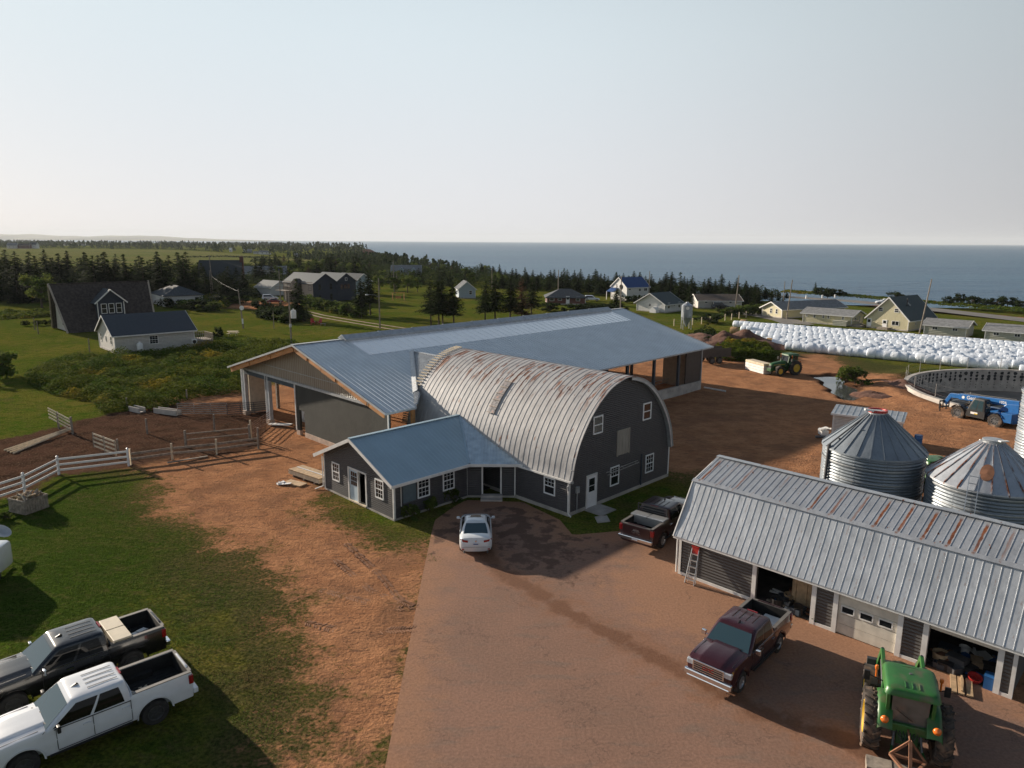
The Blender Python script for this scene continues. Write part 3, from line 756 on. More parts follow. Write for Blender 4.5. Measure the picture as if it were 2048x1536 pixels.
t.obox((22.9, 32.78, ez-.07), (29.05, 32.78, ez-.07), .1, .17); t.obox((29.0, 32.75, ez-.07), (31.4, 30.38, ez-.07), .1, .17)
for sg, e in ((-1, 32.8), (1, 41.7)): t.obox((22.92, e, ez-.08), (22.92, 37.25, AZR-.07), .06, .22, (0, sg*SL, 1))
t.build('fascia', 'white_trim', annex, off=OA)
t = MB(); t.obox((22.95, 37.25, AZR+.04), (31.9, 37.25, AZR+.04), .28, .035); t.obox((29.0, 32.9, ez+.035), (31.95, 37.2, AZR+.035), .12, .02)
t.build('ridge_cap', 'annex_steel', annex, off=OA)
t = MB(); t.box(AX0-.03, AX0+.09, AXB0-.03, AXB0+.09, .1, AZE-.2); t.box(AX0-.03, AX0+.09, AXB1-.09, AXB1+.03, .1, AZE-.2); diag(t, -.05, .05, .12, 2.36, -.03, 0); diag(t, LD-.06, LD+.02, .12, 2.36, -.03, 0)
t.tube((AX0-.08, AXB1+.1, 2.3), (AX0-.08, AXB1+.1, .2), .04); t.obox((AX0-.08, AXB1+.1, .2), (AX0-.6, AXB1+.3, .06), .08, .05)
t.build('corner_trim', 'white_trim', annex, off=OA)
window(annex, 'x', AX0, -1, 34.3, 35.2, 1.02, 2.25, OA, 'grid'); window(annex, 'x', AX0, -1, 39.25, 40.15, .92, 2.18, OA, 'grid')
window(annex, 'y', AXB0, -1, 25.15, 26.1, .95, 2.22, OA, 'grid'); window(annex, 'y', AXB0, -1, 27.15, 28.1, .92, 2.22, OA, 'grid')
d = MB()
for u0, u1, z0, z1 in ((36.12, 36.25, .1, 2.3), (38.1, 38.23, .1, 2.3), (36.25, 38.1, 2.2, 2.3), (37.05, 37.15, .1, 2.2)): d.box(AX0-.05, AX0+.1, u0, u1, z0, z1)
d.build('door_frame', 'white_trim', annex, off=OA)
d = MB(); d.box(AX0+.01, AX0+.06, 37.15, 38.1, .14, 2.2); mat('door_blue', (.50, .60, .68), .45, var=.03); dd = d.build('door', 'door_blue', annex, off=OA)
d = MB()
for i in range(3):
    for k in range(3): d.box(AX0-.004, AX0+.01, 37.27+i*.24, 37.46+i*.24, 1.15+k*.31, 1.42+k*.31)
d.build('door_light', 'glass', dd, off=OA)
d = MB(); d.box(AX0-.12, AX0+.18, 36.2, 38.15, .06, .14); d.build('door_sill', 'lumber_pale', annex, off=OA)
d = MB(); diag(d, .98, 1.08, .13, 2.3, -.05, .05); diag(d, 2.2, 2.3, .13, 2.3, -.05, .05); diag(d, 1.08, 2.2, 2.2, 2.3, -.05, .05); d.build('entry_frame', 'white_trim', annex, off=OA)
d = MB(); diag(d, .95, 2.35, -.02, .26, -.42, -.05); diag(d, .95, 2.35, -.02, .13, -.8, -.42); d.build('step', 'concrete', annex, off=OA)
d = MB(); diag(d, .55, .68, 2.1, 2.24, -.1, 0); d.build('wall_lamp', 'galv_trim', annex, off=OA)
d = MB(); d.box(24.05, 25.0, AXB0-.06, AXB0, .95, 2.2); mat('board_blue', (.10, .14, .165), .6, var=.08); d.build('wall_board', 'board_blue', annex, off=OA)
d = MB(); d.box(23.9, 23.93, AXB0-.05, AXB0, .8, 2.25); d.build('board_batten', 'white_trim', annex, off=OA)
# ------------------------------------------------------------------ long cattle barn under construction
LO = (28.9, 53.15, 0); RB, RZ8 = 53.15, 8.1; LS = .27; EB0, EB1 = 40.3, 66.0; LA0, LA1 = 27.8, 72.6
long_barn = thing('cattle_barn', 'long open sided cattle barn with new blue grey metal roof and bright ridge skylight', 'barn', AB(LO[0], LO[1]), RZ)
def rz_(a, b_): return RZ8+.005*(a-28)-LS*abs(b_-RB)
ln = sqrt(1+LS*LS); VU = Vector((0, 1, LS)); VD = Vector((0, -1, LS)); UA = Vector((1, 0, .005))
rf = MB(); CUT = 40.3
def seg_roof(m, a0, a1, bs, be, sp=.42, rh=.035):
    ribbed(m, (0, bs, rz_(0, bs)), UA, VU, a0, a1, sp, lambda u: (0, (be-bs)*ln), rh, .045)
seg_roof(rf, LA0, 30.6, EB0, RB); ribbed(rf, (0, EB0, rz_(0, EB0)), UA, VU, 30.6, 32.8, .42, lambda u: ((u-30.5)*(8.9/6.4)*ln, (RB-EB0)*ln), .035, .045)
ribbed(rf, (0, EB0, rz_(0, EB0)), UA, VU, 32.8, 36.9, .42, lambda u: ((u-30.5)*(8.9/6.4)*ln, (49.55-EB0)*ln), .035, .045); seg_roof(rf, 36.9, 42.6, 42.9, 49.55); seg_roof(rf, 42.6, 69.6, EB0, 49.55); seg_roof(rf, 69.6, LA1, EB0, RB)
ribbed(rf, (0, EB1, rz_(0, EB1)), UA, VD, LA0, LA1, .42, lambda u: (0, (EB1-RB)*ln), .035, .045)
rf.build('roof', 'barn_steel', long_barn, off=LO)
sk = MB(); ribbed(sk, (0, 49.55, rz_(0, 49.55)+.01), UA, VU, 32.8, 69.6, .84, lambda u: (0, (52.7-49.55)*ln), .03, .03); sk.build('skylight', 'poly_panel', long_barn, off=LO)
rv = MB()
for i in range(10):
    a0 = 32.5+i*3.72; a1 = a0+3.70
    rv.prism([(52.62, rz_(a0, 52.62)), (52.55, rz_(a0, 52.6)+.22), (53.15, rz_(a0, RB)+.40), (53.75, rz_(a0, 53.7)+.22), (53.68, rz_(a0, 53.68))], 'x', a0, a1)
    rv.prism([(52.5, rz_(a0, 52.55)+.22), (53.15, rz_(a0, RB)+.43), (53.8, rz_(a0, 53.7)+.22), (53.15, rz_(a0, RB)+.36)], 'x', a0-.08, a0+.1)
rv.build('ridge_vent', 'galv_trim', long_barn, off=LO)
rc = MB(); rc.obox((LA0, RB, rz_(LA0, RB)+.03), (32.6, RB, rz_(32.6, RB)+.03), .4, .04); rc.obox((69.6, RB, rz_(69.6, RB)+.03), (LA1, RB, rz_(LA1, RB)+.03), .4, .04)
for e, sg in ((EB0, -1), (EB1, 1)):
    for a in (LA0, LA1): rc.obox((a, e, rz_(a, e)-.02), (a, RB, rz_(a, RB)-.02), .06, .16, (0, sg*LS, 1))
rc.obox((LA0, EB0, rz_(LA0, EB0)-.05), (30.5, EB0, rz_(30.5, EB0)-.05), .06, .14); rc.obox((43, EB0, rz_(43, EB0)-.05), (LA1, EB0, rz_(LA1, EB0)-.05), .06, .14)
rc.build('roof_trim', 'galv_trim', long_barn, off=LO)
# cross roof joining the round barn
cr = MB(); CS = .36; czr = 7.04
def crz(a): return czr-CS*(36.9-a)
nrib = 22
Vc = Vector((1, 0, CS)); lc_ = sqrt(1+CS*CS)
def cross_v(u):   # u runs along b; the sheet lies between the valley and the round barn
    lo = 31.72 if u > 42.8 else 30.45+(u-40.3)*.5
    if u < 40.3: return (0, 0)
    av = 30.45+(u-40.3)*(36.9-30.45)/(49.2-40.3)      # valley line
    return None
P = []
ribs = MB()
for i in range(40):
    b0 = 40.45+i*.22
    if b0 > 49.0: break
    av = 30.5+(b0-40.3)*(36.9-30.5)/(49.2-40.3)
    # strip from the valley up to the ridge
    a_lo = av; a_hi = 36.9
    if b0 < 42.8: a_hi = min(31.98, 30.75+(b0-40.3)*.9)
    if a_hi <= a_lo+.05: continue
    for (x0, x1, h) in ((b0, b0+.14, .03), (b0+.14, b0+.22, .10)):
        cr.quad((a_lo, x0, crz(a_lo)+h), (a_hi, x0, crz(a_hi)+h), (a_hi, x1, crz(a_hi)+h), (a_lo, x1, crz(a_lo)+h))
    for x, s_ in ((b0+.14, 1), (b0+.22, -1)): cr.quad((a_lo, x, crz(a_lo)+.03), (a_hi, x, crz(a_hi)+.03), (a_hi, x, crz(a_hi)+.10), (a_lo, x, crz(a_lo)+.10))
cr.poly([(30.5, 40.3, crz(30.5)-.03), (36.9, 49.2, czr-.03), (36.9, 42.7, czr-.03), (31.98, 42.7, crz(31.98)-.03), (31.9, 41.6, crz(31.9)-.03)])
cr.poly([(36.9, 42.7, czr), (36.9, 49.2, czr), (43.3, 40.4, crz(30.5))]); cr.build('cross_roof', 'galv', long_barn, off=LO)
vt = MB(); vt.obox((36.75, 49.05, czr+.12), (31.9, 42.2, crz(31.9)+.12), .42, .04, (-.36, .36, 1)); vt.obox((36.65, 48.7, czr+.14), (32.0, 42.1, crz(32)+.14), .07, .10)
vt.obox((36.9, 43.0, czr+.06), (36.9, 49.2, czr+.06), .3, .05); vt.build('valley_flashing', 'galv_trim', long_barn, off=LO)
bt = MB()
for x, z in AR[5:]:
    bt.obox((AC-x, 42.6, SPR+z+.1), (AC-x, 43.35, SPR+z+.1), .1, .07)
bt.build('tail_batten', 'lumber_pale', long_barn, off=LO)
# front gable
gz = lambda b_: rz_(28.9, b_)-.12
GB = 4.62
pg = MB(); P = []
nb_ = 150
top = []; base = []
for i in range(nb_+1):
    b_ = 41.6+(65.2-41.6)*i/nb_; x = 28.9-(.035 if i % 2 else 0)
    base.append((x, b_, GB)); top.append((x, b_, max(GB+.02, gz(b_))))
pg.grid([base, top]); pg.build('gable_panel', 'poly_gable', long_barn, off=LO)
fr = MB()
for b_ in (49.2, 57.2): fr.box(28.94, 29.08, b_-.07, b_+.07, GB, gz(b_))
fr.obox((28.84, 43.5, 5.45), (28.84, 62.8, 5.45), .02, .05); fr.box(28.78, 28.95, 41.5, 65.3, GB-.2, GB)
fr.build('gable_frame', 'galv_trim', long_barn, off=LO)
bm_ = MB(); bm_.box(28.92, 29.2, 55.2, 65.3, GB-.62, GB-.2); bm_.build('header_beam', 'steel_dark', long_barn, off=LO)
for a in (27.95,):
    for sg in (1, -1):
        for k in range(6):
            b0 = RB+sg*(k*2.08+.1); b1 = RB+sg*((k+1)*2.08)
            r = MB(); r.obox((a+.04*(k % 2), b0, rz_(a, b0)-.3), (a+.04*(k % 2), b1, rz_(a, b1)-.3), .09, .46, (0, 0, 1)); r.build('rafter', 'lumber_orange', long_barn, off=LO)
pl = MB()
for k in range(9):
    for sg in (1, -1):
        b_ = RB+sg*(k*1.45+.2); pl.obox((27.85, b_, rz_(28, b_)-.16), (30.4, b_, rz_(30, b_)-.16), .07, .14)
pl.build('purlin', 'lumber_orange', long_barn, off=LO)
wl = MB(); wl.wall('x', 28.9, .2, 41.5, 55.15, .42, GB-.2, [(53.75, 54.6, 0, 2.25)]); wl.build('front_wall', 'membrane', long_barn, off=LO)
wl = MB(); wl.wall('x', 28.86, .3, 41.5, 55.18, -.3, .42, [(53.75, 54.6, -.2, .5)]); wl.build('footing', 'concrete_pink', long_barn, off=LO)
wl = MB(); wl.box(28.84, 28.98, 55.08, 55.22, .4, GB-.2); wl.box(28.84, 28.9, 41.42, 41.56, .4, GB-.2); wl.build('edge_trim', 'white_trim', long_barn, off=LO)
d = MB(); d.box(29.15, 29.2, 53.4, 53.78, .05, 2.2); d.build('door', 'white_trim', long_barn, off=LO)
for pb in (60.1, 65.0):
    p = MB(); p.box(28.92, 29.22, pb, pb+.42, -.2, GB-.2); p.box(28.88, 28.98, pb+.55, pb+.68, -.2, GB-.2); p.build('pillar', 'galv_trim', long_barn, off=LO)
    p = MB(); p.box(28.75, 29.3, pb-.1, pb+.5, -.2, .35); p.build('pillar_base', 'concrete_pink', long_barn, off=LO)
p = MB(); p.wall('y', 65.1, .2, 29.4, 31.6, .1, GB); p.wall('y', 65.1, .2, 44, 50, .1, GB); p.wall('y', 65.1, .2, 56.5, 59.5, 0, GB); p.wall('y', 65.1, .2, 64.5, 72, 0, GB); p.build('far_wall', 'beige_wall', long_barn, off=LO)
p = MB(); p.wall('x', 71.3, .2, 41.4, 46, 0, 4.8); p.wall('x', 71.3, .2, 60, 65.1, 0, 4.8); p.build('end_wall', 'beige_wall', long_barn, off=LO)
for a in (32.3, 37, 43.5, 48, 52.7, 57.4, 62.1, 66.8):
    for b_ in (41.15, 47.3, 59, 65.25):
        if b_ == 41.15 and 33 < a < 43: continue
        p = MB(); p.box(a-.13, a+.13, b_-.13, b_+.13, -.2, rz_(a, b_)-.1); p.build('post', 'steel_dark' if b_ < 50 else 'lumber_grey', long_barn, off=LO)
p = MB(); p.wall('y', 41.1, .14, 68.3, 71.5, 1.0, 4.55); p.build('side_wall', 'brown_steel', long_barn, off=LO)
p = MB(); p.box(71.42, 71.56, 41.0, 41.12, 0, 4.6); p.build('corner_trim', 'galv_trim', long_barn, off=LO)
p = MB(); p.wall('y', 40.95, .34, 43, 71.5, -.3, 1.0); p.build('foundation', 'concrete', long_barn, off=LO)
p = MB(); p.wall('y', 49.3, .2, 66, 70, 0, .8); p.build('feed_kerb', 'concrete', long_barn, off=LO)
p = MB(); p.wall('y', 59, .16, 50, 54, 1.2, 3.4); p.wall('y', 59, .2, 50, 55, 0, 1.2); p.obox((51, 58.3, 1.1), (52.3, 58.8, .9), 1.8, .08, (0, .5, 1)); p.build('stall_wall', 'beige_wall', long_barn, off=LO)
p = MB(); p.box(30.6, 30.85, 40.9, 41.15, 0, 4.7); p.build('timber_post', 'lumber_orange', long_barn, off=LO)
for k in range(4):
    p = MB(); p.tube((33+k*9.5, 44.0, 1.1), (41+k*9.5, 44.0, 1.1), .04); p.tube((33+k*9.5, 44.0, .7), (41+k*9.5, 44.0, .7), .04); p.build('stall_rail', 'steel_pipe', long_barn, off=LO)
# old whitewashed wall and gear under the new roof
ow = thing('old_block_wall', 'flaking whitewashed block wall standing under the new barn roof', 'wall', AB(31.6, 57), RZ); OW = (31.6, 57, 0)
b = MB(); b.wall('x', 31.4, .3, 54.0, 59.4, .25, 2.95, [(54.9, 55.7, .8, 2.1)]); b.build('masonry', 'whitewash', ow, off=OW)
b = MB(); b.wall('x', 31.36, .4, 53.9, 59.45, -.1, .25); b.build('plinth', 'concrete', ow, off=OW)
b = MB(); b.box(31.5, 31.55, 54.9, 55.7, .8, 2.1); b.build('window', 'lumber_grey', ow, off=OW)
b = MB(); b.obox((31.35, 57, 2.75), (31.35, 59.3, 2.75), .06, .28); b.build('sill_board', 'steel_pipe', ow, off=OW)
o = MB()
for i in range(60):
    a, bb = 31.5+random.random()*2.2, 54.2+random.random()*5; o.obox((a, bb, 2.95+random.random()*.5), (a+random.uniform(-.5, .5), bb+random.uniform(-.5, .5), 3.0+random.random()*.5), .3, .2)
tag(o.build('straw_heap', 'lumber', None), 'brown straw heap lying on the whitewashed wall', 'straw', kind=None); o = COL.objects['straw_heap']; o.rotation_euler = (0, 0, RZ); o['kind'] = 'stuff'
bpx = MB(); bpx.obox((29.6, 57.6, .25), (28.6, 59.6, .12), .6, .08); o = bpx.build('loose_panel', 'white_trim'); o.rotation_euler = (0, 0, RZ); tag(o, 'white sheet of cladding lying flat beside the barn pillar', 'panel')

# ------------------------------------------------------------------ gambrel workshop
SO = (29.7, 10.6, 0); SA, SB0, SB1 = 29.7, 3.5, 17.65
shop = thing('workshop', 'gambrel roofed grey workshop with three vehicle bays and rust streaked metal roof', 'workshop', AB(SO[0], SO[1]), RZ)
bays = [(10.98, 13.55, -.1, 1.86), (7.5, 9.85, -.1, 1.86), (4.08, 6.38, -.1, 1.86)]
b = MB(); b.wall('x', SA, .16, SB0, SB1, .12, 2.12, bays)
gp = [(SA, .12), (37.0, .12), (37.0, 2.0), (35.6, 4.5), (33.35, 5.2), (31.0, 4.5), (SA, 2.05)]
b.prism([(p[0], p[1]) for p in gp], 'y', SB1-.16, SB1+.002); b.prism(gp, 'y', SB0-.002, SB0+.16)
b.wall('x', 36.84, .16, SB0+.16, SB1-.16, .12, 2.1); b.build('wall', 'siding_shop', shop, off=SO)
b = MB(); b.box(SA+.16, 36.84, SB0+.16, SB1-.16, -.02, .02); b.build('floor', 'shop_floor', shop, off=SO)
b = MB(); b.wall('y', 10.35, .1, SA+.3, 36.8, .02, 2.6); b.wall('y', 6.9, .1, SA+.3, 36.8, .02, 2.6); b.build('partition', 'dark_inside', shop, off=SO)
rf = MB(); OV0, OV1 = SB0-.35, SB1+.22
def shop_slope(p0, p1, sag):
    V = Vector((p1[0]-p0[0], 0, p1[1]-p0[1])); l = V.length
    ribbed(rf, (p0[0], 0, p0[1]), (0, 1, 0), V, OV0, OV1, .307, lambda u: (0, l), .015, .020, rows=6 if sag else 2, under=.11, sag=sag)
shop_slope((29.33, 2.1), (30.95, 4.62), .05); shop_slope((30.93, 4.6), (33.35, 5.36), 0)
shop_slope((37.37, 2.1), (35.75, 4.62), .05); shop_slope((35.77, 4.6), (33.35, 5.36), 0)
rf.build('roof', 'shop_steel', shop, off=SO)
rc = MB(); rc.obox((33.35, OV0, 5.40), (33.35, OV1, 5.40), .34, .03); rc.obox((30.93, OV0, 4.645), (30.93, OV1, 4.645), .22, .03, (-.6, 0, 1)); rc.build('ridge_cap', 'shop_steel', shop, off=SO)
t = MB(); t.obox((29.4, OV0, 2.03), (29.4, OV1, 2.03), .07, .14); t.box(29.62, 29.69, SB0, SB1, 1.86, 2.0)
for e in (OV1-.02, OV0+.02):
    for p0, p1 in (((29.33, 2.06), (30.95, 4.58)), ((30.95, 4.58), (33.35, 5.3))): t.obox((p0[0], e, p0[1]), (p1[0], e, p1[1]), .05, .1, (-.6, 0, .8))
t.build('fascia', 'white_trim', shop, off=SO)
t = MB()
for lo, hi, z0, z1 in bays:
    for u in (lo-.2, hi): t.box(SA-.06, SA+.1, u, u+.2, .0, 1.86)
t.box(SA-.05, SA+.05, SB1-.1, SB1+.03, 0, 2.0); t.box(SA-.05, SA+.05, SB0-.03, SB0+.1, 0, 2.0)
prev = SB1-.1
for lo, hi, z0, z1 in bays: t.box(SA-.05, SA+.05, hi+.2, prev, 0, .14); prev = lo-.2
t.box(SA-.05, SA+.05, SB0+.1, prev, 0, .14); t.build('bay_trim', 'white_trim', shop, off=SO)
t = MB(); t.tube((SA-.12, SB1+.08, 1.95), (SA-.12, SB1+.08, .1), .045); t.tube((SA-.12, SB1+.08, 1.95), (29.42, SB1+.1, 2.0), .05); t.build('downspout', 'white_trim', shop, off=SO)
d = MB()
for k in range(4): d.box(SA+.03, SA+.08, 7.5, 9.85, .03+k*.455, .03+k*.455+.44)
gd = d.build('garage_door', 'cream_door', shop, off=SO)
for k in range(3):
    u = 7.68+k*.75; window(gd, 'x', SA+.03, -1, u, u+.55, 1.0, 1.34, SO, 'plain', fw=.045, proud=.03, frame='white_trim', name='door_window')
d = MB(); d.box(SA+.1, SA+.16, 4.08, 6.38, 1.62, 1.84); d.build('rolled_door', 'cream_door', shop, off=SO)
# ------------------------------------------------------------------ vehicles
def paint(name, col, **k): return mat(name, col, k.pop('rough', .22), k.pop('metal', .0), var=.03, coat=.8, spec=.5, **k)
mat('tinted_glass', (.006, .007, .008), .05, var=0, spec=.28); paint('paint_white', (.74, .76, .79)); paint('paint_black', (.006, .006, .007)); paint('paint_maroon', (.055, .012, .016), metal=.3)
paint('paint_maroon_dull', (.045, .016, .018), rough=.3, metal=.2); paint('paint_pearl', (.66, .69, .72))
mat('tail_red', (.28, .008, .01), .12, spec=.9, var=0); mat('lamp_clear', (.55, .57, .6), .1, .3, spec=.9, var=0)
mat('bed_liner', (.016, .015, .015), .9, var=.25, vscale=5); mat('bed_rail', (.16, .15, .14), .55, var=.1)
mat('toolbox_tan', (.60, .53, .40), .55, var=.06); mat('rim_dark', (.14, .14, .145), .3, .7, var=0); mat('rim_bright', (.5, .5, .52), .3, .9, var=.05)
mat('plate_white', (.62, .64, .7), .5, var=0); mat('seat_tan', (.22, .18, .14), .8, var=.1)
mat('green_paint', (.024, .125, .024), .42, var=.15, vscale=1.5, coat=.1, col2=(.10, .10, .05), c2scale=2.2, c2lo=.54, c2hi=.74)
mat('green_old', (.018, .085, .022), .5, var=.15, vscale=1.5); mat('yellow_paint', (.55, .36, .03), .5, var=.12)
mat('tyre_dusty', (.050, .040, .034), .95, var=.4, vscale=3, col2=(.16, .10, .065), c2scale=2.5, c2lo=.5, c2hi=.7)
mat('blue_paint', (.012, .11, .33), .35, var=.08, coat=.3); mat('glass_dusty', (.09, .095, .09), .16, spec=1., var=.2, vscale=2); mat('grey_metal', (.11, .11, .115), .5, .3, var=.15); mat('rust_metal', (.22, .10, .055), .85, var=.25)
def boolean(o, cutters):
    for c in cutters:
        m = o.modifiers.new('b', 'BOOLEAN'); m.operation = 'DIFFERENCE'; m.object = c; m.solver = 'EXACT'
    dg = bpy.context.evaluated_depsgraph_get(); dg.update()
    me = bpy.data.meshes.new_from_object(o.evaluated_get(dg)); o.modifiers.clear()
    old = o.data; o.data = me; me.name = old.name
    for c in cutters: bpy.data.objects.remove(c)
    return o
def smooth(o, ang=38):
    me = o.data; me.polygons.foreach_set('use_smooth', [True]*len(me.polygons)); me.set_sharp_from_angle(angle=R(ang)); me.update()
def ring_pt(s, ring0, ring1, side, f):
    """rounded rectangular footprint (x0,x1,half width,corner) that changes from ring0 to ring1"""
    x0, x1, hw, r, z = [a+(b-a)*s for a, b in zip(ring0, ring1)]
    if side == 'F': return Vector((x1, -(hw-r)+2*(hw-r)*f, z))
    if side == 'L': return Vector((x1-r-(x1-x0-2*r)*f, hw, z))
    if side == 'B': return Vector((x0, (hw-r)-2*(hw-r)*f, z))
    if side == 'R': return Vector((x0+r+(x1-x0-2*r)*f, -hw, z))
    k = {'FL': (x1-r, hw-r, 0), 'LB': (x0+r, hw-r, pi/2), 'BR': (x0+r, -hw+r, pi), 'RF': (x1-r, -hw+r, 1.5*pi)}[side]
    a = k[2]+f*pi/2; return Vector((k[0]+r*cos(a), k[1]+r*sin(a), z))
def cabin(mb, ring0, ring1, crown=.05, bulge=.02, close=True):
    order = [('F', 6), ('FL', 4), ('L', 8), ('LB', 4), ('B', 6), ('BR', 4), ('R', 8), ('RF', 4)]
    rows = []
    for q in range(7):
        s = q/6; row = []
        for sd_, n in order:
            for i in range(n): row.append(ring_pt(s, ring0, ring1, sd_, i/n))
        c = Vector(((ring0[0]+ring0[1])/2, 0, 0))
        row = [p+Vector(((p.x-c.x), p.y, 0)).normalized()*bulge*sin(pi*s) for p in row]; rows.append(row+[row[0]])
    top = rows[-1]; cx = (ring1[0]+ring1[1])/2; c = Vector((cx, 0, ring1[4]))
    for k, (sc, up) in enumerate(((.965, .025), (.88, .55*crown+.02), (.6, .85*crown+.02), (.0, crown+.02))):
        rows.append([c+(p-c)*sc+Vector((0, 0, up)) for p in top])
    mb.grid(rows); return mb
def glazing(side, ring0, ring1, f0, f1, s0, s1, bulge=.02, off=.007, f0t=None, f1t=None):
    f0t = f0 if f0t is None else f0t; f1t = f1 if f1t is None else f1t
    m = MB(); cx = (ring0[0]+ring0[1])/2; P = []
    for q in range(5):
        s = s0+(s1-s0)*q/4; row = []
        for i in range(6):
            a = f0+(f0t-f0)*q/4; b = f1+(f1t-f1)*q/4
            p = ring_pt(s, ring0, ring1, side, a+(b-a)*i/5); d = Vector((p.x-cx, p.y, 0)).normalized()
            nr = {'F': Vector((1, 0, .5)), 'B': Vector((-1, 0, .3)), 'L': Vector((0, 1, .25)), 'R': Vector((0, -1, .25))}[side].normalized()
            row.append(p+d*bulge*sin(pi*s)+nr*off)
        P.append(row)
    m.grid(P); return m
def make_wheel(parent, x, y, r, w, rim='rim_bright', tyre='rubber', lugs=0, hub=.58, spokes=6, name='wheel'):
    sg = 1 if y > 0 else -1
    t = MB(); h = w/2
    t.lathe([(r*hub, -h*.86), (r*.82, -h), (r*.95, -h*.9), (r, -h*.62), (r, h*.62), (r*.95, h*.9), (r*.82, h), (r*hub, h*.86), (r*hub, -h*.86)], 28, axis='y')
    for i in range(lugs):
        for s_ in (-1, 1):
            a = 2*pi*(i+(.5 if s_ > 0 else 0))/lugs; a2 = a+.8/lugs*2*pi*.9
            p0 = Vector((r*1.0*sin(a), s_*h*.05, r*1.0*cos(a))); p1 = Vector((r*.985*sin(a2), s_*h*.98, r*.985*cos(a2)))
            t.obox(p0, p1, r*.055, r*.11, (sin((a+a2)/2), 0, cos((a+a2)/2)))
    to = t.build(name, tyre, parent, smooth=40); to.location = (x, y, r)
    m = MB(); k = r*hub
    m.lathe([(k*1.02, sg*h*.88), (k*.95, sg*h*.9), (k*.86, sg*h*.60), (k*.3, sg*h*.66), (k*.22, sg*h*.8), (0, sg*h*.8)], 24, axis='y')
    for i in range(spokes):
        a = 2*pi*i/spokes; m.obox((k*.2*sin(a), sg*h*.72, k*.2*cos(a)), (k*.93*sin(a), sg*h*.8, k*.93*cos(a)), k*.2, h*.12, (0, 1, 0))
    m.build('rim', rim, to, smooth=40); return to
def body_loft(st, zb, sec):
    """stations (x, half width, top); sec gives the half section as (y factor, z) pairs"""
    rows = []
    for x, w_, zt in st:
        h = sec(w_, zt, zb(x) if callable(zb) else zb); rows.append([Vector((x, y, z)) for y, z in h]+[Vector((x, -y, z)) for y, z in h[-2:0:-1]])
    m = MB(); m.grid([r_+[r_[0]] for r_ in rows]); m.poly(rows[0]); m.poly(rows[-1]); return m
def lerp_st(keys, n):
    """smooth interpolation of station keys"""
    out = []; xs_ = [k[0] for k in keys]
    for i in range(n+1):
        x = xs_[0]+(xs_[-1]-xs_[0])*i/n; j = max(0, min(len(keys)-2, sum(1 for v in xs_ if v <= x)-1))
        t = (x-xs_[j])/(xs_[j+1]-xs_[j]); row = [x]
        for c in (1, 2):
            p0, p1, p2, p3 = (keys[max(j-1, 0)][c], keys[j][c], keys[j+1][c], keys[min(j+2, len(keys)-1)][c])
            v = .5*(2*p1+(p2-p0)*t+(2*p0-5*p1+4*p2-p3)*t*t+(3*p1-p0-3*p2+p3)*t**3); row.append(min(max(v, min(p1, p2)-.02), max(p1, p2)+.02))
        out.append(row)
    return out
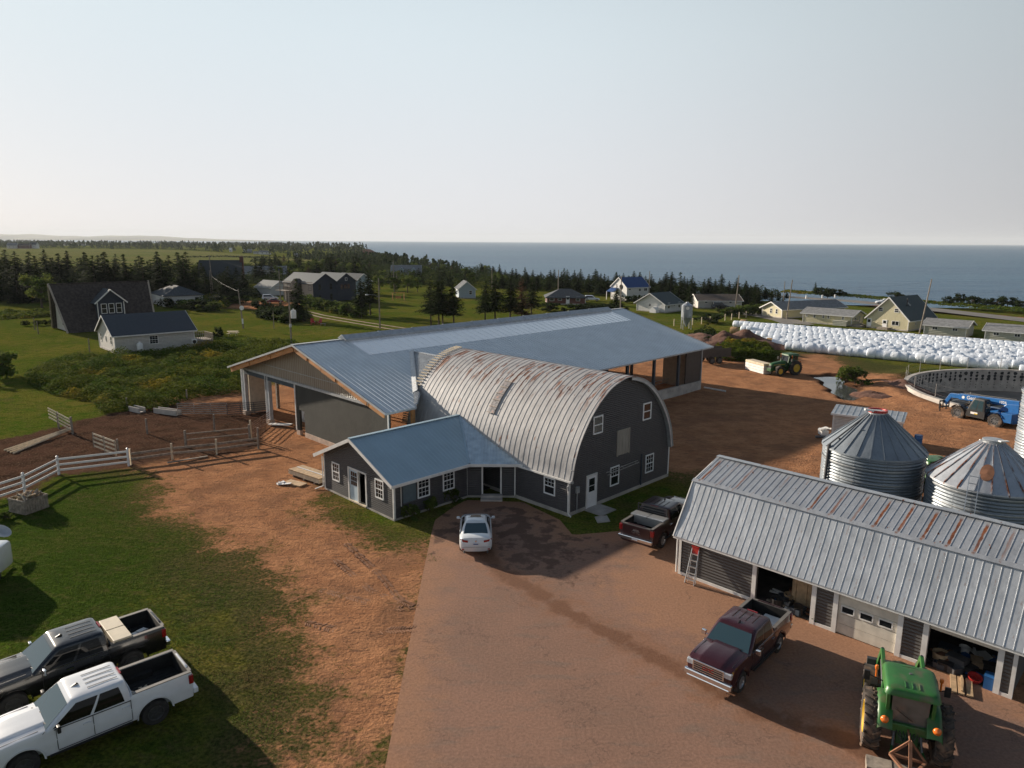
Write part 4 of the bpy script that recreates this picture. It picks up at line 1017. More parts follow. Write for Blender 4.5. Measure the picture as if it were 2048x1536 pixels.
def pickup(label, body, loc, rz, rim, chrome=True, rack=False, mirror='chrome', dirty=False):
    t = thing('pickup_truck', label, 'pickup', loc, rz, 'parked pickup trucks'); t.scale = (1.045,)*3
    st = [(-2.93, .93, 1.36), (-2.90, .965, 1.385), (-2.6, .985, 1.385), (-1.08, .99, 1.385), (-1.03, .985, 1.33), (0, .985, 1.30), (1.12, .985, 1.28), (1.3, .985, 1.30), (2.0, .985, 1.285), (2.5, .975, 1.25), (2.72, .95, 1.2), (2.82, .90, 1.12), (2.86, .86, 1.0)]
    def sec(w_, zt, zb): return [(0, zb), (w_*.8, zb), (w_*.955, zb+.05), (w_*.985, zb+.22), (w_*1.0, .80), (w_*1.005, .92), (w_*.985, 1.02), (w_*.965, zt-.10), (w_*.93, zt-.02), (w_*.85, zt), (w_*.58, zt+.008), (w_*.50, zt+.045), (w_*.42, zt+.05), (w_*.1, zt+.045), (0, zt+.045)]
    def sec2(w_, zt, zb): return sec(w_, zt, zb)
    b = body_loft(st, .42, sec).build('body', body, t, merge=True)
    cut = []
    for x in (1.96, -1.70):
        for y in (.62, -1.3): cut.append(MB().lathe([(0, y), (.53, y), (.53, y+.68), (0, y+.68)], 32, (x, 0, .43), 'y').build('cut', None, merge=True))
    cut.append(MB().box(-2.85, -1.1, -.80, .80, .86, 2.0).build('cut', None))
    for c in cut: c.matrix_world = t.matrix_world
    bw = t.matrix_world.copy(); par = b.parent; b.parent = None; b.matrix_world = Matrix(); bpy.context.view_layer.update()
    boolean(b, cut); b.parent = par; smooth(b, 32)
    r0 = (-1.06, 1.40, .955, .12, 1.23); r1 = (-.95, .60, .80, .16, 1.835)
    cabin(MB(), r0, r1, .05).build('cab', body, t, smooth=45)
    glazing('F', r0, r1, -.03, 1.03, .08, .93).build('windshield', 'glass_blue', t, smooth=60)
    glazing('B', r0, r1, .06, .94, .25, .9).build('rear_window', 'glass', t, smooth=60)
    for sd_, fr in (('L', ((.03, .50, .05, .50), (.545, .955, .545, .935))), ('R', ((.545, .95, .545, .93), (.015, .50, .035, .50)))):
        for f in fr: glazing(sd_, r0, r1, f[0], f[1], .08, .90, f0t=f[2], f1t=f[3]).build('side_window', 'tinted_glass', t, smooth=60)
    for k in range(4):
        m = MB(); y = -.42+k*.28; m.obox((-.80, y, 1.912), (.05, y, 1.917), .018, .010); m.build('roof_rib', 'bed_liner' if body != 'paint_black' else 'grey_metal', t)
    m = MB(); m.prism([(.42, 1.90), (.2, 1.91), (.23, 1.96), (.27, 1.96)], 'y', -.02, .02); m.build('antenna', 'black_plastic', t)
    for sg in (1, -1):
        m = MB()
        for x in (1.07, .08, -1.0): m.obox((x, sg*.991, .58), (x, sg*.975, 1.25), .016, .012, (0, 1, 0))
        m.obox((1.07, sg*.992, .55), (-1.0, sg*.992, .55), .012, .02); m.build('door_seam', 'black_plastic', t)
        for x in (.25, -.85):
            m = MB(); m.obox((x-.11, sg*1.0, 1.07), (x+.11, sg*1.0, 1.07), .04, .04); m.build('door_handle', 'chrome' if chrome else body, t)
        m = MB(); m.obox((.95, sg*.95, 1.24), (1.0, sg*1.08, 1.28), .05, .05); k = MB(); k.obox((1.02, sg*1.05, 1.33), (1.02, sg*1.25, 1.34), .10, .22); m.add(k); m.build('mirror', mirror, t, bevel=.03)
        m = MB(); m.box(-2.95, -2.80, min(sg*.80, sg*.985), max(sg*.80, sg*.985), .98, 1.30); m.build('taillight', 'tail_red', t, bevel=.02)
        m = MB(); m.grid([[(2.78, sg*.60, .90), (2.80, sg*.92, .90)], [(2.85, sg*.60, 1.0), (2.83, sg*.90, 1.0)], [(2.84, sg*.60, 1.13), (2.78, sg*.91, 1.15)]])
        m2 = MB(); m2.box(2.70, 2.875, min(sg*.62, sg*.92), max(sg*.62, sg*.92), .92, 1.13); m2.build('headlight', 'lamp_clear', t, bevel=.03)
        m = MB(); m.obox((-1.55, sg*1.0, .48), (.98, sg*1.0, .48), .10, .06) if chrome else m.obox((-1.0, sg*.98, .46), (1.3, sg*.98, .46), .04, .06); m.build('side_step', 'black_plastic', t)
        for x in (1.96, -1.70): make_wheel(t, x, sg*.83, .425, .29, rim)
        for x in (1.96, -1.70):
            m = MB(); P = []
            for i in range(15):
                a = pi*(i/14); P.append([(x+cos(a)*.525, sg*.965, .43+sin(a)*.525), (x+cos(a)*.575, sg*1.0, .43+sin(a)*.575), (x+cos(a)*.57, sg*.975, .43+sin(a)*.57)])
            m.grid(P); m.build('wheel_arch', body, t, smooth=60)
    m = MB(); m.box(-2.955, -2.90, -.78, .78, .78, 1.36); m.build('tailgate', body, t, bevel=.02)
    m = MB(); m.box(-2.965, -2.95, -.16, .16, 1.10, 1.18); m.build('tailgate_badge', 'chrome', t)
    m = MB(); m.obox((-3.0, -.98, .68), (-3.0, .98, .68), .16, .19); m.build('rear_bumper', 'chrome' if chrome else body, t, bevel=.03)
    m = MB(); m.box(-3.09, -3.08, -.16, .16, .64, .76); m.build('number_plate', 'plate_white', t)
    m = MB(); m.box(2.80, 2.95, -.98, .98, .50, .74); m.box(2.70, 2.93, -.9, .9, .42, .52); m.build('front_bumper', 'chrome' if chrome else body, t, bevel=.05)
    m = MB(); m.box(2.80, 2.885, -.60, .60, .78, 1.15); gr = m.build('grille', 'black_plastic', t, bevel=.02)
    m = MB()
    for z in (.80, .89, .98, 1.07, 1.15): m.obox((2.895, -.60, z), (2.895, .60, z), .035, .03 if z < 1.1 else .05)
    for y in (-.62, .62): m.obox((2.89, y, .78), (2.89, y, 1.17), .05, .04, (1, 0, 0))
    m.build('grille_bar', 'chrome' if chrome else 'black_plastic', gr)
    txt = bpy.data.curves.new('badge', 'FONT'); txt.body = 'GMC'; txt.size = .22; txt.extrude = .01; txt.align_x = 'CENTER'; txt.align_y = 'CENTER'
    def lettering(loc_, rot, par_, m_, name='badge'):
        o = bpy.data.objects.new(name, txt); bpy.context.view_layer.update(); COL.objects.link(o)
        dg = bpy.context.evaluated_depsgraph_get(); me = bpy.data.meshes.new_from_object(o.evaluated_get(dg)); bpy.data.objects.remove(o)
        o = bpy.data.objects.new(name, me); COL.objects.link(o); me.materials.clear(); me.materials.append(MATS[m_]); o.parent = par_; o.location = loc_; o.rotation_euler = rot; return o
    lettering((2.915, 0, .975), (pi/2, 0, pi/2), gr, 'tail_red'); lettering((-2.965, 0, 1.02), (pi/2, 0, -pi/2), t, 'chrome')
    m = MB(); m.box(-2.84, -1.10, -.79, .79, .855, .87)
    for sg in (1, -1): m.box(-2.1, -1.3, min(sg*.58, sg*.79), max(sg*.58, sg*.79), .87, 1.05)
    for i in range(9): m.box(-2.84, -1.10, -.72+i*.18, -.66+i*.18, .87, .885)
    for sg in (1, -1): m.box(-2.845, -1.1, min(sg*.785, sg*.80), max(sg*.785, sg*.80), .87, 1.37)
    m.box(-1.112, -1.10, -.785, .785, .87, 1.37); m.box(-2.85, -2.838, -.785, .785, .87, 1.35); m.build('bed_liner', 'bed_liner', t)
    m = MB()
    for sg in (1, -1): m.box(-2.9, -1.08, min(sg*.80, sg*.945), max(sg*.80, sg*.945), 1.375, 1.40)
    m.box(-2.95, -2.84, -.80, .80, 1.355, 1.395); m.build('bed_rail', 'bed_rail', t)
    m = MB(); m.obox((1.42, .1, 1.32), (1.25, .65, 1.34), .03, .02); m.obox((1.42, -.6, 1.32), (1.25, -.05, 1.34), .03, .02); m.build('wiper', 'black_plastic', t)
    for sg in (1, -1): m = MB(); m.obox((1.5, sg*.80, 1.297), (2.55, sg*.79, 1.247), .014, .03); m.build('hood_seam', 'black_plastic', t)
    m = MB(); m.obox((1.12, -.93, 1.275), (-1.0, -.93, 1.255), .02, .02); m.obox((1.12, .965, 1.245), (-1.0, .965, 1.225), .02, .025); m.build('belt_trim', 'chrome' if chrome else 'black_plastic', t)
    glazing('F', r0, r1, -.08, 1.08, .0, .085, .02, .012).build('cowl', 'black_plastic', t)
    m = MB(); m.obox((-.95, -.22, 1.86), (-.95, .22, 1.86), .05, .05); m.build('brake_lamp', 'tail_red', t)
    if rack:
        m = MB()
        for y in (-.85, .85): m.tube((-1.15, y, 1.38), (-1.15, y, 1.92), .035)
        for z in (1.6, 1.75, 1.92): m.tube((-1.15, -.85, z), (-1.15, .85, z), .03)
        m.build('headache_rack', 'black_plastic', t)
    return t
def at_axle(rear, front, side, rz):
    """centre of a vehicle from the near wheels' ground contacts"""
    c = (rear+front)/2; n = Vector((-sin(rz), cos(rz), 0)); return c-n*side*.93
rw = R(223); cw = at_axle(Vector((-12.15, 21.95, 0)), Vector((-15.0, 19.3, 0)), 1, rw)
w_truck = pickup('white pickup with dark wheels and open bed, parked on the lawn beside the black pickup', 'paint_white', cw, rw, 'rim_dark', False, mirror='black_plastic')
rb = R(224); cb = at_axle(Vector((-14.55, 24.95, 0)), Vector((-17.35, 22.25, 0)), 1, rb)
b_truck = pickup('black pickup with tan lidded toolbox across its bed, parked behind the white pickup', 'paint_black', cb, rb, 'rim_dark', True)
rm = R(228); cm = at_axle(Vector((11.22, 26.5, 0)), Vector((8.58, 23.85, 0)), 1, rm)
m_truck = pickup('shiny maroon pickup with chrome grille parked in front of the workshop bays', 'paint_maroon', cm, rm, 'rim_bright', True); m_truck.scale = (.97,)*3
r2 = R(52); c2 = at_axle(G(1322, 1096), G(1322, 1096)+Vector((cos(r2), sin(r2), 0))*3.7, -1, r2)
d_truck = pickup('dusty dark red pickup with silver toolbox and black rack, shaded by the round barn', 'paint_maroon_dull', c2, r2, 'rim_bright', True, rack=True)
def toolbox(t, m_, label, x0=-1.75, x1=-1.2):
    o = thing('toolbox', label, 'toolbox', t.location, t.rotation_euler.z, 'truck bed toolboxes'); o.scale = t.scale
    b = MB(); b.box(x0, x1, -.78, .78, 1.0, 1.42); b.build('box', m_, o, bevel=.01)
    for y0, y1 in ((-.96, -.02), (.02, .96)):
        b = MB(); b.box(x0-.04, x1+.03, y0, y1, 1.425, 1.50); b.build('lid', m_, o, bevel=.015)
    b = MB(); b.box(x0-.05, x1+.04, -.02, .02, 1.43, 1.47); b.build('lid_strap', 'black_plastic', o); return o
toolbox(b_truck, 'toolbox_tan', 'tan two lidded toolbox fixed across the black pickup bed'); toolbox(d_truck, 'aluminium', 'silver two lidded toolbox across the bed of the dusty dark red pickup')
def bed_item(t, m, name, mt, label, cat):
    o = m.build(name, mt); o.location = t.location; o.rotation_euler = (0, 0, t.rotation_euler.z); o.scale = t.scale; return tag(o, label, cat)
m = MB(); m.obox((-2.55, -.1, .93), (-2.0, .15, 1.0), .22, .16); m.obox((-2.5, .0, 1.05), (-2.2, .1, 1.06), .2, .08); bed_item(b_truck, m, 'white_sack', 'white_trim', 'white sack lying in the open bed of the black pickup', 'sack')
m = MB()
rs_ = random.Random(5)
for i in range(14): x, y = -1.3-rs_.random()*.6, rs_.uniform(.0, .7); m.obox((x, y, .9+rs_.random()*.06), (x+rs_.uniform(-.25, .25), y+rs_.uniform(-.2, .2), .92+rs_.random()*.08), .06, .05)
bed_item(w_truck, m, 'bed_litter', 'lumber_pale', 'loose scraps and bottles littering the bed of the white pickup', 'litter')
m = MB(); m.box(-2.7, -1.6, -.1, .72, .9, 1.0); bed_item(m_truck, m, 'white_board', 'white_trim', 'white board lying in the bed of the shiny maroon pickup', 'board')

# white saloon
def sedan(label, loc, rz):
    t = thing('saloon_car', label, 'car', loc, rz)
    keys = [(-2.29, .62, .70), (-2.26, .74, .90), (-2.18, .82, .985), (-2.0, .865, 1.02), (-1.6, .895, 1.03), (-1.2, .90, 1.0), (-.4, .90, .965), (.4, .90, .94), (1.0, .90, .91), (1.5, .885, .83), (1.95, .82, .72), (2.2, .70, .62), (2.29, .55, .52)]
    st = lerp_st(keys, 36)
    def sec(w_, zt, zb): return [(0, zb), (w_*.75, zb), (w_*.93, zb+.07), (w_*.985, zb+.2), (w_, min(.58, zt-.1)), (w_*.99, zt-.2+.05), (w_*.95, zt-.075), (w_*.88, zt-.02), (w_*.75, zt+.005), (w_*.4, zt+.02), (0, zt+.025)]
    b = body_loft(st, lambda x: .20+.10*max(0, (abs(x)-1.9)/.4), sec).build('body', 'paint_pearl', None, merge=True)
    cut = []
    for x in (1.38, -1.35):
        for y in (.55, -1.25): cut.append(MB().lathe([(0, y), (.36, y), (.36, y+.7), (0, y+.7)], 28, (x, 0, .32), 'y').build('cut', None, merge=True))
    boolean(b, cut); b.parent = t; smooth(b, 50)
    r0 = (-1.86, 1.02, .80, .26, .93); r1 = (-.86, .18, .57, .16, 1.36)
    cabin(MB(), r0, r1, .045, .055).build('cabin', 'paint_pearl', t, smooth=60)
    glazing('B', r0, r1, -.12, 1.12, .16, .95, .055).build('rear_window', 'glass_blue', t, smooth=60)
    glazing('F', r0, r1, -.12, 1.12, .06, .95, .055).build('windshield', 'glass_blue', t, smooth=60)
    glazing('L', r0, r1, .02, .97, .2, .88, .055, .009, .04, .86).build('side_window', 'tinted_glass', t, smooth=60)
    glazing('R', r0, r1, .03, .98, .2, .88, .055, .009, .14, .96).build('side_window', 'tinted_glass', t, smooth=60)
    m = MB(); m.grid([[(-.30, y, 1.436-.02*(y/.4)**2) for y in (-.42, -.2, 0, .2, .42)], [(.12, y, 1.425-.022*(y/.4)**2) for y in (-.40, -.2, 0, .2, .40)]]); m.build('sunroof', 'glass', t, smooth=60)
    m = MB(); m.prism([(-.78, 1.40), (-.66, 1.42), (-.74, 1.47)], 'y', -.018, .018); m.build('antenna', 'paint_pearl', t)
    for sg in (1, -1):
        m = MB(); m.lathe([(.001, -.10), (.07, -.08), (.085, 0), (.07, .08), (.001, .10)], 12, (.72, sg*1.0, 1.0), 'y'); m.obox((.74, sg*.86, .95), (.72, sg*.98, .98), .05, .04); m.build('mirror', 'paint_pearl', t, smooth=60)
        for x in (1.38, -1.35): make_wheel(t, x, sg*.78, .325, .22, 'rim_bright', hub=.66)
        m = MB(); P = []
        for i in range(6):
            f = i/5; y = .42+.42*f; x = -2.235+.25*max(0, f-.45)**1.5*1.6; P.append([(x-.025, sg*y, .80+.07*f-.02), (x-.02+.02*f, sg*y, .90+.06*f)])
        m.grid(P); m.build('taillight', 'tail_red', t, smooth=60)
        m = MB(); m.box(-2.31, -2.2, min(sg*.62, sg*.74), max(sg*.62, sg*.74), .40, .44); m.build('reflector', 'tail_red', t)
        m = MB(); m.tube((-2.32, sg*.62, .25), (-2.1, sg*.62, .25), .045); m.build('exhaust', 'grey_metal', t)
    m = MB(); m.obox((-2.30, -.2, .78), (-2.275, -.2, .78), .01, .01); m = MB(); m.box(-2.315, -2.285, -.17, .17, .66, .78); m.build('number_plate', 'plate_white', t)
    m = MB(); m.box(-2.318, -2.30, -.13, .13, .69, .74); m.build('plate_digits', 'blue_plastic', t)
    m = MB(); m.lathe([(0, -2.275), (.05, -2.275), (.05, -2.25)], 14, (0, 0, .86), 'x'); m.build('boot_badge', 'chrome', t)
    m = MB(); m.obox((-2.315, -.78, .55), (-2.315, .78, .55), .01, .012); m.build('boot_seam', 'grey_metal', t)
    for sg in (-1, 1):
        m = MB(); m.box(-1.25, -1.1, min(sg*.18, sg*.5), max(sg*.18, sg*.5), .95, 1.12); m.build('headrest', 'seat_tan', t)
    return t
sedan('white saloon car with sunroof parked facing the annex doorway', (-1.99, 37.55, .004), R(93))

# ------------------------------------------------------------------ tractors and telehandler
def tractor(label, loc, rz, green='green_paint', loader=False, hitch=False, dusty='tyre_dusty'):
    t = thing('tractor', label, 'tractor', loc, rz, 'green tractors')
    for sg in (1, -1):
        make_wheel(t, 0, sg*1.02, .92, .52, 'yellow_paint', dusty, 20, .56, 0); make_wheel(t, 2.45, sg*.95, .62, .38, 'yellow_paint', dusty, 16, .55, 0)
        m = MB(); P = []
        for i in range(12):
            a = R(20)+R(130)*i/11; rr_ = 1.0; P.append([(-rr_*cos(a)*1.0, sg*y, .9+rr_*sin(a)+dz) for y, dz in ((.48, .0), (.54, .03), (.80, .03), (.90, -.02), (.93, -.12))])
        m.grid(P); m.grid([[(p[0][0], sg*.5, p[0][2]) for p in P], [(p[0][0]*.8, sg*.5, 1.1) for p in P]]); m.build('rear_fender', green, t, smooth=50)
        m = MB(); P = []
        for i in range(9):
            a = R(35)+R(110)*i/8; P.append([(2.45-cos(a)*.72, sg*y, .62+sin(a)*.72) for y in (.74, 1.16)])
        m.grid(P); m.build('front_fender', 'tyre_dusty', t, smooth=50)
        m = MB(); m.lathe([(0, -.10), (.10, -.07), (.125, 0), (.10, .05), (0, .06)], 14, (-1.0, sg*.73, 1.62), 'x'); m.build('fender_lamp', 'orange_lamp', t, smooth=60)
        m = MB(); m.obox((.75, sg*.7, 1.9), (.85, sg*1.18, 2.0), .03, .03); m.build('mirror_arm', 'black_plastic', t)
        m = MB(); m.obox((.85, sg*1.2, 1.78), (.85, sg*1.2, 2.12), .18, .07); m.build('mirror', 'black_plastic', t)
        m = MB(); m.tube((.6, sg*.95, 2.1), (.6, sg*.95, 2.38), .03); m.lathe([(.055, 2.38), (.065, 2.46), (.05, 2.52), (0, 2.53)], 10, (.6, sg*.95, 0)); m.build('beacon', 'orange_lamp', t)
        m = MB(); m.tube((-.72, sg*.52, 2.42), (-.62, sg*.52, 2.46), .07); m.build('work_lamp', 'chrome', t)
        m = MB(); m.box(-.80, -.68, min(sg*.56, sg*.74), max(sg*.56, sg*.74), 2.40, 2.47); m.build('indicator', 'orange_lamp', t)
        m = MB(); m.box(.2, .75, min(sg*.62, sg*.92), max(sg*.62, sg*.92), .45, .62); m.box(.35, .75, min(sg*.72, sg*.92), max(sg*.72, sg*.92), .62, .95); m.build('step', 'black_plastic', t)
    st = [(.85, .40, 1.72), (1.6, .40, 1.70), (2.4, .37, 1.63), (2.95, .34, 1.52), (3.15, .30, 1.38), (3.2, .27, 1.2)]
    body_loft(st, lambda x: 1.0 if x < 3 else 1.05, lambda w_, zt, zb: [(0, zb), (w_*.9, zb), (w_, zb+.1), (w_, zt-.22), (w_*.88, zt-.06), (w_*.6, zt), (0, zt+.03)]).build('hood', green, t, smooth=45, merge=True)
    for sg in (1, -1): m = MB(); m.box(1.2, 2.95, min(sg*.39, sg*.405), max(sg*.39, sg*.405), 1.32, 1.38); m.build('hood_stripe', 'yellow_paint', t)
    m = MB(); m.box(3.12, 3.24, -.24, .24, .78, 1.28); m.build('grille', 'black_plastic', t)
    m = MB(); m.box(-.35, 3.05, -.28, .28, .55, 1.05); m.obox((2.45, -.7, .62), (2.45, .7, .62), .2, .2); m.obox((0, -.75, .9), (0, .75, .9), .3, .3); m.box(-.5, .6, -.42, .42, .75, 1.3); m.build('chassis', 'grey_metal' if green != 'green_old' else green, t, bevel=.02)
    m = MB(); m.box(2.95, 3.4, -.35, .35, .55, .95); m.build('front_weight', green, t, bevel=.02)
    m = MB(); m.tube((1.0, -.48, 1.3), (1.0, -.48, 2.55), .05); m.build('exhaust', 'black_plastic', t)
    r0 = (-.55, 1.0, .66, .1, 1.22); r1 = (-.62, .78, .68, .1, 2.42)
    for sd_, args in (('F', (.02, .98)), ('B', (.04, .96)), ('L', (.02, .98)), ('R', (.02, .98))): glazing(sd_, r0, r1, *args, .02, .98, .0, -.01).build('cab_glass', 'glass_dusty' if hitch else 'glass', t)
    m = MB()
    for f in ('FL', 'LB', 'BR', 'RF'): m.obox(ring_pt(0, r0, r1, f, .5), ring_pt(1, r0, r1, f, .5), .10, .10, (1, 0, 0))
    for sg in (1, -1): m.obox((.15, sg*.66, 1.22), (.12, sg*.69, 2.42), .07, .05, (1, 0, 0))
    m.build('cab_frame', green, t)
    m = MB(); m.box(-.62, 1.0, -.66, .66, 1.05, 1.26); m.box(-.66, -.52, -.62, .62, 1.05, 1.35); m.build('cab_base', green, t, bevel=.03)
    c0 = (-.86, .92, .80, .16, 2.42); c1 = (-.80, .86, .74, .2, 2.60); m = MB(); cabin(m, c0, c1, .04, .01); m.poly([ring_pt(0, c0, c1, s_, f) for s_ in ('F', 'FL', 'L', 'LB', 'B', 'BR', 'R', 'RF') for f in (0, .5)]); m.build('cab_roof', green, t, smooth=50)
    m = MB()
    for y in (-.2, 0, .2): m.obox((-.62, y, 2.658), (-.28, y, 2.664), .035, .03)
    for sg in (1, -1): m.obox((-.55, sg*.56, 2.628), (.6, sg*.56, 2.63), .035, .03); m.obox((.62, sg*.54, 2.63), (.68, 0, 2.65), .03, .02)
    m.build('roof_groove', green, t, bevel=.008)
    m = MB(); m.lathe([(0, 2.678), (.05, 2.676), (.05, 2.66)], 14, (.25, 0, 0)); m.build('roof_badge', 'grey_metal', t)
    m = MB(); m.box(-.1, .35, -.25, .25, 1.35, 1.5); m.box(-.15, -.05, -.25, .25, 1.5, 1.95); m.build('seat', 'black_plastic', t)
    if loader:
        for sg in (1, -1):
            m = MB(); m.obox((1.15, sg*.62, 1.0), (1.15, sg*.62, 1.75), .14, .2, (1, 0, 0)); m.obox((1.1, sg*.62, 1.72), (2.75, sg*.62, 1.95), .12, .2); m.obox((2.75, sg*.62, 1.95), (3.75, sg*.62, .75), .12, .2); m.build('loader_arm', green, t, bevel=.015)
            m = MB(); m.tube((1.25, sg*.62, 1.25), (2.6, sg*.62, 1.65), .05); m.tube((2.7, sg*.62, 2.05), (3.7, sg*.62, 1.15), .045); m.build('loader_ram', 'grey_metal', t)
        m = MB(); m.prism([(3.7, .35), (3.65, 1.0), (3.75, 1.05), (3.85, .45), (4.5, .32), (4.5, .28)], 'y', -1.0, 1.0); m.build('bucket', 'grey_metal', t)
    if hitch:
        for sg in (1, -1):
            m = MB(); m.obox((-.3, sg*.35, .7), (-1.25, sg*.48, .62), .07, .1); m.build('lift_arm', 'green_old', t)
            m = MB(); m.tube((-.45, sg*.35, 1.3), (-.9, sg*.42, .65), .035); m.build('lift_rod', 'grey_metal', t)
        m = MB(); m.obox((-1.25, -.5, .62), (-1.35, 0, 1.3), .07, .07); m.obox((-1.25, .5, .62), (-1.35, 0, 1.3), .07, .07); m.obox((-1.25, -.5, .62), (-1.25, .5, .62), .08, .08); m.obox((-1.35, 0, 1.28), (-2.05, 0, .65), .09, .09)
        m.obox((-1.25, .5, .62), (-2.0, .05, .55), .08, .08); m.obox((-1.25, -.5, .62), (-2.0, -.05, .55), .08, .08); m.lathe([(.0, .5), (.16, .5), (.2, .6), (.12, .72), (0, .74)], 12, (-2.05, 0, 0)); m.tube((-.35, 0, 1.2), (-1.35, 0, 1.25), .03); m.build('hitch_frame', 'rust_metal', t)
        hr = random.Random(2)
        for k in range(7): x0, y0 = -.55, -.3+.1*k; m = MB(); m.path([(x0, y0, 1.18), (x0-.14, y0+.03, 1.1), (x0-.2-.03*k, y0*.6, .95-.03*(k % 3)), (x0-.1, y0*.5, .8)], .016, 5); m.build('hydraulic_hose', 'black_plastic', t)
        m = MB(); m.box(-.62, -.45, -.32, .32, .62, 1.12); m.box(-.7, -.6, -.12, .12, .68, .86); m.build('rear_housing', 'green_old', t, bevel=.02)
        m = MB(); m.obox((-.62, -.1, 1.5), (-.64, .42, 1.85), .02, .02); m.build('rear_wiper', 'black_plastic', t)
        m = MB(); m.box(-1.6, -1.05, .15, .95, .12, .5) if False else m.box(-1.75, -1.15, .42, 1.15, .05, .32); m.box(-1.75, -1.15, -.35, .40, .05, .30); m.build('ballast_block', 'lumber_grey', t)
    return t
tractor('green tractor with yellow wheels and loader parked by the workshop door, seen from behind', (13.02, 20.72, .004), R(66), loader=True, hitch=True)
tractor('green tractor standing beside a white stack on the red dirt, well beyond the big barn', (35.55, 89.7, 0), R(203), green='green_old', dusty='rubber')
tractor('green tractor half hidden between the two grain bins', (27.9, 44.9, 0), R(183))

th = thing('telehandler', 'blue telescopic handler with forks parked beside the round concrete tank', 'telehandler', (44.35, 64.9, 0), R(114))
for sg in (1, -1):
    for x in (1.75, -1.75): make_wheel(th, x, sg*.95, .66, .48, 'grey_metal', 'tyre_dusty', 14, .55, 8)
m = MB(); m.box(-3.0, 2.3, -.5, .5, .55, 1.05); m.box(-3.15, -2.2, -1.1, 1.1, .7, 1.55); m.prism([(-3.15, 1.5), (-1.3, 1.5), (-2.0, 2.2), (-3.1, 2.35)], 'y', -.45, .2); m.build('chassis', 'blue_paint', th, bevel=.04)
m = MB(); m.box(-1.1, 1.0, -1.15, -.55, .6, 1.45); m.build('engine_cover', 'blue_paint', th, bevel=.05)
BD = Vector((6.1, 0, -.42)).normalized(); m = MB(); m.obox((-2.95, -.22, 2.35), (2.6, -.22, 1.97), .42, .55); bm_o = m.build('boom', 'blue_paint', th, bevel=.03)
m = MB(); m.obox((2.5, -.22, 1.98), (3.5, -.22, 1.91), .32, .42); m.obox((3.4, -.22, 1.98), (3.95, -.22, 1.0), .34, .36, (1, 0, 0)); m.build('boom_head', 'blue_paint', th, bevel=.03)
m = MB(); m.tube((-2.6, -.22, 2.70), (2.2, -.22, 2.36), .06); m.build('boom_hose', 'black_plastic', th)
m = MB(); m.tube((.9, -.22, 1.3), (-1.2, -.22, 2.0), .09); m.obox((2.6, -.22, 1.7), (3.5, -.22, 1.35), .12, .12); m.build('lift_ram', 'steel_dark', th)
m = MB(); m.obox((4.05, -.9, 1.25), (4.05, .5, 1.25), .1, .12); m.obox((4.05, -.9, .65), (4.05, .5, .65), .1, .12)
for y in (-.9, -.5, 0, .5): m.obox((4.05, y, .5), (4.05, y, 1.35), .08, .08, (1, 0, 0))
m.build('fork_carriage', 'black_plastic', th)
for y in (-.6, .3): m = MB(); m.obox((4.1, y, .2), (5.2, y, .1), .12, .05); m.obox((4.1, y, .2), (4.1, y, 1.0), .12, .05, (1, 0, 0)); m.build('fork', 'black_plastic', th)
r0 = (-.75, .95, .42, .1, 1.15); r1 = (-.65, .45, .38, .1, 2.32)
cb_ = MB(); cabin(cb_, r0, r1, .03); cb_.box(-.75, 1.0, -.42, .42, .55, 1.2); o = cb_.build('cab', 'black_plastic', th, smooth=40); o.location = (0, .68, 0)
for sd_, a, b_ in (('F', .05, .95), ('L', .08, .5), ('L', .56, .92), ('B', .1, .9)): o = glazing(sd_, r0, r1, a, b_, .08, .9).build('cab_glass', 'glass_blue', th); o.location = (0, .68, 0)
m = MB(); m.box(-.1, .55, 1.105, 1.115, .85, 1.05); m.build('decal', 'white_trim', th); m = MB(); m.box(-.1, .2, 1.116, 1.12, .85, .95); m.build('decal_stripe', 'yellow_paint', th)
for sg in (1, -1):
    for x in (1.75, -1.75):
        m = MB(); P = []
        for i in range(9): a = R(25)+R(130)*i/8; P.append([(x-cos(a)*.80, sg*y, .66+sin(a)*.80) for y in (.65, 1.2)])
        m.grid(P); m.build('fender', 'black_plastic' if x > 0 else 'blue_paint', th, smooth=50)
def letters(body, size, m_, name):
    txt = bpy.data.curves.new(name, 'FONT'); txt.body = body; txt.size = size; txt.extrude = .006; txt.align_x = 'CENTER'; txt.align_y = 'CENTER'
    o = bpy.data.objects.new(name, txt); COL.objects.link(o); bpy.context.view_layer.update(); dg = bpy.context.evaluated_depsgraph_get()
    me = bpy.data.meshes.new_from_object(o.evaluated_get(dg)); bpy.data.objects.remove(o); o = bpy.data.objects.new(name, me); COL.objects.link(o); me.materials.clear(); me.materials.append(MATS[m_]); return o
tilt = math.atan2(.38, 5.55)
for body_, x in (('Genie', 1.25), ('1056', -1.55)):
    o = letters(body_, .46 if body_ == 'Genie' else .34, 'white_vinyl', 'boom_lettering'); o.parent = th; o.rotation_euler = (pi/2, 0, pi); o.rotation_euler = Matrix.Rotation(tilt, 4, 'Y').to_euler(); 
    o.matrix_local = Matrix.Translation((x, .0, 2.16-.0685*(x+.2))) @ Matrix.Rotation(tilt, 4, 'Y') @ Matrix.Rotation(pi, 4, 'Z') @ Matrix.Rotation(pi/2, 4, 'X')
m = MB(); m.lathe([(0, 0), (.16, 0), (.16, .01)], 5, (2.15, -.005, 1.99), 'y'); m.build('boom_emblem', 'white_vinyl', th)
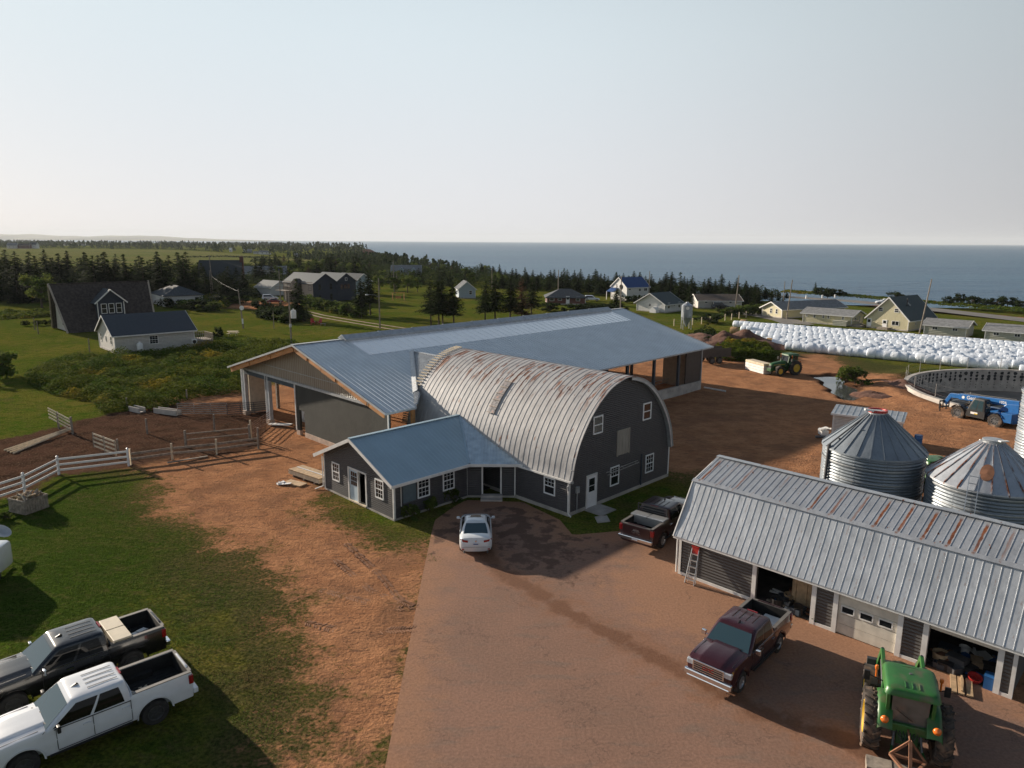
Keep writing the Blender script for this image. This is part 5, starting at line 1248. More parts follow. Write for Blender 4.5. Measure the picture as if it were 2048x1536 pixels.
# ------------------------------------------------------------------ bins, tank, bales, yard gear
def grain_bin(label, x, y, r, ze, zc, cone, group='grain bins beside the workshop', hatch=False):
    t = thing('grain_bin', label, 'grain bin', (x, y, 0), 0, group)
    pr = [(r, -.2)]; n = int(ze/.03)
    for i in range(n+1): z = ze*i/n; pr.append((r+.030*sin(2*pi*z/.19), z))
    m = MB(); m.lathe(pr, 72); m.build('wall', 'bin_steel', t, smooth=70)
    m = MB(); k = int(2*pi*r/.85)
    for q in range(k):
        a = 2*pi*q/k
        for s in range(int(ze/.19)): z = .1+s*.19; m.obox(((r+.03)*cos(a), (r+.03)*sin(a), z-.02), ((r+.03)*cos(a), (r+.03)*sin(a), z+.02), .02, .02)
    for q in range(int(ze/.85)): m.lathe([(r+.045, .75+q*.85), (r+.05, .79+q*.85), (r+.045, .83+q*.85)], 48)
    m.build('seam', 'galv', t)
    m = MB(); m.lathe([(r+.10, ze-.06), (r+.09, ze+.02), (.55, zc), (.5, zc)], 48); cone_o = m.build('roof', cone, t, smooth=20)
    m = MB()
    for q in range(24):
        a = 2*pi*q/24; m.obox(((r+.08)*cos(a), (r+.08)*sin(a), ze+.05), (.56*cos(a), .56*sin(a), zc+.02), .05, .07)
    m.build('roof_rib', cone, t)
    m = MB(); m.lathe([(.52, zc-.05), (.52, zc+.18), (0, zc+.2)], 20); m.build('cap', 'galv', t)
    return t, r, ze, zc
b1, r_, e_, c_ = grain_bin('clean grey grain bin with red edged cap, nearest the small white shed', 22.55, 42.6, 2.88, 4.05, 6.2, 'bin_steel')
m = MB()
for i in range(12): a = 2*pi*i/12; m.obox((.52*cos(a), .52*sin(a), 6.38), (.52*cos(a+.53), .52*sin(a+.53), 6.38), .1, .14)
m.build('cap_ring', 'red_paint', b1)
m = MB(); m.obox((-.9, -.2, 6.5), (.1, -.35, 6.38), .18, .12); m.build('cap_board', 'white_trim', b1)
m = MB(); a = R(186); m.tube((3.05*cos(a), 3.05*sin(a), 0), (2.95*cos(a), 2.95*sin(a), 4.3), .10); m.tube((2.95*cos(a), 2.95*sin(a), 4.3), (.7*cos(a), .7*sin(a), 6.1), .05)
for k in range(5): f = k/5; m.box(2.9*cos(a)*(1-f)-.05, 2.9*cos(a)*(1-f)+.05, 2.9*sin(a)-.06, 2.9*sin(a)+.06, 4.2+f*1.75, 4.34+f*1.75)
m.build('fill_tube', 'grey_metal', b1)
m = MB(); m.path([(-2.5, -.6, 4.45), (-1.9, -.75, 4.75), (-1.4, -.8, 5.2), (-1.2, -.9, 5.4)], .03); m.build('roof_rail', 'steel_dark', b1)
b2, r_, e_, c_ = grain_bin('grain bin with rust streaked cone roof and a ladder leaning on it', 26.7, 38.0, 2.95, 3.6, 5.7, 'cone_steel')
d = Vector((-.75, -1, 0)).normalized(); m = MB(); m.lathe([(0, 0), (.36, 0), (.36, .1), (0, .12)], 18); M_ = Matrix.Translation(d*2.0+Vector((0, 0, 4.42))) @ Matrix.Rotation(atan2(d.y, d.x), 4, 'Z') @ Matrix.Rotation(R(40), 4, 'Y') @ Matrix.Diagonal((1.5, .9, 1, 1))
k = MB(); k.add(m, M_); k.build('hatch', 'rust_metal', b2)
m = MB(); m.obox((-1.0, -.35, 5.95), (-.2, -.35, 5.88), .1, .04); m.obox((.0, -.5, 5.9), (.5, -.45, 5.9), .2, .06); m.build('cap_board', 'white_trim', b2)
m = MB()
for f in (.25, .42, .55, .68): p = d*(2.95*(1-f)+.3*f)+Vector((0, 0, 3.6+2.1*f+.1)); m.obox(p+Vector((-.25, .2, 0)), p+Vector((.25, -.2, 0)), .03, .03)
m.build('roof_rung', 'grey_metal', b2)
b3, *_ = grain_bin('tall narrow corrugated bin standing beyond the rusty coned one', 35.85, 46.0, 1.65, 6.9, 7.8, 'bin_steel')
def ladder(name, label, foot, top, wd, rungs, cat='ladder', mt='aluminium'):
    t = thing(name, label, cat, foot); f, tp = Vector((0, 0, 0)), Vector(top)-Vector(foot); dz = tp-f; sx = dz.cross(Vector((0, 0, 1))).normalized()*wd/2
    for s_ in (-1, 1): m = MB(); m.obox(f+sx*s_, tp+sx*s_*.9, .035, .08); m.build('rail', mt, t)
    for i in range(rungs): m = MB(); p = f.lerp(tp, (i+.6)/rungs); m.obox(p-sx*.95, p+sx*.95, .035, .035); m.build('rung', mt, t)
    return t
ladder('ladder', 'long aluminium ladder leaning against the rust streaked grain bin', (23.3, 34.2, 0), (24.55, 35.95, 4.55), .5, 13)
# step ladder against the workshop
t = thing('step_ladder', 'aluminium step ladder with red top leaning on the workshop wall', 'ladder', (9.02, 32.55, .004), RZ)
for s_ in (-1, 1):
    m = MB(); m.obox((-.35, s_*.25, 0), (.12, s_*.17, 1.85), .03, .08); m.build('rail', 'aluminium', t)
    m = MB(); m.obox((-.15, s_*.22, 0), (.14, s_*.17, 1.8), .03, .04); m.build('back_rail', 'aluminium', t)
for i in range(5): m = MB(); f = (i+.7)/6; m.obox((-.35+.47*f, -.23+.06*f, 1.85*f), (-.35+.47*f, .23-.06*f, 1.85*f), .11, .03); m.build('tread', 'aluminium', t)
m = MB(); m.obox((.06, -.19, 1.62), (.06, .19, 1.62), .04, .42); m.obox((.1, -.2, 1.86), (.1, .2, 1.86), .2, .05); m.build('top_cap', 'red_paint', t)
# round concrete slurry tank
tc = Vector((TANK[0], TANK[1], 0)); TR = TANK[2]; TZ = .6
t = thing('slurry_tank', 'large round open concrete tank with dark form tie marks and wire fence on top', 'tank', tc)
m = MB(); m.lathe([(TR, -4), (TR, TZ), (TR-.5, TZ), (TR-.5, -4)], 120); m.build('wall', 'concrete', t, smooth=30)
m = MB(); m.lathe([(0, -2.2), (TR-.3, -2.2)], 64); mat('tank_floor', (.22, .19, .16), .9, var=.2, vscale=.3); m.build('floor', 'tank_floor', t)
m = MB(); rt = random.Random(4); mat('tar_spot', (.03, .03, .035), .9, var=.2)
for i in range(130):
    a = 2*pi*i/130
    for k, z in enumerate((.15, -.25, -.65, -1.0, -1.35, -1.7)):
        s = (.21 if k < 3 else .06)*rt.uniform(.7, 1.25)
        if rt.random() < .08: continue
        e = TR-.5-.015; c = Vector((e*cos(a), e*sin(a), z+rt.uniform(-.05, .05))); tx = Vector((-sin(a), cos(a), 0))
        P = [c+tx*(s*cos(q*pi/4)*rt.uniform(.75, 1.2))+Vector((0, 0, s*sin(q*pi/4)*rt.uniform(.75, 1.2))) for q in range(8)]; m.poly(P)
o = m.build('tie_mark', 'tar_spot', t); o['kind'] = 'stuff'
for i in range(24):
    a = 2*pi*i/24+.1; m = MB(); m.tube((TR*cos(a)*.99, TR*sin(a)*.99, TZ), (TR*cos(a)*.99, TR*sin(a)*.99, TZ+1.5), .03); m.build('fence_post', 'steel_pipe', t)
m = MB()
for z in (TZ+.4, TZ+.9, TZ+1.45):
    for i in range(72): a, a2 = 2*pi*i/72, 2*pi*(i+1)/72; m.tube((TR*.99*cos(a), TR*.99*sin(a), z), (TR*.99*cos(a2), TR*.99*sin(a2), z), .007, n=3, cap=False)
m.build('fence_wire', 'steel_pipe', t)
# wrapped silage bales
g = NG('bale_wrap'); g.out(g.mix(g.ramp(g.noise(1.5, 4), .4, .65), (.80, .84, .90), (.68, .75, .84)), .34, g.bump(g.noise(3.5, 5, (1, .35, 1)), .06), .5)
mat('bale_end', (.34, .22, .11), .95, var=.3, vscale=8, bump=.03)
def bale_mesh(seed):
    rb_ = random.Random(seed); m = MB(); rows = []
    for k, (x, f) in enumerate(((-.64, .0), (-.63, .6), (-.61, .93), (-.52, 1.0), (-.2, 1.0), (.1, 1.01), (.42, 1.0), (.58, .95), (.63, .6), (.64, 0))):
        row = []
        for i in range(18):
            a = 2*pi*i/18; rr_ = .69*f*(1+.045*noise.noise((cos(a)*1.7+seed*7, sin(a)*1.7, x*2.2))); z = .66+rr_*sin(a)
            row.append((x+.02*noise.noise((a, seed, 3)), rr_*cos(a)*1.03, max(z, .0)))
        rows.append(row+[row[0]])
    m.grid(rows); return m.mesh('bale', 'bale_wrap', 55, merge=True)
BM = [bale_mesh(i) for i in range(6)]
rbl = random.Random(11)
F0, F1 = G(1572, 700), G(1845, 726); K0, K1 = G(1497, 656), G(2048, 699)
def lineat(p0, p1, s): return p0+(p1-p0).normalized()*s
dirn = (F1-F0).normalized(); side = Vector((-dirn.y, dirn.x, 0)); depth = (K0-F0).dot(side)
if depth < 0: side = -side; depth = -depth
nrow = 12; allb = []
for r in range(nrow):
    dd_ = depth*r/(nrow-1) if nrow > 1 else 0
    start = (-.2, -2, -3, -3.5, -4, -5, -7, -8, -9, -10, -11, -6)[r]; ln_ = (30, 50, 51, 52, 53, 55, 57, 58, 59, 60, 61, 57)[r]
    base = F0+side*dd_; x = (K0-F0).dot(dirn)*dd_/depth-.5-1.5*(r % 3); ln_ = 56+r*.6 if r else 28; end = x+ln_
    while x < end:
        x += 1.06
        tilt_ = rbl.uniform(-.16, .16) if r not in (3, 6, 9) else rbl.uniform(-.03, .03)
        p = base+dirn*x+side*rbl.uniform(-.12, .12); p.z = rbl.uniform(-.05, .03)+(.14 if r in (6, 9) else 0)
        allb.append((p, tilt_, r))
# a nearer row that starts half way along, beside the tank
x = 29.5
while x < 58: x += 1.06; p = F0-side*1.55+dirn*x; p.z = 0; allb.append((p, rbl.uniform(-.1, .1), -1))
allb.sort(key=lambda q: (q[0].x**2+q[0].y**2))
bang = atan2(dirn.y, dirn.x)
rowname = {-1: 'in the shortest front row beside the round tank', 0: 'in the row nearest the red yard', 1: 'in the second row behind the yard', 2: 'in the third row from the yard', 3: 'in the nearer smooth row', 4: 'in the row behind the nearer smooth row', 5: 'in the middle row of the stack', 6: 'in the raised smooth row', 7: 'in the row behind the raised smooth row', 8: 'in a far row of the stack', 9: 'in the farther smooth row', 10: 'in the last row but one', 11: 'in the row nearest the yellow houses'}
for i, (p, tl, r) in enumerate(allb[:298]):
    o = bpy.data.objects.new('silage_bale', BM[i % 6]); COL.objects.link(o); o.location = p; o.rotation_euler = (rbl.uniform(-.4, .4) if False else 0, rbl.uniform(-.03, .03), bang+tl+(pi if rbl.random() < .5 else 0))
    s = rbl.uniform(.93, 1.07); o.scale = (s*.92, s*1.0, s*rbl.uniform(.88, 1.02)); tag(o, 'white wrapped silage bale '+rowname[r], 'silage bale', 'white wrapped bales '+rowname[r].replace('in the ', 'of the ').replace('in a ', 'of a '))
if len(allb) > 298:
    m = MB()
    for i, (p, tl, r) in enumerate(allb[298:]):
        me = BM[i % 6]; M_ = Matrix.Translation(p) @ Matrix.Rotation(bang+tl, 4, 'Z') @ Matrix.Diagonal((.86, .95, .95, 1)); k = len(m.v)
        m.v += [tuple(M_ @ v.co) for v in me.vertices]; m.f += [tuple(k+j for j in f.vertices) for f in me.polygons]
    o = m.build('far_bales', 'bale_wrap', smooth=55); tag(o, 'far rows of white wrapped silage bales below the yellow houses', 'silage bales', kind='stuff')
for (px, py), lab in (((1468, 668), 'unwrapped brown end bale at the far left of the white rows'), ((1541, 692), 'tan open bale end poking from behind the red dirt heap'), ((1487, 652), 'small tan open bale behind the leftmost white bale')):
    m = MB(); m.lathe([(0, -.62), (.62, -.62), (.66, -.5), (.66, .5), (.62, .62), (0, .62)], 20, (0, 0, .66), 'x'); o = m.build('open_bale', 'bale_end', smooth=40); o.location = G(px, py); o.rotation_euler = (0, 0, bang); tag(o, lab, 'silage bale')
# small white shed, drums, stack of white blocks
def house_box(): pass
t = thing('small_shed', 'small white sided lean to shed with dark doorway behind the grain bins', 'shed', (30.6, 59.2, 0), R(-33))
mat('siding_white', (.66, .65, .63), .6, var=.05, siding=.13)
m = MB(); m.wall('y', -1.1, .1, -2.6, 2.6, 0, 2.0, [(-.6, .5, .0, 1.75)]); m.wall('x', -2.6, .1, -1.0, 1.1, 0, 2.05); m.wall('x', 2.5, .1, -1.0, 1.1, 0, 2.05); m.wall('y', 1.0, .1, -2.5, 2.5, 0, 2.3); m.box(-2.5, 2.5, -1, 1, .0, .05); m.build('wall', 'siding_white', t)
m = MB(); ribbed(m, (0, -1.3, 2.05), (1, 0, 0), (0, 1, .13), -2.8, 2.8, .45, lambda u: (0, 2.65), .03, .03); m.build('roof', 'galv', t)
m = MB()
for x in (-2.63, 2.5): m.box(x, x+.13, -1.13, -1.0, 0, 2.02)
m.obox((-2.8, -1.32, 2.02), (2.8, -1.32, 2.02), .05, .16); m.build('trim', 'white_trim', t)
def drum(label, x, y, mt, rz=0, lying=False):
    m = MB(); m.lathe([(0, 0), (.28, 0), (.29, .03), (.29, .28), (.305, .30), (.29, .32), (.29, .60), (.305, .62), (.29, .64), (.29, .88), (.28, .90), (0, .89)], 20)
    o = m.build('drum', mt, smooth=40); o.location = (x, y, .30 if lying else 0); o.rotation_euler = (pi/2 if lying else 0, 0, rz); return tag(o, label, 'drum')
p = G(1835, 892); o = drum('blue plastic drum standing on the dirt between the grain bins', p.x, p.y, 'blue_plastic'); o.scale = (1.05,)*3
p = G(1651, 869); m = MB(); m.box(-.5, .1, -.4, .4, 0, .4); m.obox((-.7, -.3, .5), (.2, .3, .55), .3, .14); m.obox((-.5, .3, .45), (.3, -.3, .6), .25, .1); o = m.build('scrap_heap', 'white_trim'); o.location = p; tag(o, 'low heap of white scrap left of the small white shed', 'scrap')
p = G(1640, 876); m = MB(); m.tube((-.4, 0, .12), (.45, -.05, .12), .12); o = m.build('scrap_pipe', 'grey_metal'); o.location = p; tag(o, 'short grey pipe lying by the white scrap', 'pipe')
t = thing('block_stack', 'stack of wrapped white panels beside the far tractor', 'stack', (32.0, 91.0, 0), R(-72))
for k in range(4):
    m = MB(); m.box(-1.9, 1.9, -.6, .6, .04+k*.34, .34+k*.34); m.build('panel', 'lumber_pale' if k == 3 else 'white_trim', t, bevel=.02)
# feed hopper beyond the barn
p = G(1372, 658); t = thing('feed_bin', 'grey hopper bottomed feed bin on legs beyond the big barn', 'feed bin', p)
m = MB(); m.lathe([(1.05, 2.3), (1.05, 4.6)], 28); m.build('wall', 'bin_steel', t, smooth=40)
m = MB(); m.lathe([(1.07, 4.58), (.3, 5.05), (.28, 5.2), (0, 5.22)], 28); m.build('roof', 'galv', t, smooth=30)
m = MB(); m.lathe([(1.05, 2.32), (.25, .75), (.2, .5), (0, .5)], 28); m.build('hopper', 'bin_steel', t, smooth=40)
for i in range(4): a = pi/4+i*pi/2; m = MB(); m.obox((1.08*cos(a), 1.08*sin(a), 0), (1.08*cos(a), 1.08*sin(a), 3.3), .12, .12); m.build('leg', 'galv', t)
m = MB(); a = R(262); m.lathe([(0, 0), (.32, 0), (.32, .02), (0, .02)], 20); k = MB(); k.add(m, Matrix.Translation((1.06*cos(a), 1.06*sin(a), 4.1)) @ Matrix.Rotation(a-pi/2+pi, 4, 'Z') @ Matrix.Rotation(pi/2, 4, 'X')); k.build('emblem', 'white_trim', t)
# dirt heaps
mat('dirt_heap', (.105, .048, .032), .95, var=.22, vscale=1.5, bump=.12, bscale=3, col2=(.14, .07, .05), c2scale=.5)
def heap(name, label, c, rx, ry, h, rz, seed, m_='dirt_heap', kind='structure'):
    m = MB(); P = []
    for i in range(29):
        row = []
        for j in range(29):
            u, v = -1+i/14, -1+j/14; r = hypot(u, v); n_ = noise.noise((u*2+seed, v*2, seed))*.35+noise.noise((u*6, v*6+seed, 2))*.12
            z = h*max(0, 1-r)**.85*(1+n_*1.2); row.append((u*rx*(1+.1*n_), v*ry, z-.04 if r < 1 else -.25))
        P.append(row)
    m.grid(P); o = m.build(name, m_, smooth=60); o.location = c; o.rotation_euler = (0, 0, rz); o['kind'] = kind; return o
heap('dirt_mound', '', G(1497, 690), 7.5, 3.6, 2.3, R(-40), 1.3); heap('dirt_mound', '', G(1452, 690), 4.5, 3.2, 2.1, R(-10), 2.3)
heap('dirt_mound', '', G(1400, 684), 6.5, 3.6, 1.7, R(-55), 3.1); heap('dirt_mound', '', G(1750, 792), 2.6, 1.3, .6, R(-50), 5.1); heap('dirt_mound', '', G(1800, 775), 4.2, 2.2, .9, R(-70), 6.2)
# manure spreader / dark trailer by the far corner of the barn
p = G(1420, 725); t = thing('farm_trailer', 'dark brown box trailer parked behind the far corner of the big barn', 'trailer', p, R(20))
m = MB(); m.box(-2.6, 2.6, -1.1, 1.1, .9, .98)
for y in (-1.1, 1.04): m.box(-2.6, 2.6, y, y+.06, .98, 2.1)
m.box(-2.6, -2.54, -1.04, 1.04, .98, 2.1); m.build('box', 'brown_steel', t)
for sg in (1, -1): make_wheel(t, -.6, sg*1.2, .5, .35, 'grey_metal', 'tyre_dusty'); make_wheel(t, .6, sg*1.2, .5, .35, 'grey_metal', 'tyre_dusty')
m = MB(); m.obox((2.6, 0, .8), (4.0, 0, .5), .1, .12); m.build('drawbar', 'rust_metal', t)
p = G(1490, 716); m = MB()
for i in range(5): m.obox((-2.2+.2*i, -.4+.2*i, .1+.06*(i % 2)), (2.2-.3*i, -.35+.22*i, .12), .16, .08)
o = m.build('plank_pile', 'lumber_grey'); o.location = p; o.rotation_euler = (0, 0, R(-12)); tag(o, 'grey planks lying at the foot of the weedy dirt bank', 'planks')
p = AB(72.3, 41.0); m = MB(); m.tube((0, 0, .1), (1.9, -2.0, .08), .09); o = m.build('drain_pipe', 'white_trim'); o.location = p; tag(o, 'white drain pipe lying by the barn corner', 'pipe')
# workshop clutter
def clutter(bay, seed, n, label):
    rc_ = random.Random(seed); lo, hi = bay
    cols = ['lumber_grey', 'grey_metal', 'blue_plastic', 'white_trim', 'rust_metal', 'lumber', 'steel_dark', 'black_plastic', 'black_plastic', 'rubber']
    for i in range(n):
        m = MB(); k = rc_.random(); s = rc_.uniform(.15, .4)
        if k < .4: m.box(-s, s, -s*.7, s*.7, 0, s*rc_.uniform(.4, 1.4)); nm = 'crate'; m.box(-s*1.03, s*1.03, -s*.72, s*.72, s*.18, s*.24)
        elif k < .7: m.lathe([(0, 0), (s*.7, 0), (s*.8, s*1.1), (s*.74, s*1.1), (s*.65, .03), (0, .03)], 14); nm = 'tub'
        else: m.obox((-s*2, 0, .06), (s*2, s*.3, .1), .14, .05); m.obox((-s*1.5, .2, .12), (s*1.8, -.1, .14), .1, .05); nm = 'board'
        mt = rc_.choice(cols); o = m.build(nm, mt); a = 29.95+rc_.random()**1.3*2.2; o.location = AB(a, rc_.uniform(lo+.2, hi-.2), .02); o.rotation_euler = (0, 0, rc_.uniform(0, 6)); tag(o, f'{nm} among the clutter on the dark floor of {label}', nm, f'clutter on the floor of {label}')
clutter((4.1, 6.3), 3, 26, 'the bay behind the green tractor'); clutter((11, 13.5), 9, 18, 'the bay behind the maroon pickup')
m = MB(); m.lathe([(0, .03), (.26, .03), (.32, .3), (.36, .3), (.29, 0), (0, 0)], 22); o = m.build('tub', 'red_paint'); o.scale = (.72,)*3; o.location = AB(30.0, 4.75, .0); o.rotation_euler = (0.25, 0, 0); tag(o, 'round red tub at the mouth of the right hand bay', 'tub')
m = MB(); m.box(-.2, .2, -.15, .15, 0, .5); m.box(-.22, .22, -.17, .17, .5, .54); o = m.build('bin', 'blue_plastic'); o.location = AB(29.9, 4.25, 0); o.rotation_euler = (0, 0, RZ); tag(o, 'blue plastic bin against the right post of the open bay', 'bin')
m = MB(); m.box(0, .06, -.65, .65, 0, 1.25)
for y in (-.5, 0, .5): m.box(-.04, 0, y-.05, y+.05, 0, 1.2)
o = m.build('wooden_partition', 'lumber'); o.location = AB(30.9, 11.7, .02); o.rotation_euler = (0, 0, RZ); tag(o, 'upright wooden panel inside the left hand bay', 'panel')
m = MB()
for y in (-.22, .06, .3): m.obox((-.62, y, .05), (.62, y, .05), .2, .06)
m.obox((-.5, .04, .12), (.6, .02, .14), .06, .05); o = m.build('plank_ramp', 'lumber'); o.location = Vector((17.15, 24.15, .01)); o.rotation_euler = (0, 0, R(60)); tag(o, 'wooden planks laid as a ramp outside the right hand bay', 'planks')
# panels stacked by the annex
t = thing('insulation_stack', 'tan topped stack of insulation panels on the dirt left of the annex', 'stack', (-14.15, 47.75, 0), R(-38))
for k in range(4): m = MB(); m.box(-1.75+.04*(k % 2), 1.75, -.6, .6, .16+k*.09, .24+k*.09); m.build('panel', 'lumber' if k == 3 else 'lumber_pale', t)
for x in (-1.2, 0, 1.2): m = MB(); m.box(x-.06, x+.06, -.6, .6, .02, .16); m.build('bearer', 'lumber_grey', t)
m = MB(); m.box(-1.6, 1.5, .0, .12, .52, .54); m.build('white_strip', 'white_trim', t)
for (x, y, rz_, lab) in ((-14.9, 46.6, -30, 'small tan panel lying below the insulation stack'), (-13.2, 49.9, 20, 'short wood offcut beyond the insulation stack')):
    m = MB(); m.box(-.8, .8, -.35, .35, .02, .1) if 'panel' in lab else m.box(-.5, .5, -.08, .08, .02, .12); o = m.build('offcut', 'lumber'); o.location = (x, y, 0); o.rotation_euler = (0, 0, R(rz_)); tag(o, lab, 'offcut')
m = MB(); rp_ = random.Random(8)
for i in range(5): m.obox((rp_.uniform(-.5, .5), rp_.uniform(-.3, .3), .05), (rp_.uniform(-.5, .5), rp_.uniform(-.3, .3), .15), .25, .03)
o = m.build('plastic_wrap', 'white_vinyl'); o.location = (-15.6, 46.5, 0); tag(o, 'crumpled white plastic wrap by the tan panels', 'plastic sheet')
p = G(778, 1030); m = MB(); m.tube((.1, 0, 0), (-.05, .25, .75), .02); m.box(.0, .2, -.06, .06, 0, .03); o = m.build('shovel', 'lumber_grey'); o.location = p; tag(o, 'thin tool leaning at the front corner of the annex', 'tool')
# planter crate with firewood
t = thing('firewood_crate', 'grey slatted crate full of firewood inside the white fence', 'crate', (-29.85, 41.55, 0), R(-22))
W_ = .72
for y in (-W_, W_):
    m = MB()
    for i in range(9): m.box(-W_+i*.163, -W_+i*.163+.135, y-.02, y+.02, .03, .92)
    m.obox((-W_, y*1.04, .1), (W_, y*1.04, .1), .04, .1); m.obox((-W_, y*1.04, .85), (W_, y*1.04, .85), .04, .1); m.obox((-W_, y*1.05, .1), (W_, y*1.05, .85), .03, .1); m.build('side', 'lumber_grey', t)
for x in (-W_, W_):
    m = MB()
    for i in range(9): m.box(x-.02, x+.02, -W_+i*.163+.02, -W_+i*.163+.14, .03, .92)
    m.obox((x*1.04, -W_, .1), (x*1.04, W_, .1), .04, .1); m.obox((x*1.04, -W_, .85), (x*1.04, W_, .85), .04, .1); m.obox((x*1.05, W_, .1), (x*1.05, -W_, .85), .03, .1); m.build('side', 'lumber_grey', t)
rp_ = random.Random(3)
for i in range(34):
    m = MB(); a = rp_.uniform(0, pi); r = rp_.uniform(.15, .34); p = Vector((rp_.uniform(-.5, .5), rp_.uniform(-.5, .5), .8+rp_.random()*.3)); d = Vector((cos(a)*r, sin(a)*r, rp_.uniform(-.12, .22))); m.tube(p-d, p+d, rp_.uniform(.04, .075), n=6)
    o = m.build('firewood_log', rp_.choice(['lumber', 'lumber_pale', 'lumber_grey'])); o.parent = None; o.location = t.location; o.rotation_euler = (0, 0, R(-22)); tag(o, 'split log heaped in the grey slatted crate', 'firewood', 'logs in the slatted crate')
# white caravan / enclosed trailer at the frame edge
t = thing('white_trailer', 'white enclosed trailer with rounded corners at the left edge of the lawn', 'trailer', (-26.05, 31.9, 0), R(98))
st = [(-1.6, .85, 1.45), (-1.5, 1.0, 1.62), (-1.3, 1.05, 1.68), (1.3, 1.05, 1.68), (1.5, 1.0, 1.6), (1.6, .85, 1.4)]
body_loft(st, .35, lambda w_, zt, zb: [(0, zb), (w_*.95, zb), (w_, zb+.08), (w_, zt-.25), (w_*.97, zt-.1), (w_*.85, zt-.02), (0, zt)]).build('body', 'paint_white', t, smooth=40, merge=True)
for sg in (1, -1): make_wheel(t, 0, sg*.95, .33, .2, 'rim_bright')
m = MB(); m.obox((1.6, 0, .45), (2.6, 0, .4), .1, .1); m.build('drawbar', 'grey_metal', t)
# satellite dish like bowl beyond the trailer
m = MB(); m.lathe([(0, 0), (.3, .05), (.5, .18), (.47, .19), (.28, .08), (0, .03)], 20); m.tube((0, 0, 0), (-.3, 0, -.9), .04); o = m.build('dish', 'galv_trim'); o.location = G(4, 1098)+Vector((0, 0, .9)); o.rotation_euler = (0, R(35), 0); tag(o, 'pale round dish on a stalk beyond the white trailer', 'dish')

# ------------------------------------------------------------------ fences, gates, rails
def fence(name, label, pts, rails, post_h, post_w, rail_h, mp, mr, cat='fence', rw_=.04, skip=()):
    t = thing(name, label, cat, pts[0]); o0 = Vector(pts[0])
    for i, p in enumerate(pts):
        m = MB(); q = Vector(p)-o0; m.box(q.x-post_w/2, q.x+post_w/2, q.y-post_w/2, q.y+post_w/2, -.2, post_h); 
        if mp == 'white_vinyl': m.lathe([(post_w*.8, post_h), (0, post_h+.07)], 4, (q.x, q.y, 0))
        m.build('post', mp, t)
    for i, (a, b_) in enumerate(zip(pts[:-1], pts[1:])):
        if i in skip: continue
        for z in rails: m = MB(); q0, q1 = Vector(a)-o0, Vector(b_)-o0; m.obox(q0+Vector((0, 0, z)), q1+Vector((0, 0, z)), rw_, rail_h); m.build('rail', mr, t)
    return t
fence('vinyl_fence', 'white three rail vinyl fence bending round the front lawn', [(-35.3, 40.9, 0), G(-30, 1012), G(50, 985), G(118, 949), G(258, 932)], (.32, .72, 1.12), 1.35, .13, .14, 'white_vinyl', 'white_vinyl')
fence('rail_fence', 'weathered white wooden rail fence between the muddy pen and the dirt', [G(262, 930), G(345, 918), G(434, 909), G(517, 897)], (.45, .85), 1.25, .12, .16, 'lumber_pale', 'lumber_grey')
fence('rail_fence', 'old grey two rail fence running behind the white rail fence in the mud', [G(372, 893), G(500, 880)], (.55, 1.05), 1.35, .15, .08, 'lumber_grey', 'lumber_grey', rw_=.05)
for (px, py), h_, lab in (((517, 897), 1.75, 'dark round post at the right end of the white rail fence'), ((295, 868), 1.35, 'lone brown post in the middle of the muddy pen'), ((429, 862), 1.5, 'lone dark post in the mud near the barn'), ((503, 877), 1.6, 'pale splintered post by the barn pen gate'), ((237, 905), 1.1, 'dark post at the hinge of the wooden pen gate'), ((254, 815), 1.0, 'thin grey post beside the thicket'), ((374, 800), 1.1, 'thin post at the thicket edge near the barn'), ((70, 660), 2.2, 'left one of two short clothes posts on the far lawn'), ((77, 668), 2.2, 'right one of two short clothes posts on the far lawn'), ((180, 707), 2.2, 'single grey post left of the grey bungalow')):
    m = MB(); m.tube((0, 0, -.2), (random.uniform(-.04, .04), 0, h_), .085, .075, 8); o = m.build('post', 'lumber_pale' if 'pale' in lab else 'lumber_grey'); o.location = G(px, py); tag(o, lab, 'post', 'lone wooden posts')
def gate(name, label, p0, p1, h, nr, mt, r=.028, z0=.15, verts=3):
    t = thing(name, label, 'gate', p0); d = Vector(p1)-Vector(p0)
    m = MB()
    for i in range(nr): z = z0+(h-z0)*i/(nr-1); m.tube((0, 0, z), (d.x, d.y, z), r)
    m.build('bars', mt, t); m = MB()
    for i in range(verts): f = i/(verts-1); m.tube((d.x*f, d.y*f, z0), (d.x*f, d.y*f, h), r)
    m.build('frame', mt, t); return t
gate('pipe_gate', 'long grey pipe gate lying across the back of the muddy pen', G(356, 830), G(455, 830), 1.15, 6, 'steel_pipe', verts=4)
gate('pipe_gate', 'dark pipe gate closing the pen between the barn pillars', G(455, 832), G(535, 826), 1.15, 6, 'steel_dark', verts=4)
gate('pipe_gate', 'rusty pipe gate slanting from the splintered post to the barn pillar', G(503, 873), G(543, 845), 1.1, 6, 'rust_metal', verts=3)
t = thing('wooden_gate', 'pale four board gate standing open in the muddy pen', 'gate', G(188, 897)); d = G(234, 915)-G(188, 897)
for z in (.25, .6, .95, 1.25): m = MB(); m.obox((0, 0, z), (d.x, d.y, z), .03, .13); m.build('board', 'lumber_pale', t)
for f in (.02, .5, .98): m = MB(); m.obox((d.x*f, d.y*f, .1), (d.x*f, d.y*f, 1.35), .05, .09, (1, 0, 0)); m.build('brace', 'lumber_grey', t)
t = thing('broken_fence', 'broken fence bay with pale rails fallen from its leaning posts', 'fence', G(146, 868)); p0 = Vector((0, 0, 0)); e = G(95, 850)-G(146, 868)
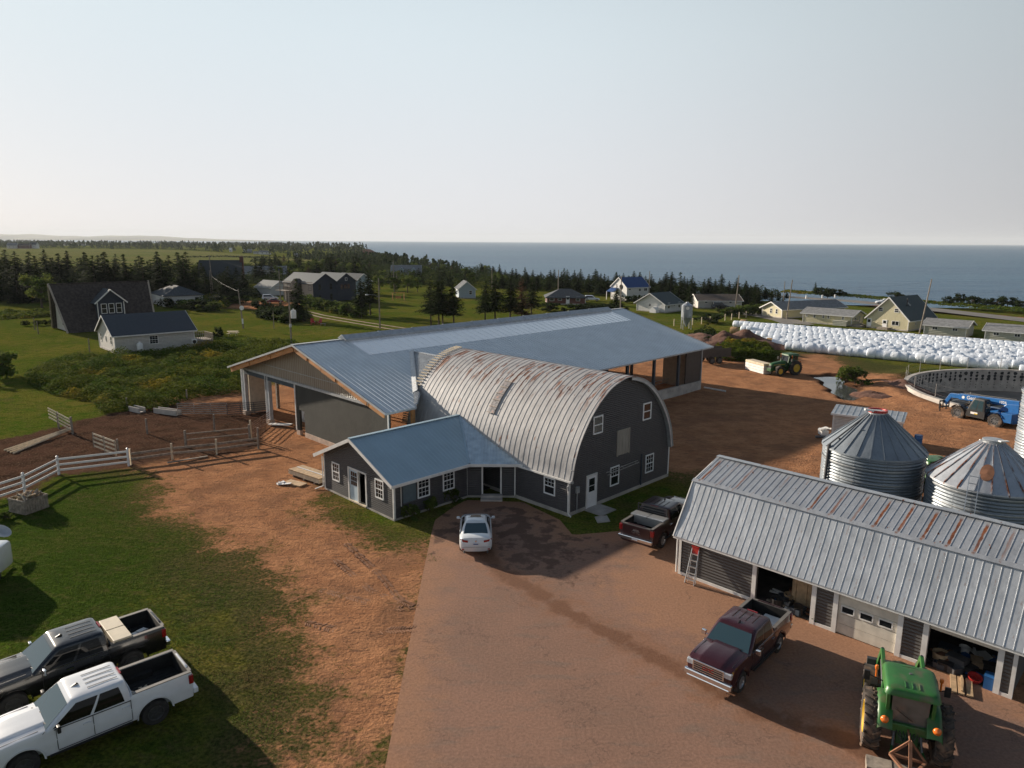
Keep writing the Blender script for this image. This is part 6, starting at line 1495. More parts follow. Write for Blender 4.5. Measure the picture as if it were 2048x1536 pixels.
m = MB(); m.tube((0, 0, -.1), (-.08, .05, 1.5), .09); m.build('post', 'lumber_grey', t); m = MB(); q = G(118, 858)-G(146, 868); m.tube((q.x, q.y, -.1), (q.x, q.y, 1.55), .08); m.build('post', 'lumber_grey', t)
for z in (.35, .65, .95, 1.2): m = MB(); m.obox((0, 0, z), (e.x*.9, e.y*.9, z+.45), .03, .13); m.build('rail', 'lumber_pale', t)
for k in range(4): m = MB(); a = G(143, 862)-G(146, 868); b_ = G(8+k*6, 902+k*2)-G(146, 868); m.obox((a.x, a.y, .3-.04*k), (b_.x, b_.y, .06), .03, .12); m.build('fallen_rail', 'lumber_pale', t)
for (a, b_, lab) in ((G(236, 808), G(282, 826), ''), (G(308, 826), G(354, 832), 'grey concrete feed trough at the back of the muddy pen'), (G(258, 822), G(280, 827), 'short concrete trough beside the thicket post'), (G(335, 927), G(415, 914), 'dark plank lying on the dirt below the white rail fence')):
    if not lab: continue
    m = MB(); d = b_-a
    if 'trough' in lab:
        m.obox((0, 0, .25), (d.x, d.y, .25), .08, .5); n_ = Vector((-d.y, d.x, 0)).normalized()*.55; m.obox(n_+Vector((0, 0, .25)), n_+d+Vector((0, 0, .25)), .08, .5); m.obox(n_*.5+Vector((0, 0, .08)), n_*.5+d+Vector((0, 0, .08)), .5, .1)
    else: m.obox((0, 0, .06), (d.x, d.y, .06), .16, .07)
    o = m.build('feed_trough' if 'trough' in lab else 'plank', 'concrete' if 'trough' in lab else 'lumber_grey'); o.location = a; tag(o, lab, 'trough' if 'trough' in lab else 'plank')
fp = [G(*p) for p in ((1228, 646), (1348, 652), (1385, 650), (1403, 648), (1420, 646), (1435, 644), (1450, 641), (1463, 640), (1478, 637), (1492, 635))]
t = fence('wire_fence', 'thin post and wire fence along the field beyond the feed bin', fp, (.5, .9, 1.2), 1.4, .14, .012, 'lumber_pale', 'steel_pipe', rw_=.012)
# ------------------------------------------------------------------ houses
mat('wall_cream', (.58, .56, .53), .75, var=.05, siding=.2); mat('wall_yellow', (.66, .60, .40), .7, var=.04, siding=.2); mat('wall_beige', (.50, .49, .41), .75, var=.06, siding=.3)
mat('wall_white', (.68, .68, .67), .65, var=.04, siding=.2); mat('wall_navy', (.022, .032, .055), .6, var=.06, siding=.25); mat('wall_slate', (.07, .10, .12), .7, var=.08, siding=.2)
mat('wall_sand', (.42, .37, .31), .8, var=.06, siding=.2); mat('wall_bluegrey', (.040, .050, .056), .65, var=.06, siding=.2); mat('wall_paleblue', (.36, .44, .50), .7, var=.05, siding=.2)
mat('brick', (.13, .055, .045), .85, var=.2, vscale=6); mat('shingle_brown', (.055, .045, .042), .95, var=.3, vscale=2.5, bump=.03, bscale=12); mat('shingle_slate', (.055, .065, .075), .9, var=.2, vscale=3)
mat('shingle_grey', (.20, .205, .21), .9, var=.15, vscale=2); mat('roof_slate', (.050, .058, .070), .5, .2, var=.06); mat('roof_blue', (.015, .06, .20), .45, .1, var=.06); mat('roof_green', (.035, .055, .060), .7, var=.1)
mat('roof_brown', (.10, .075, .06), .9, var=.15); mat('roof_steel', (.065, .080, .085), .55, .1, var=.06)
def house(name, label, cat, N, rz, Lx, Ly, eave, ridge, wall, roof, ax='x', wins=(), over=.4, trim='white_trim', base=.25, chim=None, hip=0., doors=(), group=None):
    """house with its near corner at N; right wall on y=0 (length Lx), left wall on x=0 (length Ly)"""
    t = thing(name, label, cat, N, rz, group); m = MB()
    m.box(0, Lx, 0, Ly, base, eave)
    if not hip:
        if ax == 'x': m.prism([(0, eave), (Ly, eave), (Ly/2, ridge-.06)], 'x', 0, Lx)
        else: m.prism([(0, eave), (Lx, eave), (Lx/2, ridge-.06)], 'y', 0, Ly)
    m.build('wall', wall, t)
    m = MB(); m.box(-.03, Lx+.03, -.03, Ly+.03, -.6, base); m.build('foundation', 'concrete', t)
    m = MB(); W_ = Ly if ax == 'x' else Lx; L_ = Lx if ax == 'x' else Ly; sl = (ridge-eave)/(W_/2); e = eave-sl*over
    if hip:
        P = [(-over, -over, e), (Lx+over, -over, e), (Lx+over, Ly+over, e), (-over, Ly+over, e)]; A_, B_ = ((W_/2*hip, Ly/2, ridge), (Lx-W_/2*hip, Ly/2, ridge)) if ax == 'x' else ((Lx/2, W_/2*hip, ridge), (Lx/2, Ly-W_/2*hip, ridge))
        if ax == 'x': m.quad(P[0], P[1], B_, A_); m.quad(P[2], P[3], A_, B_); m.poly([P[1], P[2], B_]); m.poly([P[3], P[0], A_])
        else: m.quad(P[1], P[2], B_, A_); m.quad(P[3], P[0], A_, B_); m.poly([P[0], P[1], A_]); m.poly([P[2], P[3], B_])
        m.quad(*[(p[0], p[1], p[2]-.15) for p in P])
        for a, b_ in zip(P, P[1:]+P[:1]): m.quad(a, b_, (b_[0], b_[1], b_[2]-.15), (a[0], a[1], a[2]-.15))
    else:
        for s_ in (0, 1):
            w0, w1 = (-over, W_/2) if s_ == 0 else (W_+over, W_/2)
            pr = [(w0, e), (w1, ridge), (w1, ridge-.14), (w0, e-.14)]
            if ax == 'x': m.prism([(p[0], p[1]) for p in pr], 'x', -over, Lx+over)
            else: m.prism([(p[0], p[1]) for p in pr], 'y', -over, Ly+over)
    ro = m.build('roof', roof, t)
    m = MB()
    if not hip:
        for c in (-over-.02, L_+over+.02):
            for w0 in (-over, W_+over):
                p0, p1 = ((c, w0, e-.08), (c, W_/2, ridge-.08)) if ax == 'x' else ((w0, c, e-.08), (W_/2, c, ridge-.08))
                m.obox(p0, p1, .05, .2)
        for w0 in (-over-.02, W_+over+.02):
            p0, p1 = ((-over, w0, e-.08), (L_+over, w0, e-.08)) if ax == 'x' else ((w0, -over, e-.08), (w0, L_+over, e-.08))
            m.obox(p0, p1, .05, .16)
        m.build('fascia', trim, t)
    m = MB()
    for x, y in ((0, 0), (Lx, 0), (0, Ly)): m.box(x-.06, x+.06, y-.06, y+.06, base, eave-.1)
    m.build('corner_trim', trim, t)
    for wf in wins:
        f, u, z, w_, h_ = wf[:5]; k = wf[5] if len(wf) > 5 else 'hung'
        window(t, 'y' if f == 'R' else 'x', -.0, -1, u-w_/2, u+w_/2, z, z+h_, (0, 0, 0), k, trim, 'glass', .09, name='window')
    for f, u, w_, h_ in doors:
        m = MB(); (m.box(u-w_/2, u+w_/2, -.06, 0, base, base+h_) if f == 'R' else m.box(-.06, 0, u-w_/2, u+w_/2, base, base+h_)); d = m.build('door', 'white_vinyl', t)
        m = MB(); (m.box(u-w_*.3, u+w_*.3, -.07, -.06, base+h_*.55, base+h_*.9) if f == 'R' else m.box(-.07, -.06, u-w_*.3, u+w_*.3, base+h_*.55, base+h_*.9)); m.build('door_light', 'glass', d)
    if chim:
        x, y, h_ = chim; m = MB(); m.box(x-.4, x+.4, y-.4, y+.4, eave, h_); m.build('chimney', 'brick', ro)
    return t
def deck(t, x0, x1, y0, y1, z, h=.95):
    m = MB(); m.box(x0, x1, y0, y1, z-.12, z); m.box(x0, x1, y0, y0+.04, .0, z-.12); m.build('deck', 'lumber_grey', t); m = MB()
    for (a, b_) in (((x0, y0), (x1, y0)), ((x1, y0), (x1, y1)), ((x0, y1), (x1, y1))):
        n = max(2, int(hypot(b_[0]-a[0], b_[1]-a[1])/.3))
        for i in range(n+1): f = i/n; x, y = a[0]+(b_[0]-a[0])*f, a[1]+(b_[1]-a[1])*f; m.box(x-.03, x+.03, y-.03, y+.03, z, z+h)
        m.obox((*a, z+h), (*b_, z+h), .1, .06)
    m.build('railing', 'lumber_grey', t)
h = house('bungalow', 'cream sided bungalow with dark slate metal roof and a propane tank by its wall', 'house', G(232, 708), R(43), 11.2, 8.8, 2.85, 5.35, 'wall_cream', 'roof_slate', 'x', [('L', 1.9, 1.15, .8, 1.25), ('L', 4.7, 1.4, .45, .8, 'plain'), ('L', 7.4, 1.15, .8, 1.25), ('R', 5.3, 1.0, 1.3, 1.3, 'grid')])
deck(h, 11.3, 14.2, .3, 4.0, .9)
m = MB(); m.box(10.6, 11.4, -.55, -.1, .5, 1.25); o = m.build('heat_pump', 'white_trim', h); m = MB(); m.lathe([(0, -.56), (.28, -.56), (.28, -.555)], 16, (11.0, 0, .87), 'y'); m.build('fan', 'black_plastic', o)
hb = h.matrix_world if False else None
def placed(t, x, y): c, s = cos(t.rotation_euler.z), sin(t.rotation_euler.z); return Vector((t.location.x+x*c-y*s, t.location.y+x*s+y*c, 0))
m = MB(); m.lathe([(0, .1), (.36, .12), (.42, .25), (.42, 1.2), (.36, 1.38), (.15, 1.45), (.15, 1.6), (0, 1.6)], 20); o = m.build('propane_tank', 'white_vinyl', smooth=50); o.location = placed(h, 3.1, -.7); tag(o, 'white upright propane tank against the cream bungalow', 'gas tank')
# steep A-frame
t = thing('a_frame_house', 'steep roofed A frame house with brown shingles and a navy front dormer', 'house', G(139, 667), R(45)); ZR = 8.6; LX, LY = 14.2, 9.6
m = MB(); sl = ZR/(LY/2+.3)
for s_ in (0, 1):
    y0, y1 = (-.3, LY/2) if s_ == 0 else (LY+.3, LY/2)
    P = [(-.3, y0, 0.1), (LX+.3, y0, .1), (LX+1.2, y1, ZR), (-1.3, y1, ZR)]; m.quad(*P); m.quad(*[(p[0], p[1]+(.25 if s_ == 0 else -.25), p[2]-.06) for p in P])
m.build('roof', 'shingle_brown', t)
m = MB(); m.poly([(.3, .2, .1), (.3, LY-.2, .1), (-.5, LY/2, ZR-.7)]); m.poly([(.3, .2, .1), (-.5, LY/2, ZR-.7), (.5, LY/2, .1)]); m.poly([(LX-.3, .2, .1), (LX+.5, LY/2, ZR-.7), (LX-.3, LY-.2, .1)]); m.build('gable_wall', 'wall_cream', t)
m = MB(); m.obox((-.32, -.3, .1), (-1.32, LY/2, ZR), .06, .3, (1, 0, 0)); m.obox((-.32, LY+.3, .1), (-1.32, LY/2, ZR), .06, .3, (1, 0, 0)); m.obox((LX+.32, -.3, .1), (LX+1.22, LY/2, ZR), .06, .3, (1, 0, 0)); m.build('barge_board', 'wall_sand', t)
for u in (2.4, 3.4): m = MB(); m.box(-.05, .02, u-.35, u+.35, 1.2, 2.5); m.build('window', 'glass', t)
dx0, dx1, dy = 5.0, 9.4, .35; dm = MB(); dm.box(dx0, dx1, dy, 4.5, .2, 5.3); dm.prism([(dx0, 5.3), (dx1, 5.3), ((dx0+dx1)/2, 7.3)], 'y', dy, 4.6); do_ = dm.build('dormer', 'wall_navy', t)
dm = MB()
for s_ in (-1, 1): xm = (dx0+dx1)/2; dm.prism([(xm, 7.5), (xm+s_*2.75, 5.05), (xm+s_*2.75, 4.9), (xm, 7.35)], 'y', dy-.45, 4.75)
dm.build('dormer_roof', 'shingle_slate', do_); dm = MB()
for s_ in (-1, 1): dm.obox((xm, dy-.47, 7.4), (xm+s_*2.75, dy-.47, 4.95), .05, .22); dm.box(xm+s_*2.2-.08, xm+s_*2.2+.08, dy-.03, dy, .3, 5.2)
dm.build('dormer_trim', 'white_trim', do_)
for k in range(3): window(do_, 'y', dy, -1, dx0+.55+k*1.25, dx0+1.5+k*1.25, 3.1, 4.9, (0, 0, 0), 'hung')
h = house('house_extension', 'low white annex with hipped grey roof and deck behind the A frame house', 'house', G(330, 614), R(38), 9.0, 14, 2.9, 4.9, 'wall_white', 'shingle_slate', 'y', [('R', 7.6, 1.0, 1.1, 1.2)], hip=.9); deck(h, 9.1, 15, .2, 4.5, 1.0)
# navy house with twin gables
t = house('twin_gable_house', 'two storey navy house with twin gables and grey metal roofs', 'house', G(628, 607), R(50), 7.6, 14, 5.3, 7.7, 'wall_navy', 'roof_steel', 'y', [('R', 2.0, 3.4, .9, 1.6), ('R', 5.6, 3.4, .9, 1.7), ('L', 1.5, 3.3, 1.5, 1.4), ('L', 11.2, 3.2, 1.8, 1.5), ('L', 1.5, .6, 1.2, 1.2), ('R', 2.0, .6, .9, 1.5), ('R', 5.6, .6, .9, 1.8)], trim='wall_navy', over=.3)
m = MB(); m.box(7.6, 14.2, .4, 11, .2, 5.4); m.prism([(7.6, 5.4), (14.2, 5.4), (10.9, 7.5)], 'y', .4, 11); m.build('wing_wall', 'wall_navy', t)
m = MB()
for s_ in (-1, 1): m.prism([(10.9, 7.62), (10.9+s_*3.7, 5.25), (10.9+s_*3.7, 5.13), (10.9, 7.5)], 'y', .1, 11.2)
m.build('wing_roof', 'roof_steel', t); m = MB(); m.box(-.04, .0, .15, 14, .3, 5.5); m.build('sand_wall', 'wall_sand', t)
for u in (9.4, 10.6, 11.7): window(t, 'y', .4, -1, u-.5, u+.5, 3.3, 4.7, (0, 0, 0), 'plain', 'wall_navy')
window(t, 'y', .4, -1, 10.6, 11.3, 5.6, 6.4, (0, 0, 0), 'plain')
m = MB(); m.box(-1.2, 0, 5.2, 8.0, .2, 5.2); m.prism([(5.0, 5.2), (8.2, 5.2), (6.6, 6.3)], 'x', -1.4, .5); m.build('porch_bay', 'brown_steel', t); deck(t, -2.6, -.1, 8.8, 14, 3.0)
h = house('garden_shed', 'pale shed with light metal roof left of the navy twin gable house', 'shed', G(543, 592), R(50), 6, 8.5, 2.6, 4.4, 'wall_white', 'roof_steel', 'y')
h = house('rear_house', 'pale blue house with dark roof peeping out right of the navy house', 'house', G(712, 590), R(50), 6, 10, 4.2, 6.4, 'wall_paleblue', 'shingle_slate', 'y', [('R', 3, 2.4, 1.2, 1.2)])
h = house('barn_house', 'large dark blue grey house with brick chimney among the left trees', 'house', G(462, 581), R(12), 13, 9, 4.0, 9.8, 'wall_bluegrey', 'wall_bluegrey', 'x', [('R', 9.5, 1.2, 1.3, 1.6), ('R', 11.2, 1.2, 1.0, 1.6)], over=.2, trim='wall_bluegrey'); h.location = G(398, 582); 
m = MB(); m.box(12.5, 13.6, 3.9, 5.0, .2, 11.0); m.build('chimney', 'brick', h)
h = house('grey_house', 'grey roofed house half hidden behind bushes right of the dark blue house', 'house', G(470, 560), R(12), 20, 9, 2.8, 5.6, 'wall_slate', 'shingle_grey', 'x')
h = house('dormer_house', 'grey roofed cottage with two dormers among the central trees', 'house', G(783, 556), R(6), 13, 10, 2.2, 5.6, 'wall_paleblue', 'shingle_grey', 'x', [('R', 3, .9, 1.2, .9)])
for x in (4.5, 9.8): m = MB(); m.box(x-1, x+1, .6, 4, 2.2, 3.6); m.prism([(x-1.2, 3.5), (x+1.2, 3.5), (x, 4.7)], 'y', .4, 4.5); o = m.build('dormer', 'wall_paleblue', h); window(o, 'y', .6, -1, x-.5, x+.5, 2.5, 3.4, (0, 0, 0), 'plain')
h = house('cottage', 'small pale blue cottage with grey roof right of the tall spruce clump', 'house', G(918, 597), R(10), 4.8, 9, 2.9, 4.9, 'wall_paleblue', 'shingle_slate', 'y', [('R', 3.4, 1.1, .9, 1.2)])
h = house('brick_bungalow', 'red brick bungalow with dark hipped roof and white door', 'house', G(1094, 609), R(0), 10.2, 9, 2.05, 3.9, 'brick', 'shingle_slate', 'x', [('R', 1.3, .95, 1.2, 1.1), ('R', 3.4, 1.1, 1.1, .9), ('R', 8.2, .95, 1.1, 1.1)], over=.5, hip=.8, doors=[('R', 5.5, .95, 2.0)])
h = house('white_house', 'tall white house with bright blue roof and a round gable window', 'house', G(1253, 602), R(30), 8.2, 7.2, 3.9, 6.5, 'wall_white', 'roof_blue', 'x', [('R', 1.0, 3.0, .9, .5, 'plain'), ('R', 4.7, 2.6, .9, .8), ('R', 6.8, 2.6, 1.2, .9, 'slide'), ('R', 1.0, .7, .9, .8), ('R', 4.6, .4, .8, 1.3, 'plain'), ('R', 6.7, .7, 1.2, .9, 'slide'), ('L', 1.8, .8, .8, .9)], over=.25)
m = MB(); m.lathe([(0, -.06), (.75, -.06), (.75, 0)], 20, (0, 2.6, 3.8), 'x'); m.build('round_window', 'glass', h); m = MB(); m.quad((-1.8, 3.6, 2.4), (-1.8, 7.2, 2.4), (0, 7.2, 3.4), (0, 3.6, 3.4)); m.quad((-1.8, 3.6, 2.3), (-1.8, 7.2, 2.3), (0, 7.2, 3.3), (0, 3.6, 3.3)); m.build('porch_roof', 'roof_blue', h)
m = MB()
for y in (3.7, 7.1): m.box(-1.75, -1.6, y-.07, y+.07, 0, 2.4)
m.build('porch_post', 'white_trim', h)
h = house('white_cottage', 'small white cottage with dark green roof and a cellar hatch', 'house', G(1329, 626), R(45), 7.4, 8.0, 2.25, 4.5, 'wall_white', 'roof_green', 'x', [('L', 4.2, 1.3, .7, .7), ('R', 1.7, .9, .9, 1.4), ('R', 4.0, 1.4, .6, .6), ('R', 6.2, .9, .9, 1.4)], over=.55)
m = MB(); m.prism([(1.3, 0), (3.0, 0), (3.0, .8), (2.15, 1.3), (1.3, .8)], 'x', -1.8, 0); m.build('cellar_hatch', 'white_vinyl', h)
h = house('long_cottage', 'low off white house with brown roof and a dark car outside', 'house', G(1396, 616), R(0), 11, 8, 2.0, 3.3, 'wall_cream', 'roof_brown', 'x', [('R', 2, 1.2, .8, .8), ('R', 5, 1.2, .8, .8), ('R', 8.2, 1.2, .8, .8)])
h = house('motel_wing', 'long yellow motel wing with grey roof farther from the white bales', 'motel', G(1563, 637), R(24), 19, 6, 2.15, 3.5, 'wall_yellow', 'shingle_grey', 'x', [('L', 1.6, .9, .7, 1.1), ('L', 3.3, .9, .7, 1.1)], over=.5)
for k, x in enumerate((10, 15, 19)): m = MB(); m.tube((x, 3, 3.9), (x, 3, 4.6), .2); m.build('roof_vent', 'white_trim', h)
h = house('motel_wing', 'low yellow motel wing with grey roof and a small porch, nearest the white bales', 'motel', G(1702, 653), R(46), 6.5, 9.8, 2.2, 3.1, 'wall_yellow', 'shingle_grey', 'y', [('L', 1.7, 1.2, .5, .7), ('L', 4.6, 1.2, .5, .7), ('L', 5.6, 1.2, .5, .7), ('L', 7.4, 1.2, .5, .7), ('L', 9.1, 1.3, .5, .5), ('R', 2.0, .9, .9, .8), ('R', 4.6, .5, .7, 1.3)], over=.5)
m = MB(); m.box(-1.3, -.05, .5, 3.2, .1, 1.0); m.box(-1.35, -.05, .4, 3.3, 1.0, 1.1); m.build('porch_rail', 'wall_beige', h)
h = house('yellow_house', 'tall pale yellow house with steep dark green roof behind the bales', 'house', G(1815, 663), R(38), 11.5, 7.8, 2.35, 6.3, 'wall_yellow', 'roof_green', 'x', [('L', 2.4, .9, 1.4, .9, 'slide'), ('L', 2.4, 3.4, .9, .8), ('L', 5.4, 3.4, .9, .8), ('R', 3.2, 1.0, .5, 1.0)], over=.4, doors=[('L', 4.4, .9, 1.6), ('L', 7.4, .9, 1.6)])
for y in (1.0, 6.0): m = MB(); m.box(-1.4, -.05, y+2.2, y+4.2, .0, .45); m.obox((-1.4, y+2.2, .9), (-1.4, y, .3), .05, .06); m.obox((-1.4, y+2.2, 1.3), (-1.4, y+4.2, 1.3), .05, .06); m.build('stoop', 'lumber_grey', h)
m = MB(); m.box(4.4, 5.2, 2.2, 3.0, 5.3, 5.6) if False else m.obox((4.5, 2.35, 4.75), (5.2, 2.35, 4.75), .9, .12, (0, -1, 1)); m.build('roof_light', 'glass', h); m = MB(); m.tube((3.2, 2.0, 4.5), (3.2, 2.0, 6.0), .1); m.build('flue', 'black_plastic', h)
h = house('beige_cottage', 'beige two window cottage with grey roof, right of the yellow house', 'cottage', G(1930, 676), R(47), 6.0, 6.6, 2.0, 2.9, 'wall_beige', 'shingle_grey', 'y', [('L', 1.7, 1.05, .9, .6, 'slide'), ('L', 4.9, 1.05, .9, .6, 'slide')], over=.45)
h = house('beige_cottage', 'beige two window cottage cut by the right edge of the photo', 'cottage', G(2070, 690), R(47), 6.0, 7.2, 2.0, 2.9, 'wall_beige', 'shingle_grey', 'y', [('L', 2.6, 1.05, .9, .6, 'slide'), ('L', 5.6, 1.05, .9, .6, 'slide')], over=.45)
h = house('hidden_house', 'dark grey house with white trimmed roof edges behind the A frame house', 'house', G(128, 582), R(25), 13, 9, 3.0, 6.6, 'wall_slate', 'shingle_slate', 'y', [('R', 5, 2.2, 1, 1.2)])
for i, (px, py, rz_, L1, L2, e, r_, wm, rm_, lab) in enumerate(((14, 497, 10, 20, 14, 8, 15, 'wall_cream', 'shingle_grey', 'far cream house at the left end of the field'), (34, 497, 5, 28, 12, 9, 13, 'brick', 'shingle_brown', 'far red brick house left of the far white house'), (58, 497, 5, 16, 14, 10, 16, 'wall_white', 'shingle_slate', 'far white house with dark roof beyond the left field'), (127, 491, 5, 22, 12, 4, 9, 'wall_white', 'roof_brown', 'far low white house, left of the pair beyond the field'), (156, 491, 5, 22, 12, 4, 9, 'wall_white', 'roof_brown', 'far low white house, right of the pair beyond the field'), (196, 490, 5, 14, 10, 4, 7, 'wall_white', 'shingle_grey', 'tiny far house at the field hedge'), (487, 506, 5, 13, 9, 4, 8, 'wall_slate', 'shingle_grey', 'far grey house at the wood edge'), (507, 508, 5, 9, 7, 3, 5, 'wall_white', 'shingle_grey', 'far small white shed at the wood edge'), (519, 509, 5, 16, 9, 4.5, 7, 'wall_white', 'shingle_grey', 'far long white house at the wood edge'), (590, 515, 10, 8, 7, 4, 6.5, 'wall_white', 'shingle_grey', 'far white cottage beside the field end'), (459, 504, 0, 4, 4, 5, 9, 'wall_white', 'white_trim', 'far white hut at the field edge'))):
    house('far_house', lab, 'house', G(px, py), R(rz_), L1*.7, L2*.7, e*.62, r_*.62, wm, rm_, 'x', [('R', L1*.2, e*.25, 1.2, 1.2, 'plain'), ('R', L1*.5, e*.25, 1.2, 1.2, 'plain')])
# distant cars
def small_car(label, p, rz, body, van=False):
    t = thing('parked_car', label, 'car', p, rz)
    st = lerp_st([(-2.2, .7, .8), (-2.1, .85, .95), (0, .9, .95), (1.3, .88, .85), (2.15, .75, .7), (2.2, .6, .6)], 14)
    body_loft(st, .28, lambda w_, zt, zb: [(0, zb), (w_, zb+.1), (w_, zt-.1), (w_*.85, zt), (0, zt)]).build('body', body, t, smooth=50, merge=True)
    r0 = (-2.1 if van else -1.7, 1.0, .78, .2, .9); r1 = (-2.0 if van else -.9, .2, .62, .15, 1.55 if van else 1.38)
    cabin(MB(), r0, r1, .04, .03).build('cabin', body, t, smooth=50)
    for s_ in 'FBLR': glazing(s_, r0, r1, .05, .95, .15, .88, .03).build('car_window', 'glass', t)
    for x in (1.35, -1.35):
        for y in (.8, -.8): make_wheel(t, x, y, .34, .2)
    return t
paint('paint_red', (.16, .012, .018)); paint('paint_navy', (.01, .015, .03))
small_car('dark red car parked on the gravel by the navy house', G(550, 607), R(20), 'paint_red'); small_car('white estate car behind the dark red car', G(541, 600), R(20), 'paint_white', True)
small_car('white van parked right of the brick bungalow', G(1184, 602), R(-5), 'paint_white', True); small_car('dark blue car parked outside the brown roofed house', G(1441, 617), R(0), 'paint_navy', True); small_car('white car driving along the coast road', G(1768, 608), R(165), 'paint_white')
# garden things
def chair(label, p, rz):
    t = thing('garden_chair', label, 'chair', p, rz, 'red garden chairs'); m = MB(); m.box(-.3, .3, -.3, .3, .35, .4); m.build('seat', 'red_paint', t); m = MB(); m.obox((-.3, 0, .4), (-.6, 0, 1.15), .6, .05, (1, 0, 0)); m.build('backrest', 'red_paint', t)
    for sg in (1, -1):
        m = MB(); m.box(-.35, .4, sg*.36-.05, sg*.36+.05, .58, .62); m.build('armrest', 'red_paint', t)
        for x in (-.3, .3): m = MB(); m.box(x-.03, x+.03, sg*.34-.03, sg*.34+.03, 0, .58); m.build('leg', 'red_paint', t)
chair('red wooden garden chair, the left of two on the lawn', G(626, 649), R(-60)); chair('red wooden garden chair, the right of two beside a low table', G(639, 649), R(-110))
def picnic(label, p, rz):
    t = thing('picnic_table', label, 'picnic table', p, rz, 'picnic tables on the lawn'); m = MB(); m.box(-.9, .9, -.38, .38, .72, .77); m.build('tabletop', 'lumber_pale', t)
    for y in (-.75, .75): m = MB(); m.box(-.9, .9, y-.14, y+.14, .42, .46); m.build('bench', 'lumber_pale', t)
    for x in (-.6, .6):
        m = MB(); m.obox((x, -.8, 0), (x, -.3, .72), .06, .1); m.obox((x, .8, 0), (x, .3, .72), .06, .1); m.obox((x, -.8, .4), (x, .8, .4), .06, .1); m.build('trestle', 'lumber_pale', t)
picnic('grey picnic table on the lawn beside the round bush', G(466, 671), R(10)); 
m = MB(); m.box(-.5, .5, -.3, .3, .35, .4); [m.box(x-.04, x+.04, y-.04, y+.04, 0, .35) for x in (-.42, .42) for y in (-.22, .22)]; o = m.build('garden_table', 'lumber_grey'); o.location = G(646, 651); tag(o, 'low grey table beside the red garden chairs', 'table')
t = thing('swing_frame', 'brown wooden swing frame on the lawn by the cottage', 'swing', G(797, 600), R(15))
for x in (-1.6, 1.6):
    for y in (-.9, .9): m = MB(); m.obox((x, y, 0), (x, 0, 2.1), .1, .1); m.build('leg', 'lumber_orange', t)
m = MB(); m.obox((-1.8, 0, 2.1), (1.8, 0, 2.1), .1, .14); m.build('beam', 'lumber_orange', t); m = MB(); m.box(-.7, .7, -.25, .25, .45, .52); m.box(-.7, .7, .2, .26, .52, 1.0)
for x in (-.7, .7): m.tube((x, 0, .5), (x, 0, 2.1), .015)
m.build('seat', 'lumber_orange', t)
# ------------------------------------------------------------------ trees, thickets, poles, wires, grass
def leafmat(name, c1, c2, ov=.22, sc=.35, c3=None):
    g = NG(name); c = g.mix(g.ramp(g.noise(sc, 4), .38, .62), c1, c2)
    if c3: c = g.mix(g.ramp(g.noise(sc*.6, 4), .56, .66), c, c3)
    oi = g.N.new('ShaderNodeObjectInfo'); c = g.scale(c, g.math('MULTIPLY', g.ramp(g.noise(4, 2), .2, .8, .7, 1.35), g.ramp(oi.outputs['Random'], 0, 1, 1-ov, 1+ov)))
    g.out(c, .9, None, .03); tr = g.N.new('ShaderNodeBsdfTranslucent'); g.L.new(c, tr.inputs[0]); ms = g.N.new('ShaderNodeMixShader'); ms.inputs[0].default_value = .38
    g.L.new(g.p.outputs[0], ms.inputs[1]); g.L.new(tr.outputs[0], ms.inputs[2]); g.L.new(ms.outputs[0], g.N['Material Output'].inputs[0]); return g.m
leafmat('spruce_leaf', (.017, .029, .010), (.036, .050, .016)); leafmat('broad_leaf', (.065, .105, .024), (.11, .13, .03), c3=(.16, .13, .035))
leafmat('shrub_leaf', (.060, .100, .016), (.115, .135, .022), 0, .22, (.27, .21, .03)); leafmat('dry_spruce', (.10, .055, .035), (.06, .05, .03))
leafmat('far_leaf', (.016, .027, .012), (.034, .046, .018), 0, .02)
mat('bark', (.085, .065, .05), .95, var=.3, vscale=4)
class Leaves:
    def __init__(s): s.c = []; s.x = []; s.y = []
    def add(s, c, x, y): s.c.append(c); s.x.append(x); s.y.append(y)
    def mesh(s, name, m):
        c, x, y = (np.array(a, np.float32) for a in (s.c, s.x, s.y)); n = len(c)
        v = np.stack([c-x*.5-y*.3, c+x*.1-y*.5, c+x*.5+y*.1, c-x*.05+y*.5], 1).reshape(-1, 3); me = bpy.data.meshes.new(name)
        me.vertices.add(4*n); me.vertices.foreach_set('co', v.ravel()); me.loops.add(4*n); me.loops.foreach_set('vertex_index', np.arange(4*n, dtype=np.int32))
        me.polygons.add(n); me.polygons.foreach_set('loop_start', (np.arange(n)*4).astype(np.int32)); me.polygons.foreach_set('loop_total', np.full(n, 4, np.int32)); me.update(); me.materials.append(MATS[m]); return me
